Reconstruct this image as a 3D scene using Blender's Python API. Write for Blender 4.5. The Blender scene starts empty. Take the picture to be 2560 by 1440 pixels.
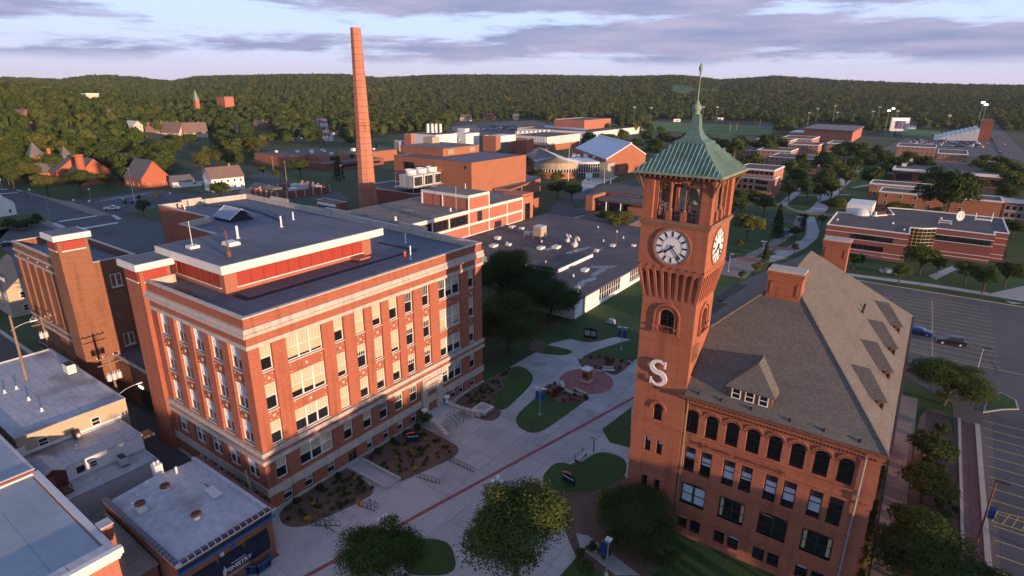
import bpy, bmesh, math, random
import numpy as np
from mathutils import Vector, Matrix, noise
random.seed(11); rng = np.random.default_rng(5)
SC = bpy.context.scene
COL = SC.collection
# ------------------------------------------------------------ camera, light, sky, exposure
# world axes follow the street grid: x to the lower right, y to the upper right, metres, camera 46 m up
FPX, PITCH, ROLL, YAW, CAMH = 1456.74, .3284, .0066, .6177, 46.0
cp, sp, cy, sy = math.cos(PITCH), math.sin(PITCH), math.cos(YAW), math.sin(YAW)
def _rot(v): return Vector((v[0]*cy - v[1]*sy, v[0]*sy + v[1]*cy, v[2]))
_r, _u = Vector((1, 0, 0)), Vector((0, sp, cp))
CR = _rot(_r*math.cos(ROLL) + _u*math.sin(ROLL)); CU = _rot(-_r*math.sin(ROLL) + _u*math.cos(ROLL)); CF = _rot((0, cp, -sp))
CC = Vector((0, 0, CAMH))
cam_d = bpy.data.cameras.new('camera'); cam = bpy.data.objects.new('camera', cam_d); COL.objects.link(cam)
cam_d.sensor_width = 36; cam_d.lens = 36*FPX/2560; cam_d.clip_start = .5; cam_d.clip_end = 40000
cam.matrix_world = Matrix(((CR.x, CU.x, -CF.x, CC.x), (CR.y, CU.y, -CF.y, CC.y), (CR.z, CU.z, -CF.z, CC.z), (0, 0, 0, 1)))
SC.camera = cam
def ray(px, py): return CF + CR*((px-1280)/FPX) - CU*((py-720)/FPX)
def G(px, py, z=0.0):                      # the place on level z seen at a point of the photograph (2560 x 1440)
    d = ray(px, py); t = (z-CAMH)/d.z
    return CC + d*t
def GD(px, dist):                          # compass bearing of a photo column at a ground distance
    d = ray(px, 300); k = dist/math.hypot(d.x, d.y); return Vector((d.x*k, d.y*k, 0))
SUN_EL = math.radians(5.2); SUN_D = Vector((1, -.21, math.tan(SUN_EL)*1.014)).normalized()
SUN_ROT = math.atan2(SUN_D.x, SUN_D.y)
CLOUD = (9.2, .4, 2.3)
world = bpy.data.worlds.new('World'); SC.world = world; world.use_nodes = True
nt = world.node_tree; N = nt.nodes; L = nt.links; N.clear()
def nd(t, **k):
    n = N.new(t)
    for a, v in k.items(): setattr(n, a, v)
    return n
def inp(n, **k):
    for a, v in k.items(): n.inputs[a.replace('_', ' ')].default_value = v
    return n
out = nd('ShaderNodeOutputWorld'); bg = nd('ShaderNodeBackground'); bg.inputs['Strength'].default_value = .13
sky = nd('ShaderNodeTexSky', sky_type='NISHITA', sun_disc=False); sky.sun_elevation = SUN_EL; sky.sun_rotation = SUN_ROT
sky.altitude = 300; sky.air_density = 1.0; sky.dust_density = .6; sky.ozone_density = 2.2
tc = nd('ShaderNodeTexCoord'); sep = nd('ShaderNodeSeparateXYZ'); L.new(tc.outputs['Generated'], sep.inputs[0])
def mrange(src, a, b, c, d, smooth=False):
    n = nd('ShaderNodeMapRange'); L.new(src, n.inputs['Value'])
    if smooth: n.interpolation_type = 'SMOOTHSTEP'
    for k, v in zip(('From Min', 'From Max', 'To Min', 'To Max'), (a, b, c, d)): n.inputs[k].default_value = v
    return n.outputs['Result']
def mul(a, b):
    n = nd('ShaderNodeMath', operation='MULTIPLY')
    for i, v in enumerate((a, b)):
        if isinstance(v, (int, float)): n.inputs[i].default_value = v
        else: L.new(v, n.inputs[i])
    return n.outputs[0]
def mixc(f, a, b):
    n = nd('ShaderNodeMix', data_type='RGBA')
    for k, v in (('Factor', f), ('A', a), ('B', b)):
        if isinstance(v, tuple): n.inputs[k].default_value = (*v, 1)
        else: L.new(v, n.inputs[k])
    return n.outputs['Result']
def cloudnoise(scale, detail, sx, sz, loc, rough=.55):
    m = nd('ShaderNodeMapping'); L.new(tc.outputs['Generated'], m.inputs['Vector']); m.inputs['Scale'].default_value = (sx, sx, sz); m.inputs['Location'].default_value = loc
    n = inp(nd('ShaderNodeTexNoise'), Scale=scale, Detail=detail, Roughness=rough); L.new(m.outputs[0], n.inputs['Vector']); return n.outputs['Fac']
Z_ = sep.outputs['Z']
base = mixc(mrange(Z_, .05, .8, .93, .3, True), sky.outputs[0], mixc(mrange(Z_, .16, .6, 0, 1, True), mixc(mrange(Z_, .0, .1, 0, 1, True), (3.85, 3.55, 4.65), (3.75, 4.55, 6.4)), (2.4, 3.9, 7.4)))
cl = cloudnoise(1.0, 10, 2.0, 15, CLOUD, .62)
cf = mul(mrange(cl, .445, .53, 0, 1, True), mrange(Z_, .028, .05, 0, 1, True)); cf = mul(cf, mrange(Z_, .15, .5, .93, .4))
body = mixc(mrange(cloudnoise(2.6, 7, 2.3, 20, (4.2, 1, 2)), .36, .68, 0, 1), (1.5, 1.75, 2.9), (2.7, 2.5, 3.5))
mx = mixc(cf, base, body)
L.new(mx, bg.inputs['Color']); L.new(bg.outputs[0], out.inputs['Surface'])
sun_d = bpy.data.lights.new('sun', 'SUN'); sun_d.energy = 4.9; sun_d.angle = math.radians(.5); sun_d.color = (1, .66, .43)
sun = bpy.data.objects.new('sun', sun_d); COL.objects.link(sun)
sun.rotation_euler = SUN_D.to_track_quat('Z', 'Y').to_euler(); sun.location = (60, -10, 90)
SC.view_settings.view_transform = 'Standard'; SC.view_settings.look = 'None'; SC.view_settings.exposure = .55; SC.view_settings.gamma = 1
SC.view_settings.use_curve_mapping = False
SC.cycles.max_bounces = 5; SC.cycles.diffuse_bounces = 3; SC.cycles.glossy_bounces = 2; SC.cycles.transparent_max_bounces = 4
SC.cycles.transmission_bounces = 2; SC.cycles.volume_bounces = 0

# ------------------------------------------------------------ helpers
def tag(o, label=None, cat=None, group=None, kind=None):
    if label: o['label'] = label
    if cat: o['category'] = cat
    if group: o['group'] = group
    if kind: o['kind'] = kind
    return o
WM = {}
def root(name, label, cat, loc, group=None, rz=0):
    o = bpy.data.objects.new(name, None); COL.objects.link(o); o.location = loc; o.rotation_euler = (0, 0, rz); o.empty_display_size = .5
    WM[o] = Matrix.Translation(Vector(loc)) @ Matrix.Rotation(rz, 4, 'Z')
    return tag(o, label, cat, group)
def link(name, me, parent=None, M=None):       # placed relative to its parent
    o = bpy.data.objects.new(name, me); COL.objects.link(o); M = Matrix() if M is None else M
    o.matrix_basis = M; o.parent = parent; WM[o] = (WM[parent] if parent is not None else Matrix()) @ M
    return o
def worldlink(name, me, parent, M=None):       # placed in the world, under a parent
    o = bpy.data.objects.new(name, me); COL.objects.link(o); M = Matrix() if M is None else M
    o.matrix_basis = M; o.parent = parent; o.matrix_parent_inverse = WM[parent].inverted(); WM[o] = M
    return o
class MB:
    def __init__(s): s.v = []; s.f = []; s.m = []
    def face(s, pts, mi=0):
        pts = list(pts)
        k = len(s.v); s.v += [tuple(p) for p in pts]; s.f.append(tuple(range(k, k+len(pts)))); s.m.append(mi); return s
    def box(s, x0, y0, z0, x1, y1, z1, mi=0):
        k = len(s.v)
        s.v += [(x0, y0, z0), (x1, y0, z0), (x1, y1, z0), (x0, y1, z0), (x0, y0, z1), (x1, y0, z1), (x1, y1, z1), (x0, y1, z1)]
        for q in ((0, 3, 2, 1), (4, 5, 6, 7), (0, 1, 5, 4), (1, 2, 6, 5), (2, 3, 7, 6), (3, 0, 4, 7)): s.f.append(tuple(k+i for i in q)); s.m.append(mi)
        return s
    def prism(s, poly, z0, z1, mi=0, top=True, bottom=False, side=True):
        n = len(poly); k = len(s.v)
        a = sum(poly[i][0]*poly[(i+1) % n][1]-poly[(i+1) % n][0]*poly[i][1] for i in range(n))
        if a < 0: poly = list(reversed(poly))
        s.v += [(p[0], p[1], z0) for p in poly] + [(p[0], p[1], z1) for p in poly]
        if side:
            for i in range(n):
                j = (i+1) % n; s.f.append((k+i, k+j, k+n+j, k+n+i)); s.m.append(mi)
        if top: s.f.append(tuple(range(k+n, k+2*n))); s.m.append(mi)
        if bottom: s.f.append(tuple(reversed(range(k, k+n)))); s.m.append(mi)
        return s
    def ext(s, poly, d, mi=0):            # planar 3D polygon extruded by vector d
        d = Vector(d); n = len(poly); A = [Vector(p) for p in poly]; B = [p+d for p in A]
        s.face(A, mi); s.face(reversed(B), mi)
        for i in range(n):
            j = (i+1) % n; s.face((A[j], A[i], B[i], B[j]), mi)
        return s
    def tube(s, p, q, r, r2=None, n=6, mi=0, cap=True):
        p, q = Vector(p), Vector(q); r2 = r if r2 is None else r2
        d = (q-p).normalized(); a = d.orthogonal().normalized(); b = d.cross(a); k = len(s.v)
        for c, rr in ((p, r), (q, r2)):
            for i in range(n):
                t = 2*math.pi*i/n; s.v.append(tuple(c+a*(math.cos(t)*rr)+b*(math.sin(t)*rr)))
        for i in range(n):
            j = (i+1) % n; s.f.append((k+i, k+j, k+n+j, k+n+i)); s.m.append(mi)
        if cap: s.f.append(tuple(range(k+n, k+2*n))); s.m.append(mi); s.f.append(tuple(reversed(range(k, k+n)))); s.m.append(mi)
        return s
    def lathe(s, c, prof, n=16, mi=0):
        k = len(s.v); c = Vector(c)
        for r, z in prof:
            for i in range(n):
                t = 2*math.pi*i/n; s.v.append((c.x+r*math.cos(t), c.y+r*math.sin(t), c.z+z))
        for a in range(len(prof)-1):
            for i in range(n):
                j = (i+1) % n; s.f.append((k+a*n+i, k+a*n+j, k+(a+1)*n+j, k+(a+1)*n+i)); s.m.append(mi)
        s.f.append(tuple(k+(len(prof)-1)*n+i for i in range(n))); s.m.append(mi)
        s.f.append(tuple(k+i for i in reversed(range(n)))); s.m.append(mi)
        return s
    def mesh(s, name, mats, smooth=False):
        me = bpy.data.meshes.new(name); me.from_pydata(s.v, [], s.f)
        for m in (mats if isinstance(mats, (list, tuple)) else [mats]): me.materials.append(m)
        me.polygons.foreach_set('material_index', s.m)
        if smooth: me.polygons.foreach_set('use_smooth', [True]*len(s.f))
        me.update(); return me
    def build(s, name, mats, parent=None, smooth=False):
        me = s.mesh(name, mats, smooth)
        return worldlink(name, me, parent) if parent is not None else link(name, me)
    def local(s, name, mats, parent, smooth=False): return link(name, s.mesh(name, mats, smooth), parent)
def thing(mb, name, mats, label, cat, group=None, kind=None, smooth=False):
    return tag(mb.build(name, mats, None, smooth), label, cat, group, kind)

# ------------------------------------------------------------ materials
MATS = {}
def mat(name, col, rough=.85, var=.18, scale=.6, fine=6.0, fvar=.12, bump=0.0, spec=.3, metal=0.0, objvar=0.0, stain=None, stretch=(1, 1, 1), streak=0.0):
    if name in MATS: return MATS[name]
    m = bpy.data.materials.new(name); m.use_nodes = True; t = m.node_tree; t.nodes.clear(); ns, ls = t.nodes, t.links
    o = ns.new('ShaderNodeOutputMaterial'); b = ns.new('ShaderNodeBsdfPrincipled'); ls.new(b.outputs[0], o.inputs[0])
    b.inputs['Roughness'].default_value = rough; b.inputs['Metallic'].default_value = metal; b.inputs['Specular IOR Level'].default_value = spec
    g = ns.new('ShaderNodeNewGeometry'); mpn = ns.new('ShaderNodeMapping'); ls.new(g.outputs['Position'], mpn.inputs[0]); mpn.inputs['Scale'].default_value = stretch
    def noi(sc, det): 
        n = ns.new('ShaderNodeTexNoise'); n.inputs['Scale'].default_value = sc; n.inputs['Detail'].default_value = det; ls.new(mpn.outputs[0], n.inputs['Vector']); return n
    def mth(op, a, bb):
        n = ns.new('ShaderNodeMath'); n.operation = op
        for i, v in enumerate((a, bb)):
            if isinstance(v, (int, float)): n.inputs[i].default_value = v
            else: ls.new(v, n.inputs[i])
        return n.outputs[0]
    a = noi(scale, 4); c = noi(fine, 3)
    v = mth('ADD', mth('MULTIPLY', mth('SUBTRACT', a.outputs['Fac'], .5), var*4), mth('MULTIPLY', mth('SUBTRACT', c.outputs['Fac'], .5), fvar*4))
    if streak:
        m3 = ns.new('ShaderNodeMapping'); ls.new(g.outputs['Position'], m3.inputs[0]); m3.inputs['Scale'].default_value = (1, 1, .07)
        n3 = ns.new('ShaderNodeTexNoise'); n3.inputs['Scale'].default_value = 1.3; n3.inputs['Detail'].default_value = 6; n3.inputs['Roughness'].default_value = .65; ls.new(m3.outputs[0], n3.inputs['Vector'])
        v = mth('SUBTRACT', v, mth('MULTIPLY', mth('MAXIMUM', mth('SUBTRACT', n3.outputs['Fac'], .5), 0), streak*5))
    if objvar:
        oi = ns.new('ShaderNodeObjectInfo'); v = mth('ADD', v, mth('MULTIPLY', mth('SUBTRACT', oi.outputs['Random'], .5), objvar*2))
    v = mth('MAXIMUM', mth('ADD', v, 1.0), .25)
    mul = ns.new('ShaderNodeVectorMath'); mul.operation = 'SCALE'; mul.inputs[0].default_value = col[:3]; ls.new(v, mul.inputs['Scale'])
    src = mul.outputs[0]
    if stain:
        sn = noi(stain[1], 6); rp = ns.new('ShaderNodeValToRGB'); ls.new(sn.outputs['Fac'], rp.inputs[0]); rp.color_ramp.elements[0].position = stain[2]; rp.color_ramp.elements[1].position = stain[3]
        mxn = ns.new('ShaderNodeMix'); mxn.data_type = 'RGBA'; ls.new(rp.outputs[0], mxn.inputs['Factor']); ls.new(src, mxn.inputs['A']); mxn.inputs['B'].default_value = (*stain[0], 1); src = mxn.outputs['Result']
    ls.new(src, b.inputs['Base Color'])
    if bump:
        bp = ns.new('ShaderNodeBump'); bp.inputs['Strength'].default_value = bump; bp.inputs['Distance'].default_value = .05; ls.new(c.outputs['Fac'], bp.inputs['Height']); ls.new(bp.outputs[0], b.inputs['Normal'])
    MATS[name] = m; return m
def flat(name, col, rough=.6, **k): return mat(name, col, rough, var=.05, fvar=.03, **k)
def emis(name, col, s):
    m = bpy.data.materials.new(name); m.use_nodes = True; b = m.node_tree.nodes['Principled BSDF']; b.inputs['Base Color'].default_value = (*col, 1)
    b.inputs['Emission Color'].default_value = (*col, 1); b.inputs['Emission Strength'].default_value = s; return m
BR = (1, 1, 7)     # stretch giving faint horizontal courses
M_brickA = mat('brick_red', (.35, .115, .066), .9, .1, .5, 4.5, .2, .35, stretch=BR, streak=.3)
M_brickT = mat('brick_tower', (.34, .118, .066), .9, .12, .35, 4.5, .22, .4, stretch=BR, streak=.35)
M_brickP = mat('brick_pink', (.42, .155, .1), .9, .08, .4, 4, .1, stretch=BR, streak=.25)
M_brickO = mat('brick_orange', (.34, .135, .075), .9, .1, .3, 3, .14, stretch=BR, streak=.12)
M_brickD = mat('brick_dark', (.2, .065, .045), .9, .12, .5, 5, .1, .2, stretch=BR)
M_brickB = mat('brick_brown', (.25, .11, .06), .9, .12, .5, 4, .2, .2, stretch=BR, streak=.35)
M_brickM = mat('brick_maroon', (.23, .08, .06), .9, .1, .3, 4, .08, stretch=BR)
M_louvre = mat('red_louvre_paint', (.34, .05, .033), .6, .06, 1, 3, .04)
M_stone = mat('cream_stone', (.5, .43, .36), .85, .1, .7, 4, .12, .1, streak=.3, stain=((.3, .25, .2), .5, .62, .85))
M_trim = mat('white_trim', (.72, .68, .62), .6, .05, .8, 4, .04)
M_white = mat('white_paint', (.74, .72, .69), .6, .06, .5, 3, .05, streak=.12)
M_membrane = mat('roof_membrane', (.12, .12, .15), .75, .2, .12, 1.2, .1, .1, stain=((.15, .12, .115), .08, .5, .7))
M_membrane2 = mat('roof_membrane_blue', (.11, .118, .15), .7, .14, .12, 1.0, .06, .05)
M_tar = mat('tar_roof', (.1, .08, .078), .85, .25, .15, 1.5, .15, .1, stain=((.12, .09, .075), .22, .5, .68))
M_gravel = mat('gravel_roof', (.2, .165, .14), .95, .22, .25, 3, .2, .3, stain=((.09, .08, .08), .16, .56, .72))
M_whiteroof = mat('grey_white_roof', (.42, .42, .44), .8, .16, .2, 1.6, .14, .1, stain=((.2, .17, .16), .16, .54, .72))
M_blueroof = mat('pale_membrane', (.3, .34, .38), .7, .12, .15, 1.0, .08, .05, stain=((.16, .17, .19), .16, .58, .8))
M_shingle = mat('shingle_roof', (.135, .12, .102), .95, .12, .25, 3.2, .34, .4, stretch=(1, 1, 5), stain=((.09, .085, .075), .12, .58, .8))
M_shingleG = mat('grey_shingle', (.13, .12, .115), .95, .12, .4, 6, .2, .2)
M_copper = mat('copper_patina', (.12, .2, .165), .6, .22, .5, 3, .16, .1, metal=.1, objvar=.1, stain=((.1, .13, .1), .9, .55, .75))
M_copperd = mat('copper_trim', (.2, .26, .18), .6, .25, .8, 5, .2)
M_wood = mat('brown_timber', (.2, .1, .05), .8, .2, 1, 8, .15)
M_pole = mat('pole_wood', (.23, .165, .11), .9, .2, 1, 8, .2, stretch=(1, 1, .2))
M_dark = flat('dark_metal', (.03, .03, .033), .5)
M_grey = flat('grey_metal', (.32, .32, .33), .45, metal=.3)
M_lgrey = flat('light_metal', (.55, .55, .54), .5)
M_glass = mat('window_glass', (.012, .014, .017), .06, .2, .4, 1, .1, spec=.8)
M_blind = mat('cream_blind', (.47, .39, .25), .8, .06, .8, 5, .03)
M_blindg = mat('pale_blind', (.5, .55, .62), .8, .06, .8, 5, .03)
M_interior = mat('interior', (.06, .05, .04), .9, .3, .8, 2, .3)
M_asphalt = mat('asphalt', (.078, .078, .088), .9, .2, .06, 2.2, .12, .15, stain=((.035, .035, .04), .1, .6, .72))
M_asphalt_old = mat('old_asphalt', (.115, .1, .092), .92, .16, .06, 2.5, .12, .15, stain=((.07, .064, .062), .07, .55, .75))
M_conc = mat('concrete', (.35, .34, .335), .9, .1, .2, 2.4, .08, .1, objvar=.09, stain=((.22, .2, .19), .25, .58, .8))
M_concw = mat('pale_concrete', (.42, .41, .4), .9, .1, .3, 2.4, .08, .1, objvar=.06)
M_walk = mat('brown_walk', (.22, .18, .15), .9, .12, .2, 3, .1, .1)
M_joint = flat('joint', (.12, .11, .105), .95)
M_pavered = mat('red_paver', (.3, .115, .11), .9, .15, .5, 5, .18, .1, objvar=.07)
M_redline = mat('red_brick_band', (.26, .075, .075), .9, .15, .8, 6, .15)
M_grass = mat('lawn', (.036, .072, .018), .95, .25, .1, 3, .25, .3, stain=((.07, .075, .025), .09, .56, .75))
M_ground = mat('town_ground', (.05, .065, .024), .95, .3, .03, .7, .2, stain=((.11, .095, .07), .025, .58, .72))
M_mulch = mat('mulch', (.12, .075, .055), .95, .25, .5, 6, .3, .4)
M_yellow = flat('yellow_line', (.55, .4, .08), .8)
M_whiteline = flat('white_line', (.6, .6, .58), .8)
M_kerb = mat('kerb', (.36, .33, .28), .9, .12, .4, 3, .1)
M_blue = flat('blue_banner', (.012, .05, .2), .6)
M_navy = flat('navy_sign', (.012, .017, .042), .5)
M_bluepaint = flat('bright_blue_paint', (.02, .1, .3), .5)
M_metalroof = mat('white_metal_roof', (.5, .54, .6), .45, .07, .2, 3, .05, metal=.1, spec=.4)
M_tan = mat('tan_panel', (.4, .33, .24), .7, .08, .4, 3, .05)
M_puddle = mat('roof_water', (.012, .016, .022), .06, .1, .4, 2, .05, spec=1.0)
M_rust = mat('rusty_iron', (.16, .07, .04), .7, .3, 3, 10, .2)
M_orange = flat('orange_cone', (.75, .12, .03), .6)
M_tile = mat('glazed_tile', (.045, .03, .045), .25, .2, 1, 6, .1, spec=.7, objvar=.15)
M_maroonpaint = flat('maroon_paint', (.14, .035, .035), .7)
M_turf = mat('sports_turf', (.075, .165, .04), .95, .15, .05, 1, .1)
M_track = mat('running_track', (.2, .09, .07), .9, .1, .1, 1, .08)
def leafmat(name, c1, c2, tr=.25):
    m = bpy.data.materials.new(name); m.use_nodes = True; t = m.node_tree; t.nodes.clear(); ns, ls = t.nodes, t.links
    o = ns.new('ShaderNodeOutputMaterial'); d = ns.new('ShaderNodeBsdfDiffuse'); tl = ns.new('ShaderNodeBsdfTranslucent'); mxs = ns.new('ShaderNodeMixShader')
    g = ns.new('ShaderNodeNewGeometry'); oi = ns.new('ShaderNodeObjectInfo')
    n = ns.new('ShaderNodeTexNoise'); n.inputs['Scale'].default_value = .45; n.inputs['Detail'].default_value = 3; ls.new(g.outputs['Position'], n.inputs['Vector'])
    ad = ns.new('ShaderNodeMath'); ad.operation = 'MULTIPLY_ADD'; ls.new(oi.outputs['Random'], ad.inputs[0]); ad.inputs[1].default_value = .75; 
    a2 = ns.new('ShaderNodeMath'); a2.operation = 'MULTIPLY_ADD'; ls.new(n.outputs['Fac'], a2.inputs[0]); a2.inputs[1].default_value = .9; a2.inputs[2].default_value = -.35
    ls.new(a2.outputs[0], ad.inputs[2])
    a3 = ns.new('ShaderNodeMath'); a3.operation = 'MULTIPLY_ADD'; ls.new(g.outputs['Random Per Island'], a3.inputs[0]); a3.inputs[1].default_value = .35; ls.new(ad.outputs[0], a3.inputs[2]); a3.use_clamp = True
    mc = ns.new('ShaderNodeMix'); mc.data_type = 'RGBA'; ls.new(a3.outputs[0], mc.inputs['Factor']); mc.inputs['A'].default_value = (*c1, 1); mc.inputs['B'].default_value = (*c2, 1)
    ls.new(mc.outputs['Result'], d.inputs['Color']); ls.new(mc.outputs['Result'], tl.inputs['Color']); mxs.inputs[0].default_value = tr
    ls.new(d.outputs[0], mxs.inputs[1]); ls.new(tl.outputs[0], mxs.inputs[2]); ls.new(mxs.outputs[0], o.inputs[0]); return m
M_leaf = leafmat('leaf_green', (.042, .07, .018), (.098, .122, .034))
M_leafd = leafmat('leaf_dark', (.032, .056, .019), (.068, .095, .03))
M_leafy = leafmat('leaf_yellow', (.068, .088, .022), (.14, .14, .038))
M_conif = leafmat('needle_green', (.02, .036, .015), (.045, .06, .024), .1)
M_flowr = leafmat('red_flowers', (.1, .02, .02), (.2, .05, .03))
M_flowy = leafmat('yellow_flowers', (.3, .2, .02), (.5, .34, .03))
M_bark = mat('bark', (.08, .06, .045), .95, .2, 2, 8, .2)
# ------------------------------------------------------------ walls, windows, plain buildings
Z3 = Vector((0, 0, 1))
def wall(mb, O, u, n, U0, U1, Z0, Z1, ops=(), depth=.2, mi=0, mr=None):
    """wall plane through O, horizontal direction u, outward n; ops = (u0, u1, z0, z1[, 'arch']) are real openings with reveals"""
    O, u, n = Vector(O), Vector(u), Vector(n); mr = mi if mr is None else mr
    P = lambda a, z, d=0: O + u*a + Z3*z - n*d
    us = sorted({U0, U1, *[o[0] for o in ops], *[o[1] for o in ops]}); zs = sorted({Z0, Z1, *[o[2] for o in ops], *[o[3] for o in ops]})
    us = [a for a in us if U0 <= a <= U1]; zs = [a for a in zs if Z0 <= a <= Z1]
    for i in range(len(us)-1):
        j = 0
        while j < len(zs)-1:
            def hit(j): 
                a, z = (us[i]+us[i+1])/2, (zs[j]+zs[j+1])/2
                return any(o[0] < a < o[1] and o[2] < z < o[3] for o in ops)
            if hit(j): j += 1; continue
            k = j
            while k+1 < len(zs)-1 and not hit(k+1): k += 1
            mb.face((P(us[i], zs[j]), P(us[i+1], zs[j]), P(us[i+1], zs[k+1]), P(us[i], zs[k+1])), mi); j = k+1
    for o in ops:
        a, b, z0, z1 = o[:4]
        if len(o) > 4:
            r = (b-a)/2; c = (a+b)/2; zs_ = z1-r; m = 8; arc = [(c-r*math.cos(math.pi*i/(2*m)), zs_+r*math.sin(math.pi*i/(2*m))) for i in range(2*m+1)]
            mb.face([P(a, z1)]+[P(*q) for q in reversed(arc[:m+1])][:0]+[P(*q) for q in arc[:m+1]], mi)
            mb.face([P(b, z1)]+[P(*q) for q in arc[m:]], mi)
            for i in range(2*m): mb.face((P(*arc[i]), P(*arc[i+1]), P(*arc[i+1], depth), P(*arc[i], depth)), mr)
            top = zs_
        else:
            top = z1; mb.face((P(a, z1), P(b, z1), P(b, z1, depth), P(a, z1, depth)), mr)
        mb.face((P(a, z0), P(a, top), P(a, top, depth), P(a, z0, depth)), mr); mb.face((P(b, top), P(b, z0), P(b, z0, depth), P(b, top, depth)), mr)
        mb.face((P(b, z0), P(a, z0), P(a, z0, depth), P(b, z0, depth)), mr)
    return mb
def facing(O, u): return Matrix.Translation(Vector(O)) @ Matrix.Rotation(math.atan2(u[1], u[0]), 4, 'Z')
_cache = {}
def cached(key, fn):
    if key not in _cache: _cache[key] = fn()
    return _cache[key]
def window_mesh(w, h, lights, mun, fm, t=.09, arch=False):
    m = MB(); y0, y1 = -.03, .06
    m.box(-w/2, y0, 0, -w/2+t, y1, h); m.box(w/2-t, y0, 0, w/2, y1, h); m.box(-w/2+t, y0, 0, w/2-t, y1, t); 
    if not arch: m.box(-w/2+t, y0, h-t, w/2-t, y1, h)
    else: m.box(-w/2+t, y0, h-w/2-.05, w/2-t, y1, h-w/2+.05)
    lw = (w-2*t)/lights; up = h*.5
    for i in range(lights):
        a = -w/2+t+i*lw; b = a+lw
        if i: m.box(a-t*.9, y0-.01, t, a+t*.9, y1, h-t)
        m.box(a+.01, y0+.01, up-.04, b-.01, y1, up+.04)
        for k in range(1, mun+1):
            x = a+lw*k/(mun+1); m.box(x-.022, y0+.02, up+.04, x+.022, y1-.02, (h-t) if not arch else h-.3)
    return m.mesh('window', fm)
def pane_mesh(w, h, arch=False):
    m = MB()
    if arch:
        r = w/2; n = 10; m.face([(-r, .07, 0), (r, .07, 0)]+[(r*math.cos(math.pi*i/n), .07, h-r+r*math.sin(math.pi*i/n)) for i in range(n+1)])
    else: m.face([(-w/2, .07, 0), (w/2, .07, 0), (w/2, .07, h), (-w/2, .07, h)])
    return m.mesh('pane', M_glass)
def blind_mesh(w, h, lights, fr, bm, t=.09):
    m = MB(); lw = (w-2*t)/lights
    for i in range(lights):
        f = fr[i % len(fr)]
        if f > .02: m.face([(-w/2+t+i*lw, .055, h-h*f), (-w/2+t+(i+1)*lw, .055, h-h*f), (-w/2+t+(i+1)*lw, .055, h-.02), (-w/2+t+i*lw, .055, h-.02)])
    return m.mesh('blind', bm)
def sill_mesh(w, sm, hh=.16): return MB().box(-w/2-.1, -.28, -hh, w/2+.1, .04, 0).mesh('sill', sm)
def window(par, O, u, w, h, lights=1, mun=3, fm=None, fr=None, bm=None, sill=None, arch=False, name='window', t=.09):
    """O: bottom centre of the window in the world, on the glass line; u: horizontal direction"""
    fm = fm or M_white; w = round(w, 2); h = round(h, 2)
    o = worldlink(name, cached(('w', w, h, lights, mun, fm.name, arch, t), lambda: window_mesh(w, h, lights, mun, fm, t, arch)), par, facing(O, u))
    link('pane', cached(('p', w, h, arch), lambda: pane_mesh(w, h, arch)), o)
    if fr:
        fr = tuple(round(f, 2) for f in fr); bm = bm or M_blind
        if max(fr) > .02: link('blind', cached(('b', w, h, lights, fr, bm.name), lambda: blind_mesh(w, h, lights, fr, bm)), o)
    if sill: link('sill', cached(('s', w, sill.name), lambda: sill_mesh(w, sill)), o)
    return o
def simple_window(par, O, u, w, h, fm, lights=1, rows=1, pm=None, name='window', solo=False):
    """window of a distant building: surround and bars standing a little proud, pane behind them"""
    w, h = round(w, 2), round(h, 2); pm = pm or M_glass
    def mk():
        m = MB(); t = .09; y0 = -.06
        m.box(-w/2, y0, 0, -w/2+t, .02, h); m.box(w/2-t, y0, 0, w/2, .02, h); m.box(-w/2+t, y0, 0, w/2-t, .02, t); m.box(-w/2+t, y0, h-t, w/2-t, .02, h)
        for i in range(1, lights): m.box(-w/2+w*i/lights-.05, y0, t, -w/2+w*i/lights+.05, .02, h-t)
        for j in range(1, rows): m.box(-w/2+t, y0+.01, h*j/rows-.04, w/2-t, .02, h*j/rows+.04)
        if solo: m.face([(-w/2+.04, -.02, .04), (w/2-.04, -.02, .04), (w/2-.04, -.02, h-.04), (-w/2+.04, -.02, h-.04)], 1)
        return m.mesh('window', [fm, pm])
    o = worldlink(name, cached(('sw', w, h, fm.name, lights, rows, solo), mk), par, facing(O, u))
    if not solo: link('pane', cached(('sp', w, h, pm.name), lambda: MB().face([(-w/2+.04, -.02, .04), (w/2-.04, -.02, .04), (w/2-.04, -.02, h-.04), (-w/2+.04, -.02, h-.04)]).mesh('pane', pm)), o)
    return o
def poly_building(name, label, poly, z1, wm, rm, cm=None, par=.5, z0=-.3, cat='building', ct=.35, group=None, roofless=False):
    n = len(poly); a = sum(poly[i][0]*poly[(i+1) % n][1]-poly[(i+1) % n][0]*poly[i][1] for i in range(n))
    if a < 0: poly = list(reversed(poly))
    cx = sum(p[0] for p in poly)/n; cyy = sum(p[1] for p in poly)/n
    r = root(name, label, cat, (cx, cyy, 0), group)
    MB().prism(poly, z0, z1, top=False).build('wall', wm, r)
    inn = inset(poly, ct)
    if not roofless: MB().prism(inn, z1-par-.15, z1-par, mi=0).build('roof', rm, r)
    m = MB(); outp = inset(poly, -.06)
    for i in range(n):
        j = (i+1) % n
        A, B, Cc, D = outp[i], outp[j], inn[j], inn[i]
        m.face(((*A, z1), (*B, z1), (*B, z1+.1), (*A, z1+.1))); m.face(((*A, z1+.1), (*B, z1+.1), (*Cc, z1+.1), (*D, z1+.1))); m.face(((*Cc, z1-par), (*D, z1-par), (*D, z1+.1), (*Cc, z1+.1)))
        m.face(((*B, z1), (*A, z1), (*poly[i], z1), (*poly[j], z1)))
    m.build('coping', cm or M_stone, r)
    return r
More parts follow.
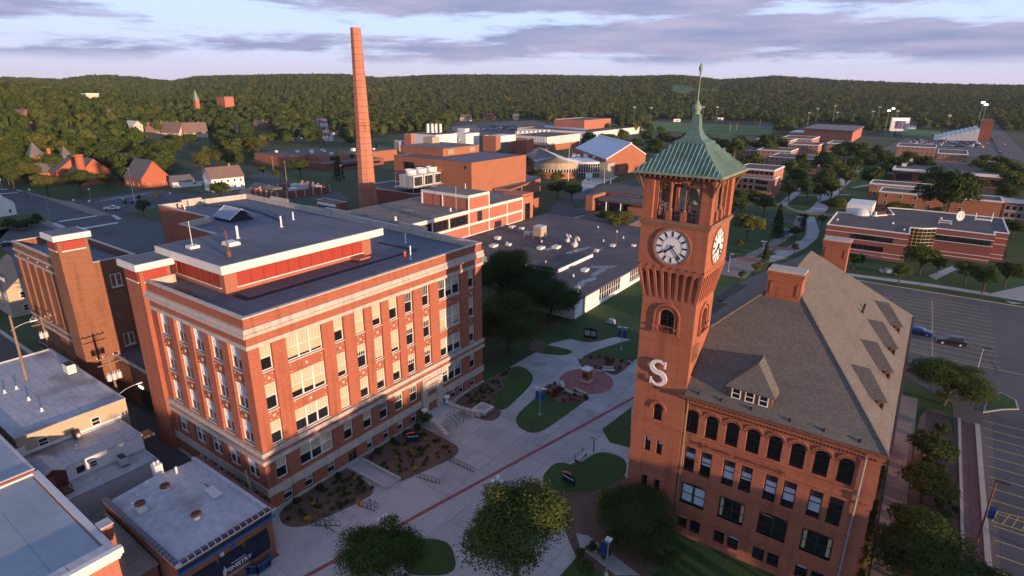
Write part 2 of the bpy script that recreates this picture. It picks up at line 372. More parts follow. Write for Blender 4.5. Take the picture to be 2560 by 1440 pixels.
def inset(poly, d):
    n = len(poly); res = []
    for i in range(n):
        p0, p1, p2 = Vector(poly[i-1]).to_2d(), Vector(poly[i]).to_2d(), Vector(poly[(i+1) % n]).to_2d()
        e1 = (p1-p0).normalized(); e2 = (p2-p1).normalized(); n1 = Vector((-e1.y, e1.x)); n2 = Vector((-e2.y, e2.x))
        k = n1+n2; k = k/max(k.length_squared, .3)*2; res.append(tuple(p1+k*d))
    return res
def rect(x0, y0, x1, y1):
    x0, x1 = sorted((x0, x1)); y0, y1 = sorted((y0, y1)); return [(x0, y0), (x1, y0), (x1, y1), (x0, y1)]
def block(name, label, x0, y0, x1, y1, z1, wm, rm, **k): return poly_building(name, label, rect(x0, y0, x1, y1), z1, wm, rm, **k)
XF, YF = (0, 1, 0), (1, 0, 0)          # run of a facade facing +x, and of one facing -y
def wrow(par, face, c, us, z, w, h, fm=None, **k):
    for a in us: simple_window(par, (c, a, z) if face == 'x' else (a, c, z), XF if face == 'x' else YF, w, h, fm or M_lgrey, **k)
def gable_house(name, label, cx, cy, w, d, h, rh, rz, wm, rm, group=None, win=M_white, chim=False, cat='house', nw=3, floors=2, z=0):
    """w along the ridge, d across it"""
    r = root(name, label, cat, (cx, cy, z), group, rz); R = WM[r]
    m = MB(); a, b = w/2, d/2
    m.box(-a, -b, -1.5, a, b, h)
    for s in (-1, 1): m.face([(s*a, -b*s, h), (s*a, b*s, h), (s*a, 0, h+rh)])
    m.local('wall', wm, r)
    q = MB(); e = .45; k = rh/b
    for s in (-1, 1):
        A = [(-a-e, s*(b+e), h-k*e), (a+e, s*(b+e), h-k*e), (a+e, 0, h+rh+.02), (-a-e, 0, h+rh+.02)]
        q.ext(A if s < 0 else A[::-1], (0, 0, .2))
    q.local('roof', rm, r)
    if chim: MB().box(w*.18, -.45, h+rh*.4, w*.18+.9, .45, h+rh+1.3).local('chimney', M_brickO, r)
    for f in range(floors):
        zz = .9+f*2.8
        if zz+1.4 > h: break
        for i in range(nw):
            x = -a+w*(i+.5)/nw
            link('window', cached(('hw', win.name), lambda: _hwin(win)), r, Matrix.Translation((x, -b, zz)))
            link('window', cached(('hw', win.name), lambda: _hwin(win)), r, Matrix.Translation((x, b, zz)) @ Matrix.Rotation(math.pi, 4, 'Z'))
        for s in (-1, 1):
            for i in range(2): link('window', cached(('hw', win.name), lambda: _hwin(win)), r, Matrix.Translation((s*a, -b+d*(i+.5)/2, zz)) @ Matrix.Rotation(s*math.pi/2, 4, 'Z'))
    return r
def _hwin(fm):
    m = MB(); w, h = 1.0, 1.4
    m.box(-w/2, -.06, 0, -w/2+.1, 0, h); m.box(w/2-.1, -.06, 0, w/2, 0, h); m.box(-w/2, -.07, 0, w/2, 0, .1); m.box(-w/2, -.07, h-.1, w/2, 0, h); m.box(-w/2+.1, -.05, h/2-.03, w/2-.1, 0, h/2+.03)
    m.face([(-w/2+.1, -.02, .1), (w/2-.1, -.02, .1), (w/2-.1, -.02, h-.1), (-w/2+.1, -.02, h-.1)], 1)
    return m.mesh('window', [fm, M_glass])
def text_mesh(s, size, ext, m, bold=0.0, sp=1.0):
    c = bpy.data.curves.new('t', 'FONT'); c.body = s; c.size = size; c.extrude = ext; c.align_x = 'CENTER'; c.align_y = 'CENTER'; c.offset = bold; c.space_character = sp; c.resolution_u = 3
    o = bpy.data.objects.new('t', c); COL.objects.link(o); bpy.context.view_layer.update()
    me = bpy.data.meshes.new_from_object(o.evaluated_get(bpy.context.evaluated_depsgraph_get())); bpy.data.objects.remove(o); me.materials.clear(); me.materials.append(m); return me
def upright(O, u): return facing(O, u) @ Matrix.Rotation(math.pi/2, 4, 'X')
# ------------------------------------------------------------ the four-storey brick hall, left of centre
AX, AY, AT = -53.9, 28.8, 23.9
APOLY = [(-53.9, 28.8), (-53.9, 67.7), (-122, 70.5), (-123.8, 52.8), (-104.7, 52.6), (-103.2, 46.7), (-84, 46.3), (-84, 31.8), (-75, 31.8), (-75, 28.8)]
A = root('brick_hall', 'four storey red brick hall with cream bands and a red louvred penthouse', 'building', (-64, 40, 0), None)
bays = [(30.1, 31.55, 1), (33.25, 37.95, 3), (39.6, 41.05, 1), (42.72, 44.25, 1), (45.5, 47.05, 1), (48.35, 49.93, 1), (51.15, 52.75, 1), (54.45, 56.0, 1), (57.85, 62.6, 3), (64.45, 65.9, 1)]
fbays = [(c-1.2, c+1.2, 2) for c in (-56.6, -60.45, -64.3, -68.2, -72.2)]
rows = [(17.25, 20.3), (12.5, 15.65), (8.2, 11.05)]
blinds = {}   # share of each sash covered, top row first
BL = [[.55, .9, .6, .97, .72, .55, .12, .05, (.1, .7, .45), .55], [.5, (.75, .8, .85), .8, .35, .93, .85, .3, .25, (.95, .95, .9), .6],
      [.55, (.55, .52, .5), .97, .6, .65, .6, .35, .3, (.6, .6, .65), .5], [.55, (.55, .6, .97), .55, .6, .2, .25, .2, 0, (.35, .45, .4), .4]]
wm = MB()
def facade(O, u, n, U0, U1, bs, row1skip=()):
    wall(wm, O, u, n, U0, U1, 7.95, 20.33, [(a, b, 7.95, 20.33) for a, b, _ in bs], .18)
    O2 = Vector(O)-Vector(n)*.18
    for a, b, k in bs:
        wall(wm, O2, u, n, a, b, 7.95, 20.33, [(a+.02, b-.02, z0, z1) for z0, z1 in rows], .2)
    ops = [(a, b, 3.65, 6.42) for i, (a, b, k) in enumerate(bs) if i not in row1skip]
    wall(wm, O, u, n, U0, U1, 3.2, 6.5, ops, .3)
    wall(wm, O, u, n, U0, U1, 20.33, 23.75, (), .1)
    for r, (z0, z1) in enumerate(rows+[(3.65, 6.42)]):
        for i, (a, b, k) in enumerate(bs):
            if r == 3 and i in row1skip: continue
            c = (a+b)/2; d = .33 if r < 3 else .26
            P = Vector(O)+Vector(u)*c-Vector(n)*d+Z3*z0
            yield r, i, P, b-a-.04, z1-z0, k
for r, i, P, w, h, k in facade((AX, 0, 0), XF, (1, 0, 0), AY, 67.7, bays, (7,)):
    f = BL[r][i]; f = (f,) if not isinstance(f, tuple) else f
    window(A, P, XF, w, h, k, 3, M_white, f, M_blind, M_stone if r < 3 else None, t=.1)
for r, i, P, w, h, k in facade((0, AY, 0), YF, (0, -1, 0), -75, AX, fbays):
    window(A, P, YF, w, h, k, 3, M_white, (random.choice((.3, .5, .6)), random.choice((.3, .5, .6))), M_blindg, M_stone if r < 3 else None, t=.12)
# basement storey
bw = [(30.55, 31.8), (33.4, 34.6), (36.7, 37.9), (43.0, 44.1), (45.9, 47.0), (48.6, 49.7), (51.2, 52.3), (58.0, 59.1), (59.9, 61.0), (61.8, 62.9), (64.6, 65.8)]
wall(wm, (AX, 0, 0), XF, (1, 0, 0), AY, 67.7, -.5, 2.15, [(a, b, .42, 2.1) for a, b in bw]+[(39.95, 41.35, -.1, 2.12)], .3)
for a, b in bw: window(A, (AX-.26, (a+b)/2, .42), XF, b-a, 1.68, 1, 3, M_white, (random.choice((0, .3, .45)),), M_blindg, M_stone, t=.08)
fb = [(c-.6+s*.75, c+.6+s*.75) for c in (-56.6, -60.45, -64.3, -68.2) for s in (-1, 1)]
wall(wm, (0, AY, 0), YF, (0, -1, 0), -75, AX, -.5, 2.15, [(a, b, .8, 1.9) for a, b in fb], .25)
for a, b in fb: window(A, ((a+b)/2, AY+.2, .8), YF, b-a, 1.1, 1, 1, M_white, None, None, None, t=.07)
wm.build('wall', M_brickA, A)
m = MB()
for i in range(1, 9):
    p, q = APOLY[i], APOLY[i+1]; m.face(((*p, -.5), (*q, -.5), (*q, 23.75), (*p, 23.75)))
m.build('wall', M_brickA, A)
MB().prism(inset(APOLY, .3), 22.7, 22.9).build('roof', M_membrane2, A)
def band(name, z0, z1, d, m_, par=A, x1=AX, y0=AY, xl=-75.2, yr=67.9):
    q = MB()
    q.box(x1, y0-d, z0, x1+d, yr, z1); q.box(xl, y0-d, z0, x1, y0, z1)
    return q.build(name, m_, par)
band('belt_course', 7.45, 7.95, .28, M_stone); band('belt_course', 6.5, 6.95, .3, M_stone)
q = MB(); q.box(AX, AY-.003, 6.95, AX+.003, 67.7, 7.45); q.box(-75, AY-.003, 6.95, AX, AY, 7.45); q.build('belt_brick', M_brickA, A)
band('cornice', 21.75, 22.15, .42, M_stone); band('cornice', 22.15, 22.7, .26, M_stone); band('string_course', 20.34, 20.78, .16, M_stone)
band('water_table', 2.15, 3.2, .12, M_stone); band('plinth', -.3, .38, .14, M_stone)
q = MB(); po = inset(APOLY, -.07); pi_ = inset(APOLY, .42)
for i in range(len(APOLY)):
    j = (i+1) % len(APOLY); z = 23.75
    q.face(((*po[i], z), (*po[j], z), (*po[j], z+.16), (*po[i], z+.16))); q.face(((*po[i], z+.16), (*po[j], z+.16), (*pi_[j], z+.16), (*pi_[i], z+.16))); q.face(((*pi_[j], 22.8), (*pi_[i], 22.8), (*pi_[i], z+.16), (*pi_[j], z+.16)))
q.build('coping', M_stone, A)
# stepped parapet pieces along the far edges
q = MB()
for a, b in ((-66, -72), (-86, -93), (-106, -112)):
    ya = 67.7+(70.5-67.7)*(a+53.9)/(-122+53.9); q.box(b, ya-.1, 23.9, a, ya+.5, 24.45)
q.box(-123.4, 57, 23.9, -122.9, 61, 24.3); q.build('parapet_step', M_stone, A)
# small squares of stone in the brick panels between the storeys (too small to pick apart singly)
q = MB()
for z in (16.35, 11.75):
    for a, b, k in bays:
        c = (a+b)/2; x = AX-.18
        q.box(x, c-.16, z-.16, x+.06, c+.16, z+.16)
        e = (b-a)/2-.3
        for s in (-1, 1):
            for t in (-.38, .38): q.box(x, c+s*e-.07, z+t-.07, x+.06, c+s*e+.07, z+t+.07)
    for a, b, k in fbays:
        c = (a+b)/2; y = AY+.18
        q.box(c-.16, y-.06, z-.16, c+.16, y, z+.16)
        for s in (-1, 1):
            for t in (-.38, .38): q.box(c+s*.85-.07, y-.06, z+t-.07, c+s*.85+.07, y, z+t+.07)
tag(q.build('stone_inlay', M_stone, A), kind='stuff')
# entrance portal, landing, steps
q = MB(); wall(q, (AX+.42, 0, 0), XF, (1, 0, 0), 53.4, 57.6, 0, 6.45, [(54.4, 56.45, .75, 4.35)], 1.3)
q.box(AX, 53.4, 0, AX+.419, 53.41, 6.45); q.box(AX, 57.59, 0, AX+.419, 57.6, 6.45); q.box(AX, 53.4, 6.44, AX+.42, 57.6, 6.5)
q.box(AX+.42, 53.9, 4.95, AX+.62, 56.95, 5.25); q.box(AX+.42, 53.75, 5.85, AX+.7, 57.25, 6.2); q.box(AX+.42, 54.15, 4.35, AX+.5, 56.7, 4.6)
q.build('stone_portal', M_stone, A)
d = MB().box(AX-.86, 54.42, .76, AX-.8, 56.43, 4.33).build('door', M_wood, A)
q = MB()
for k in range(2): q.box(AX-.79, 54.58+k*1.0, 1.1, AX-.77, 55.3+k*1.0, 2.9)
q.box(AX-.79, 54.58, 3.25, AX-.77, 56.3, 4.1); q.build('pane', M_glass, d)
d = MB().box(AX-.3, 39.97, -.05, AX-.22, 41.33, 2.1).build('door', M_wood, A); q = MB()
for k in range(2): q.box(AX-.21, 40.1+k*.65, .3, AX-.2, 40.57+k*.65, 1.4)
q.build('pane', M_glass, d)
# penthouse
PH = bpy.data.objects.new('penthouse', None); COL.objects.link(PH); PH.parent = A; PH.matrix_parent_inverse = WM[A].inverted(); WM[PH] = Matrix(); px0, px1, py0, py1 = -77.8, -65.0, 33.3, 55.6
q = MB(); wall(q, (px1, 0, 0), XF, (1, 0, 0), py0, py1, 22.9, 25.9, [(34.9, 53.95, 23.5, 25.6)], .12); wall(q, (0, py0, 0), YF, (0, -1, 0), px0, px1, 22.9, 25.9, [(-76.3, -66.1, 23.5, 25.55)], .12)
q.face(((px0, py0, 22.9), (px0, py1, 22.9), (px0, py1, 25.9), (px0, py0, 25.9))); q.face(((px0, py1, 22.9), (px1, py1, 22.9), (px1, py1, 25.9), (px0, py1, 25.9))); q.build('wall', mat('brick_penthouse', (.36, .14, .085), .9, .06, .5, 4, .05), PH)
n = 11
for k in range(n):
    a = 34.9+19.05*k/n; b = 34.9+19.05*(k+1)/n; q = MB().box(px1-.12, a+.02, 23.5, px1-.06, b-.02, 25.6)
    for j in range(9): q.box(px1-.06, a+.04, 23.56+j*.23, px1-.03, b-.04, 23.68+j*.23)
    q.build('louvre_panel', M_louvre, PH)
for k in range(7):
    a = -76.3+10.2*k/7; b = -76.3+10.2*(k+1)/7; q = MB().box(a+.03, py0+.06, 23.5, b-.1, py0+.12, 25.55)
    for j in range(9): q.box(a+.05, py0+.03, 23.56+j*.22, b-.12, py0+.06, 23.68+j*.22)
    q.build('louvre_panel', M_louvre, PH)
q = MB().box(px1, 34.7, 23.38, px1+.12, 54.1, 23.5); q.box(-76.5, py0-.12, 23.38, -65.9, py0, 23.5); q.build('sill', M_trim, PH)
q = MB(); x0, x1, y0, y1 = -78.6, -63.0, 32.1, 56.4
q.box(x0, y0, 25.9, x1, y1, 26.9); q.build('cornice', M_trim, PH)
MB().box(x0+.15, y0+.15, 26.9, x1-.15, y1-.15, 26.96).build('roof', M_membrane, PH)
# lift block at the hall's left end
SB = worldlink('stair_tower', MB().box(-79, 28.3, -.5, -74.95, 31.9, 25.2).mesh('stair_tower', M_brickA), A)
def capped(par, x0, y0, x1, y1, zc):
    q = MB().box(x1, y0+.5, zc-2.3, x1+.05, y1-.5, zc-1.05); q.box(x0+.5, y0-.05, zc-2.3, x1-.5, y0, zc-1.05); worldlink('red_panel', q.mesh('red_panel', M_louvre), par)
    q = MB().box(x1, y0+.4, zc-2.45, x1+.12, y1-.4, zc-2.3); q.box(x0+.4, y0-.12, zc-2.45, x1-.4, y0, zc-2.3); worldlink('sill', q.mesh('sill', M_trim), par)
    worldlink('cap', MB().box(x0-.45, y0-.45, zc-.8, x1+.45, y1+.45, zc).mesh('cap', M_trim), par)
    worldlink('cap_roof', MB().box(x0-.2, y0-.2, zc, x1+.2, y1+.2, zc+.04).mesh('cap_roof', M_membrane), par)
capped(SB, -79, 28.3, -74.95, 31.9, 26.0)
MB().box(-84, 31.0, -.5, -79, 46.5, 21.0).build('wing', M_brickA, A); MB().box(-84.1, 30.9, 21, -78.9, 46.4, 21.25).build('coping', M_stone, A)
q = MB()
for z in (8.0, 13.0, 17.5, 20.0): q.box(-84.06, 30.9, z, -79, 31.0, z+.15)
q.build('string_course', M_stone, A)

# ------------------------------------------------------------ windowless annex with a lift shaft, far left
B = root('brick_annex', 'tall windowless brick annex with pilasters and a square lift shaft at its right corner', 'building', (-113, 34, 0))
q = MB(); bx0, bx1, by0, by1, bt = -124, -98.9, 28.9, 37.4, 21.2
ops = [(-123+k*3.55, -123+k*3.55+2.7, 8.9, 18.6) for k in range(6)]
wall(q, (0, by0, 0), YF, (0, -1, 0), bx0, bx1, -.5, bt, ops, .22); O2 = by0+.22
q.face(((bx0, O2, 8.5), (bx1, O2, 8.5), (bx1, O2, 19), (bx0, O2, 19)))
q.face(((bx0, by0, -.5), (bx0, by1, -.5), (bx0, by1, bt), (bx0, by0, bt))); q.face(((bx1, by0, -.5), (bx1, by1, -.5), (bx1, by1, bt), (bx1, by0, bt))); q.face(((bx0, by1, -.5), (bx1, by1, -.5), (bx1, by1, bt), (bx0, by1, bt)))
q.build('wall', M_brickB, B)
MB().box(bx0+.3, by0+.3, 20.1, bx1-.3, by1-.3, 20.2).build('roof', M_membrane2, B)
q = MB()
for z0, z1, d in ((19.85, 20.15, .22), (18.65, 18.95, .2), (8.35, 8.6, .15), (7.3, 7.65, .22), (2.7, 3.0, .15), (0.2, 1.6, .12)): q.box(bx0-.1, by0-d, z0, -102.2, by0, z1)
q.build('string_course', M_stone, B)
q = MB(); q.box(bx0-.1, by0-.1, bt, bx1+.1, by0+.35, bt+.15); q.box(bx0-.1, by1-.35, bt, bx1+.1, by1+.1, bt+.15); q.box(bx0-.1, by0+.35, bt, bx0+.35, by1-.35, bt+.15); q.box(bx1-.35, by0+.35, bt, bx1+.1, by1-.35, bt+.15)
q.box(bx0+.3, by1-.35, bt+.15, bx0+5, by1+.05, bt+.7); q.box(bx0-.05, by1-2.5, bt+.15, bx0+.35, by1-.4, bt+.7); q.build('coping', M_stone, B)
for k in range(5): MB().box(-122-.1+k*4.1, by0-.1, 19.25, -121.8+k*4.1, by0, 19.45).build('scupper', M_stone, B)
SH = MB().box(-102.1, 27.6, -.5, -98.2, 31.4, 25.2).build('lift_shaft', M_brickB, B); capped(SH, -102.1, 27.6, -98.2, 31.4, 26.2)
for z in (15.6, 5.8): window(B, (bx1-.02, 34.1, z+1.3), XF, 1.5, 2.0, 2, 1, M_white, None, None, M_stone)
# passage and yard block between annex and hall
Bp = block('passage_block', 'single storey brick passage between the windowless annex and the four storey hall', -102.3, 31.2, -84.1, 36.5, 6.6, M_brickB, M_membrane, par=.4)
d = MB().box(-90.5, 31.13, .1, -87.6, 31.2, 3.4).build('door', M_dark, Bp); MB().box(-90.4, 31.0, 3.5, -89.2, 31.14, 3.75).build('door_lamp', emis('lamp_tube', (1, .85, .65), 3), Bp)
block('link_building', 'lower flat roofed link building behind the windowless annex', -98.8, 36.6, -84.2, 46, 16.0, M_brickD, M_membrane2, par=.4)
block('link_building', 'flat dark roof with a low gable parapet behind the annex lift shaft', -112, 46.8, -103.3, 52.4, 15.2, M_brickD, M_membrane2, par=.4)
# ------------------------------------------------------------ clock tower
TX, TY = -18.58, 55.42; hs, ht = 2.72, 3.27      # half widths: shaft, clock stage
T = root('clock_tower', 'tall red brick clock tower with a green copper roof and white dials', 'clock tower', (TX, TY, 0))
FACES = [((TX, TY-1, 0), (1, 0, 0), (0, -1, 0)), ((TX+1, TY, 0), (0, 1, 0), (1, 0, 0)), ((TX, TY+1, 0), (-1, 0, 0), (0, 1, 0)), ((TX-1, TY, 0), (0, -1, 0), (-1, 0, 0))]
def fr(i, h):
    u = Vector(FACES[i][1]); n = Vector(FACES[i][2]); return Vector((TX, TY, 0))+n*h, u, n
q = MB()
for i in range(4):
    O, u, n = fr(i, hs); ops = []
    if i == 0: ops = [(-.75, .75, 23.1, 25.55, 'arch'), (-.47, .47, 13.15, 14.95, 'arch'), (-1.1, -.45, 9.1, 10.75), (.2, .85, 9.1, 10.75), (-1.1, -.45, 4.4, 5.9), (.35, 1.0, 4.4, 5.9)]
    if i in (1, 3): ops = [(-.75, .75, 23.1, 25.55, 'arch')]
    wall(q, O, u, n, -hs, hs, -.5, 26.7, ops, .35)
    O, u, n = fr(i, ht); wall(q, O, u, n, -ht, ht, 29.9, 34.35, (), .1)
q.build('wall', M_brickT, T)
# corbel stage: ribs and round-headed slots
q = MB(); w8 = 2*ht/8
for i in range(4):
    O, u, n = fr(i, 0); P = lambda a, d, z: O+u*a+n*d+Z3*z
    q.face((P(-hs, hs-.02, 26.6), P(hs, hs-.02, 26.6), P(hs+.3, hs+.1, 30), P(-hs-.3, hs+.1, 30)))
    for k in range(9):
        s = k/4-1; wv = .26
        def ax(f): return s*(hs-.13+(ht-hs)*f)
        prof = [(hs-.05, 26.55), (hs+.02, 26.55), (hs+.3, 28.0), (ht, 29.5), (ht, 30.0), (hs-.05, 30.0)]
        zf = lambda z: max(0, min(1, (z-26.6)/3))
        L_ = [P(ax(zf(z))-wv/2, d, z) for d, z in prof]; R_ = [P(ax(zf(z))+wv/2, d, z) for d, z in prof]
        q.face(L_); q.face(R_[::-1])
        for j in range(len(prof)): jj = (j+1) % len(prof); q.face((L_[jj], L_[j], R_[j], R_[jj]))
    for k in range(8):
        c = (-1+(k+.5)/4)*(ht-.1); r = .27; sp_ = 29.25
        arc = [(c+r*math.cos(math.pi*t/8), sp_+r*math.sin(math.pi*t/8)) for t in range(9)]
        q.ext([P(c+r+.14, ht-.02, sp_), *[P(a, ht-.02, z) for a, z in arc], P(c-r-.14, ht-.02, sp_), P(c-r-.14, ht-.02, 30.02), P(c+r+.14, ht-.02, 30.02)], -n*.45)
q.build('corbel_ribs', M_brickT, T)
# arched window stage: surrounds, balcony rail, frames
def arc_band(mb, O, u, n, c, sp_, r0, r1, d, a0=0, a1=math.pi, m=12):
    P = lambda a, z, dd: Vector(O)+Vector(u)*a+Z3*z+Vector(n)*dd
    for t in range(m):
        A0, A1 = a0+(a1-a0)*t/m, a0+(a1-a0)*(t+1)/m
        i0, i1, o0, o1 = [(c+r*math.cos(A_), sp_+r*math.sin(A_)) for r, A_ in ((r0, A0), (r0, A1), (r1, A0), (r1, A1))]
        mb.face((P(*i0, d), P(*o0, d), P(*o1, d), P(*i1, d))); mb.face((P(*o0, d), P(*o0, 0), P(*o1, 0), P(*o1, d))); mb.face((P(*i0, 0), P(*i0, d), P(*i1, d), P(*i1, 0)))
    return mb
for i in (0, 1, 3):
    O, u, n = fr(i, hs); q = MB(); sp_ = 24.8
    arc_band(q, O, u, n, 0, sp_, .78, 1.0, .12); arc_band(q, O, u, n, 0, sp_, 1.15, 1.35, .18)
    for s in (-1, 1):
        for r0, r1, d in ((.78, 1.0, .12), (1.15, 1.35, .18)):
            a, b = sorted((s*r0, s*r1)); q.ext([O+u*a+Z3*23.1, O+u*b+Z3*23.1, O+u*b+Z3*sp_, O+u*a+Z3*sp_], n*d)
    q.ext([O+u*-1.45+Z3*22.95, O+u*1.45+Z3*22.95, O+u*1.45+Z3*23.12, O+u*-1.45+Z3*23.12], n*.3)
    q.ext([O+u*-1.45+Z3*23.55, O+u*-.78+Z3*23.55, O+u*-.78+Z3*23.75, O+u*-1.45+Z3*23.75], n*.25); q.ext([O+u*.78+Z3*23.55, O+u*1.45+Z3*23.55, O+u*1.45+Z3*23.75, O+u*.78+Z3*23.75], n*.25)
    q.build('arch_surround', M_brickT, T)
    if i == 0:
        window(T, O-n*.3+Z3*23.3, u, 1.46, 2.2, 2, 1, M_dark, None, None, None, True)
        q = MB()
        for k in range(11): q.ext([O+u*(-.74+k*.148)+Z3*23.15, O+u*(-.7+k*.148)+Z3*23.15, O+u*(-.7+k*.148)+Z3*23.75, O+u*(-.74+k*.148)+Z3*23.75], n*.05)
        q.ext([O+u*-.76+Z3*23.72, O+u*.76+Z3*23.72, O+u*.76+Z3*23.8, O+u*-.76+Z3*23.8], n*.07); q.build('window_rail', M_brickT, T)
# floor of the window room and dark lining so that light can pass through the side windows
MB().box(TX-hs+.3, TY-hs+.35, 22.9, TX+hs-.3, TY+hs-.3, 23.0).build('floor', M_interior, T)
O, u, n = fr(0, hs)
window(T, O-n*.3+Z3*13.15, u, .9, 1.78, 1, 0, M_dark, None, None, M_brickT, True)
q = MB(); arc_band(q, O, u, n, 0, 14.5, .68, .88, .14, -.15, math.pi+.15); q.build('arch_surround', M_brickT, T)
for a in (-.775, .525): window(T, O-n*.3+u*a+Z3*9.1, u, .62, 1.6, 1, 0, M_dark, (.35,), M_blindg, M_brickT)
for a in (-.775, .675): window(T, O-n*.3+u*a+Z3*4.4, u, .62, 1.45, 1, 0, M_dark, None, None, M_brickT)
Or, ur, nr = fr(1, hs); q = MB().ext([Or+ur*-2.3+Z3*20.3, Or+ur*-.6+Z3*20.3, Or+ur*-.6+Z3*22.05, Or+ur*-2.3+Z3*22.05], nr*.06)
for k in range(9): q.ext([Or+ur*-2.2+Z3*(20.4+k*.18), Or+ur*-.7+Z3*(20.4+k*.18), Or+ur*-.7+Z3*(20.5+k*.18), Or+ur*-2.2+Z3*(20.5+k*.18)], nr*.1)
q.build('louvre', M_wood, T)
q = MB()
for z0, z1, d in ((12.4, 12.65, .1), (11.15, 11.35, .1), (7.25, 7.6, .12), (2.6, 2.9, .14)):
    q.box(TX-hs-d, TY-hs-d, z0, TX+hs+.02, TY-hs, z1); q.box(TX-hs-d, TY-hs, z0, TX-hs, TY+hs, z1)
q.build('string_course', M_brickT, T)
# bell stage
q = MB()
for sx in (-1, 1):
    for sy in (-1, 1):
        x, y = TX+sx*(ht-.5), TY+sy*(ht-.5); q.box(x-.5, y-.5, 34.3, x+.5, y+.5, 38.6)
        for (ax_, ay_) in ((0, 1), (1, 0)):                   # inner jambs, set back
            cx, cyy = x-(sx*.66 if ax_ == 0 and ay_ == 1 else 0), y-(sy*.66 if ax_ == 1 else 0)
            q.box(cx-.2, cyy-.2, 34.3, cx+.2, cyy+.2, 38.3)
for i in range(4):
    O, u, n = fr(i, ht-.25); q.ext([O+u*-2.35+Z3*38.05, O+u*2.35+Z3*38.05, O+u*2.35+Z3*38.9, O+u*-2.35+Z3*38.9], -n*.55)
    for c in (-.72, .72):
        q.ext([O+u*(c-.27)+n*.1+Z3*34.3, O+u*(c+.27)+n*.1+Z3*34.3, O+u*(c+.27)+n*.1+Z3*35.35, O+u*(c-.27)+n*.1+Z3*35.35], -n*.54)
q.build('belfry_piers', M_brickT, T)
M_brownst = mat('brownstone', (.24, .12, .08), .9, .2, 1, 6, .15)
for i in range(4):
    O, u, n = fr(i, ht-.42)
    for c in (-.72, .72):
        q = MB(); b = O+u*c; q.lathe(b, [(.25, 35.35), (.25, 35.5), (.16, 35.62), (.15, 37.5), (.2, 37.62), (.27, 37.8), (.27, 38.05)], 10); q.build('column', M_brownst, T, True)
q = MB()
for z0, z1, d in ((34.2, 34.5, .2), (33.95, 34.2, .1)):
    for a in (0, 1):
        if a == 0: q.box(TX-ht-d, TY-ht-d, z0, TX+ht+d, TY-ht+.3, z1); q.box(TX-ht-d, TY+ht-.3, z0, TX+ht+d, TY+ht+d, z1)
        else: q.box(TX-ht-d, TY-ht+.3, z0, TX-ht+.3, TY+ht-.3, z1); q.box(TX+ht-.3, TY-ht+.3, z0, TX+ht+d, TY+ht-.3, z1)
q.build('sill_course', M_brownst, T)
MB().box(TX-ht+.3, TY-ht+.3, 34.2, TX+ht-.3, TY+ht-.3, 34.33).build('belfry_floor', M_interior, T); MB().box(TX-ht+.1, TY-ht+.1, 38.6, TX+ht-.1, TY+ht-.1, 38.75).build('belfry_ceiling', M_wood, T)
bell = MB().lathe((TX+.7, TY+.2, 35.75), [(.82, 0), (.8, .1), (.62, .4), (.5, .8), (.44, 1.15), (.3, 1.35), (.08, 1.42)], 18)
bell = thing(bell, 'bell', M_copperd, 'big verdigris bell hanging between the belfry columns', 'bell', smooth=True)
q = MB().box(TX-2.6, TY+.1, 37.15, TX+2.6, TY+.32, 37.4); q.box(TX-1.6, TY+.1, 34.33, TX-1.4, TY+.32, 37.15); q.box(TX+2.0, TY+.1, 34.33, TX+2.2, TY+.32, 37.15); q.build('bell_frame', M_wood, T)
q = MB()
for i in range(4):
    O, u, n = fr(i, ht-.75)
    for z in (34.9, 35.3, 35.65): q.tube(O+u*-2.2+Z3*z, O+u*2.2+Z3*z, .025, n=4)
    for k in range(12): q.tube(O+u*(-2.1+k*.38)+Z3*34.33, O+u*(-2.1+k*.38)+Z3*35.65, .02, n=4)
q.build('belfry_rail', M_grey, T)
# roof: standing-seam copper panels, spire, ball, vane
he, hb, ze, zb = 4.1, 1.42, 38.95, 41.45
for i in range(4):
    u = Vector(FACES[i][1]); n = Vector(FACES[i][2]); Cn = Vector((TX, TY, 0)); k = 20; w = 2*he/k; up = Z3*.03+n*.02
    def P(a, t): return Cn+u*a+n*(he-(he-hb)*t)+Z3*(ze+(zb-ze)*t+.28*((t-.5)**2-.25))
    for j in range(k):
        a, b = -he+j*w, -he+(j+1)*w; ta, tb = [max(0, min(1, (he-abs(e))/(he-hb))) for e in (a, b)]; q = MB(); m = 4
        mid = [max(ta, tb)*s/m for s in range(m+1)]
        L_ = [P(a, min(t, ta)) for t in mid]; R_ = [P(b, min(t, tb)) for t in mid]
        for s in range(m): q.face((L_[s], R_[s], R_[s+1], L_[s+1]))
        hi = n*.05+Z3*.07
        if ta > .02:
            for s in range(m): q.face((L_[s]+hi, L_[s+1]+hi, L_[s+1]+u*.05, L_[s]+u*.05)); q.face((L_[s]-u*.05, L_[s+1]-u*.05, L_[s+1]+hi, L_[s]+hi))
        q.build('copper_panel', M_copper, T)
q = MB().box(TX-he, TY-he, ze-.2, TX+he, TY+he, ze-.08); q.build('soffit', M_wood, T)
q = MB()
for i in range(4):
    O, u, n = fr(i, 0)
    q.ext([O+n*(he-.02)+u*-he+Z3*(ze-.2), O+n*(he-.02)+u*he+Z3*(ze-.2), O+n*(he-.02)+u*he+Z3*(ze+.03), O+n*(he-.02)+u*-he+Z3*(ze+.03)], n*.08)
q.build('gutter', M_copperd, T)
q = MB()
for i in range(4):
    O, u, n = fr(i, 0)
    for k in range(15): c = u*(-3.5+k*.5); q.ext([O+c-u*.06+n*3.3+Z3*38.5, O+c+u*.06+n*3.3+Z3*38.5, O+c+u*.06+n*3.3+Z3*38.75, O+c-u*.06+n*3.3+Z3*38.75], n*.72)
tag(q.build('rafter_tail', M_wood, T), kind='stuff')
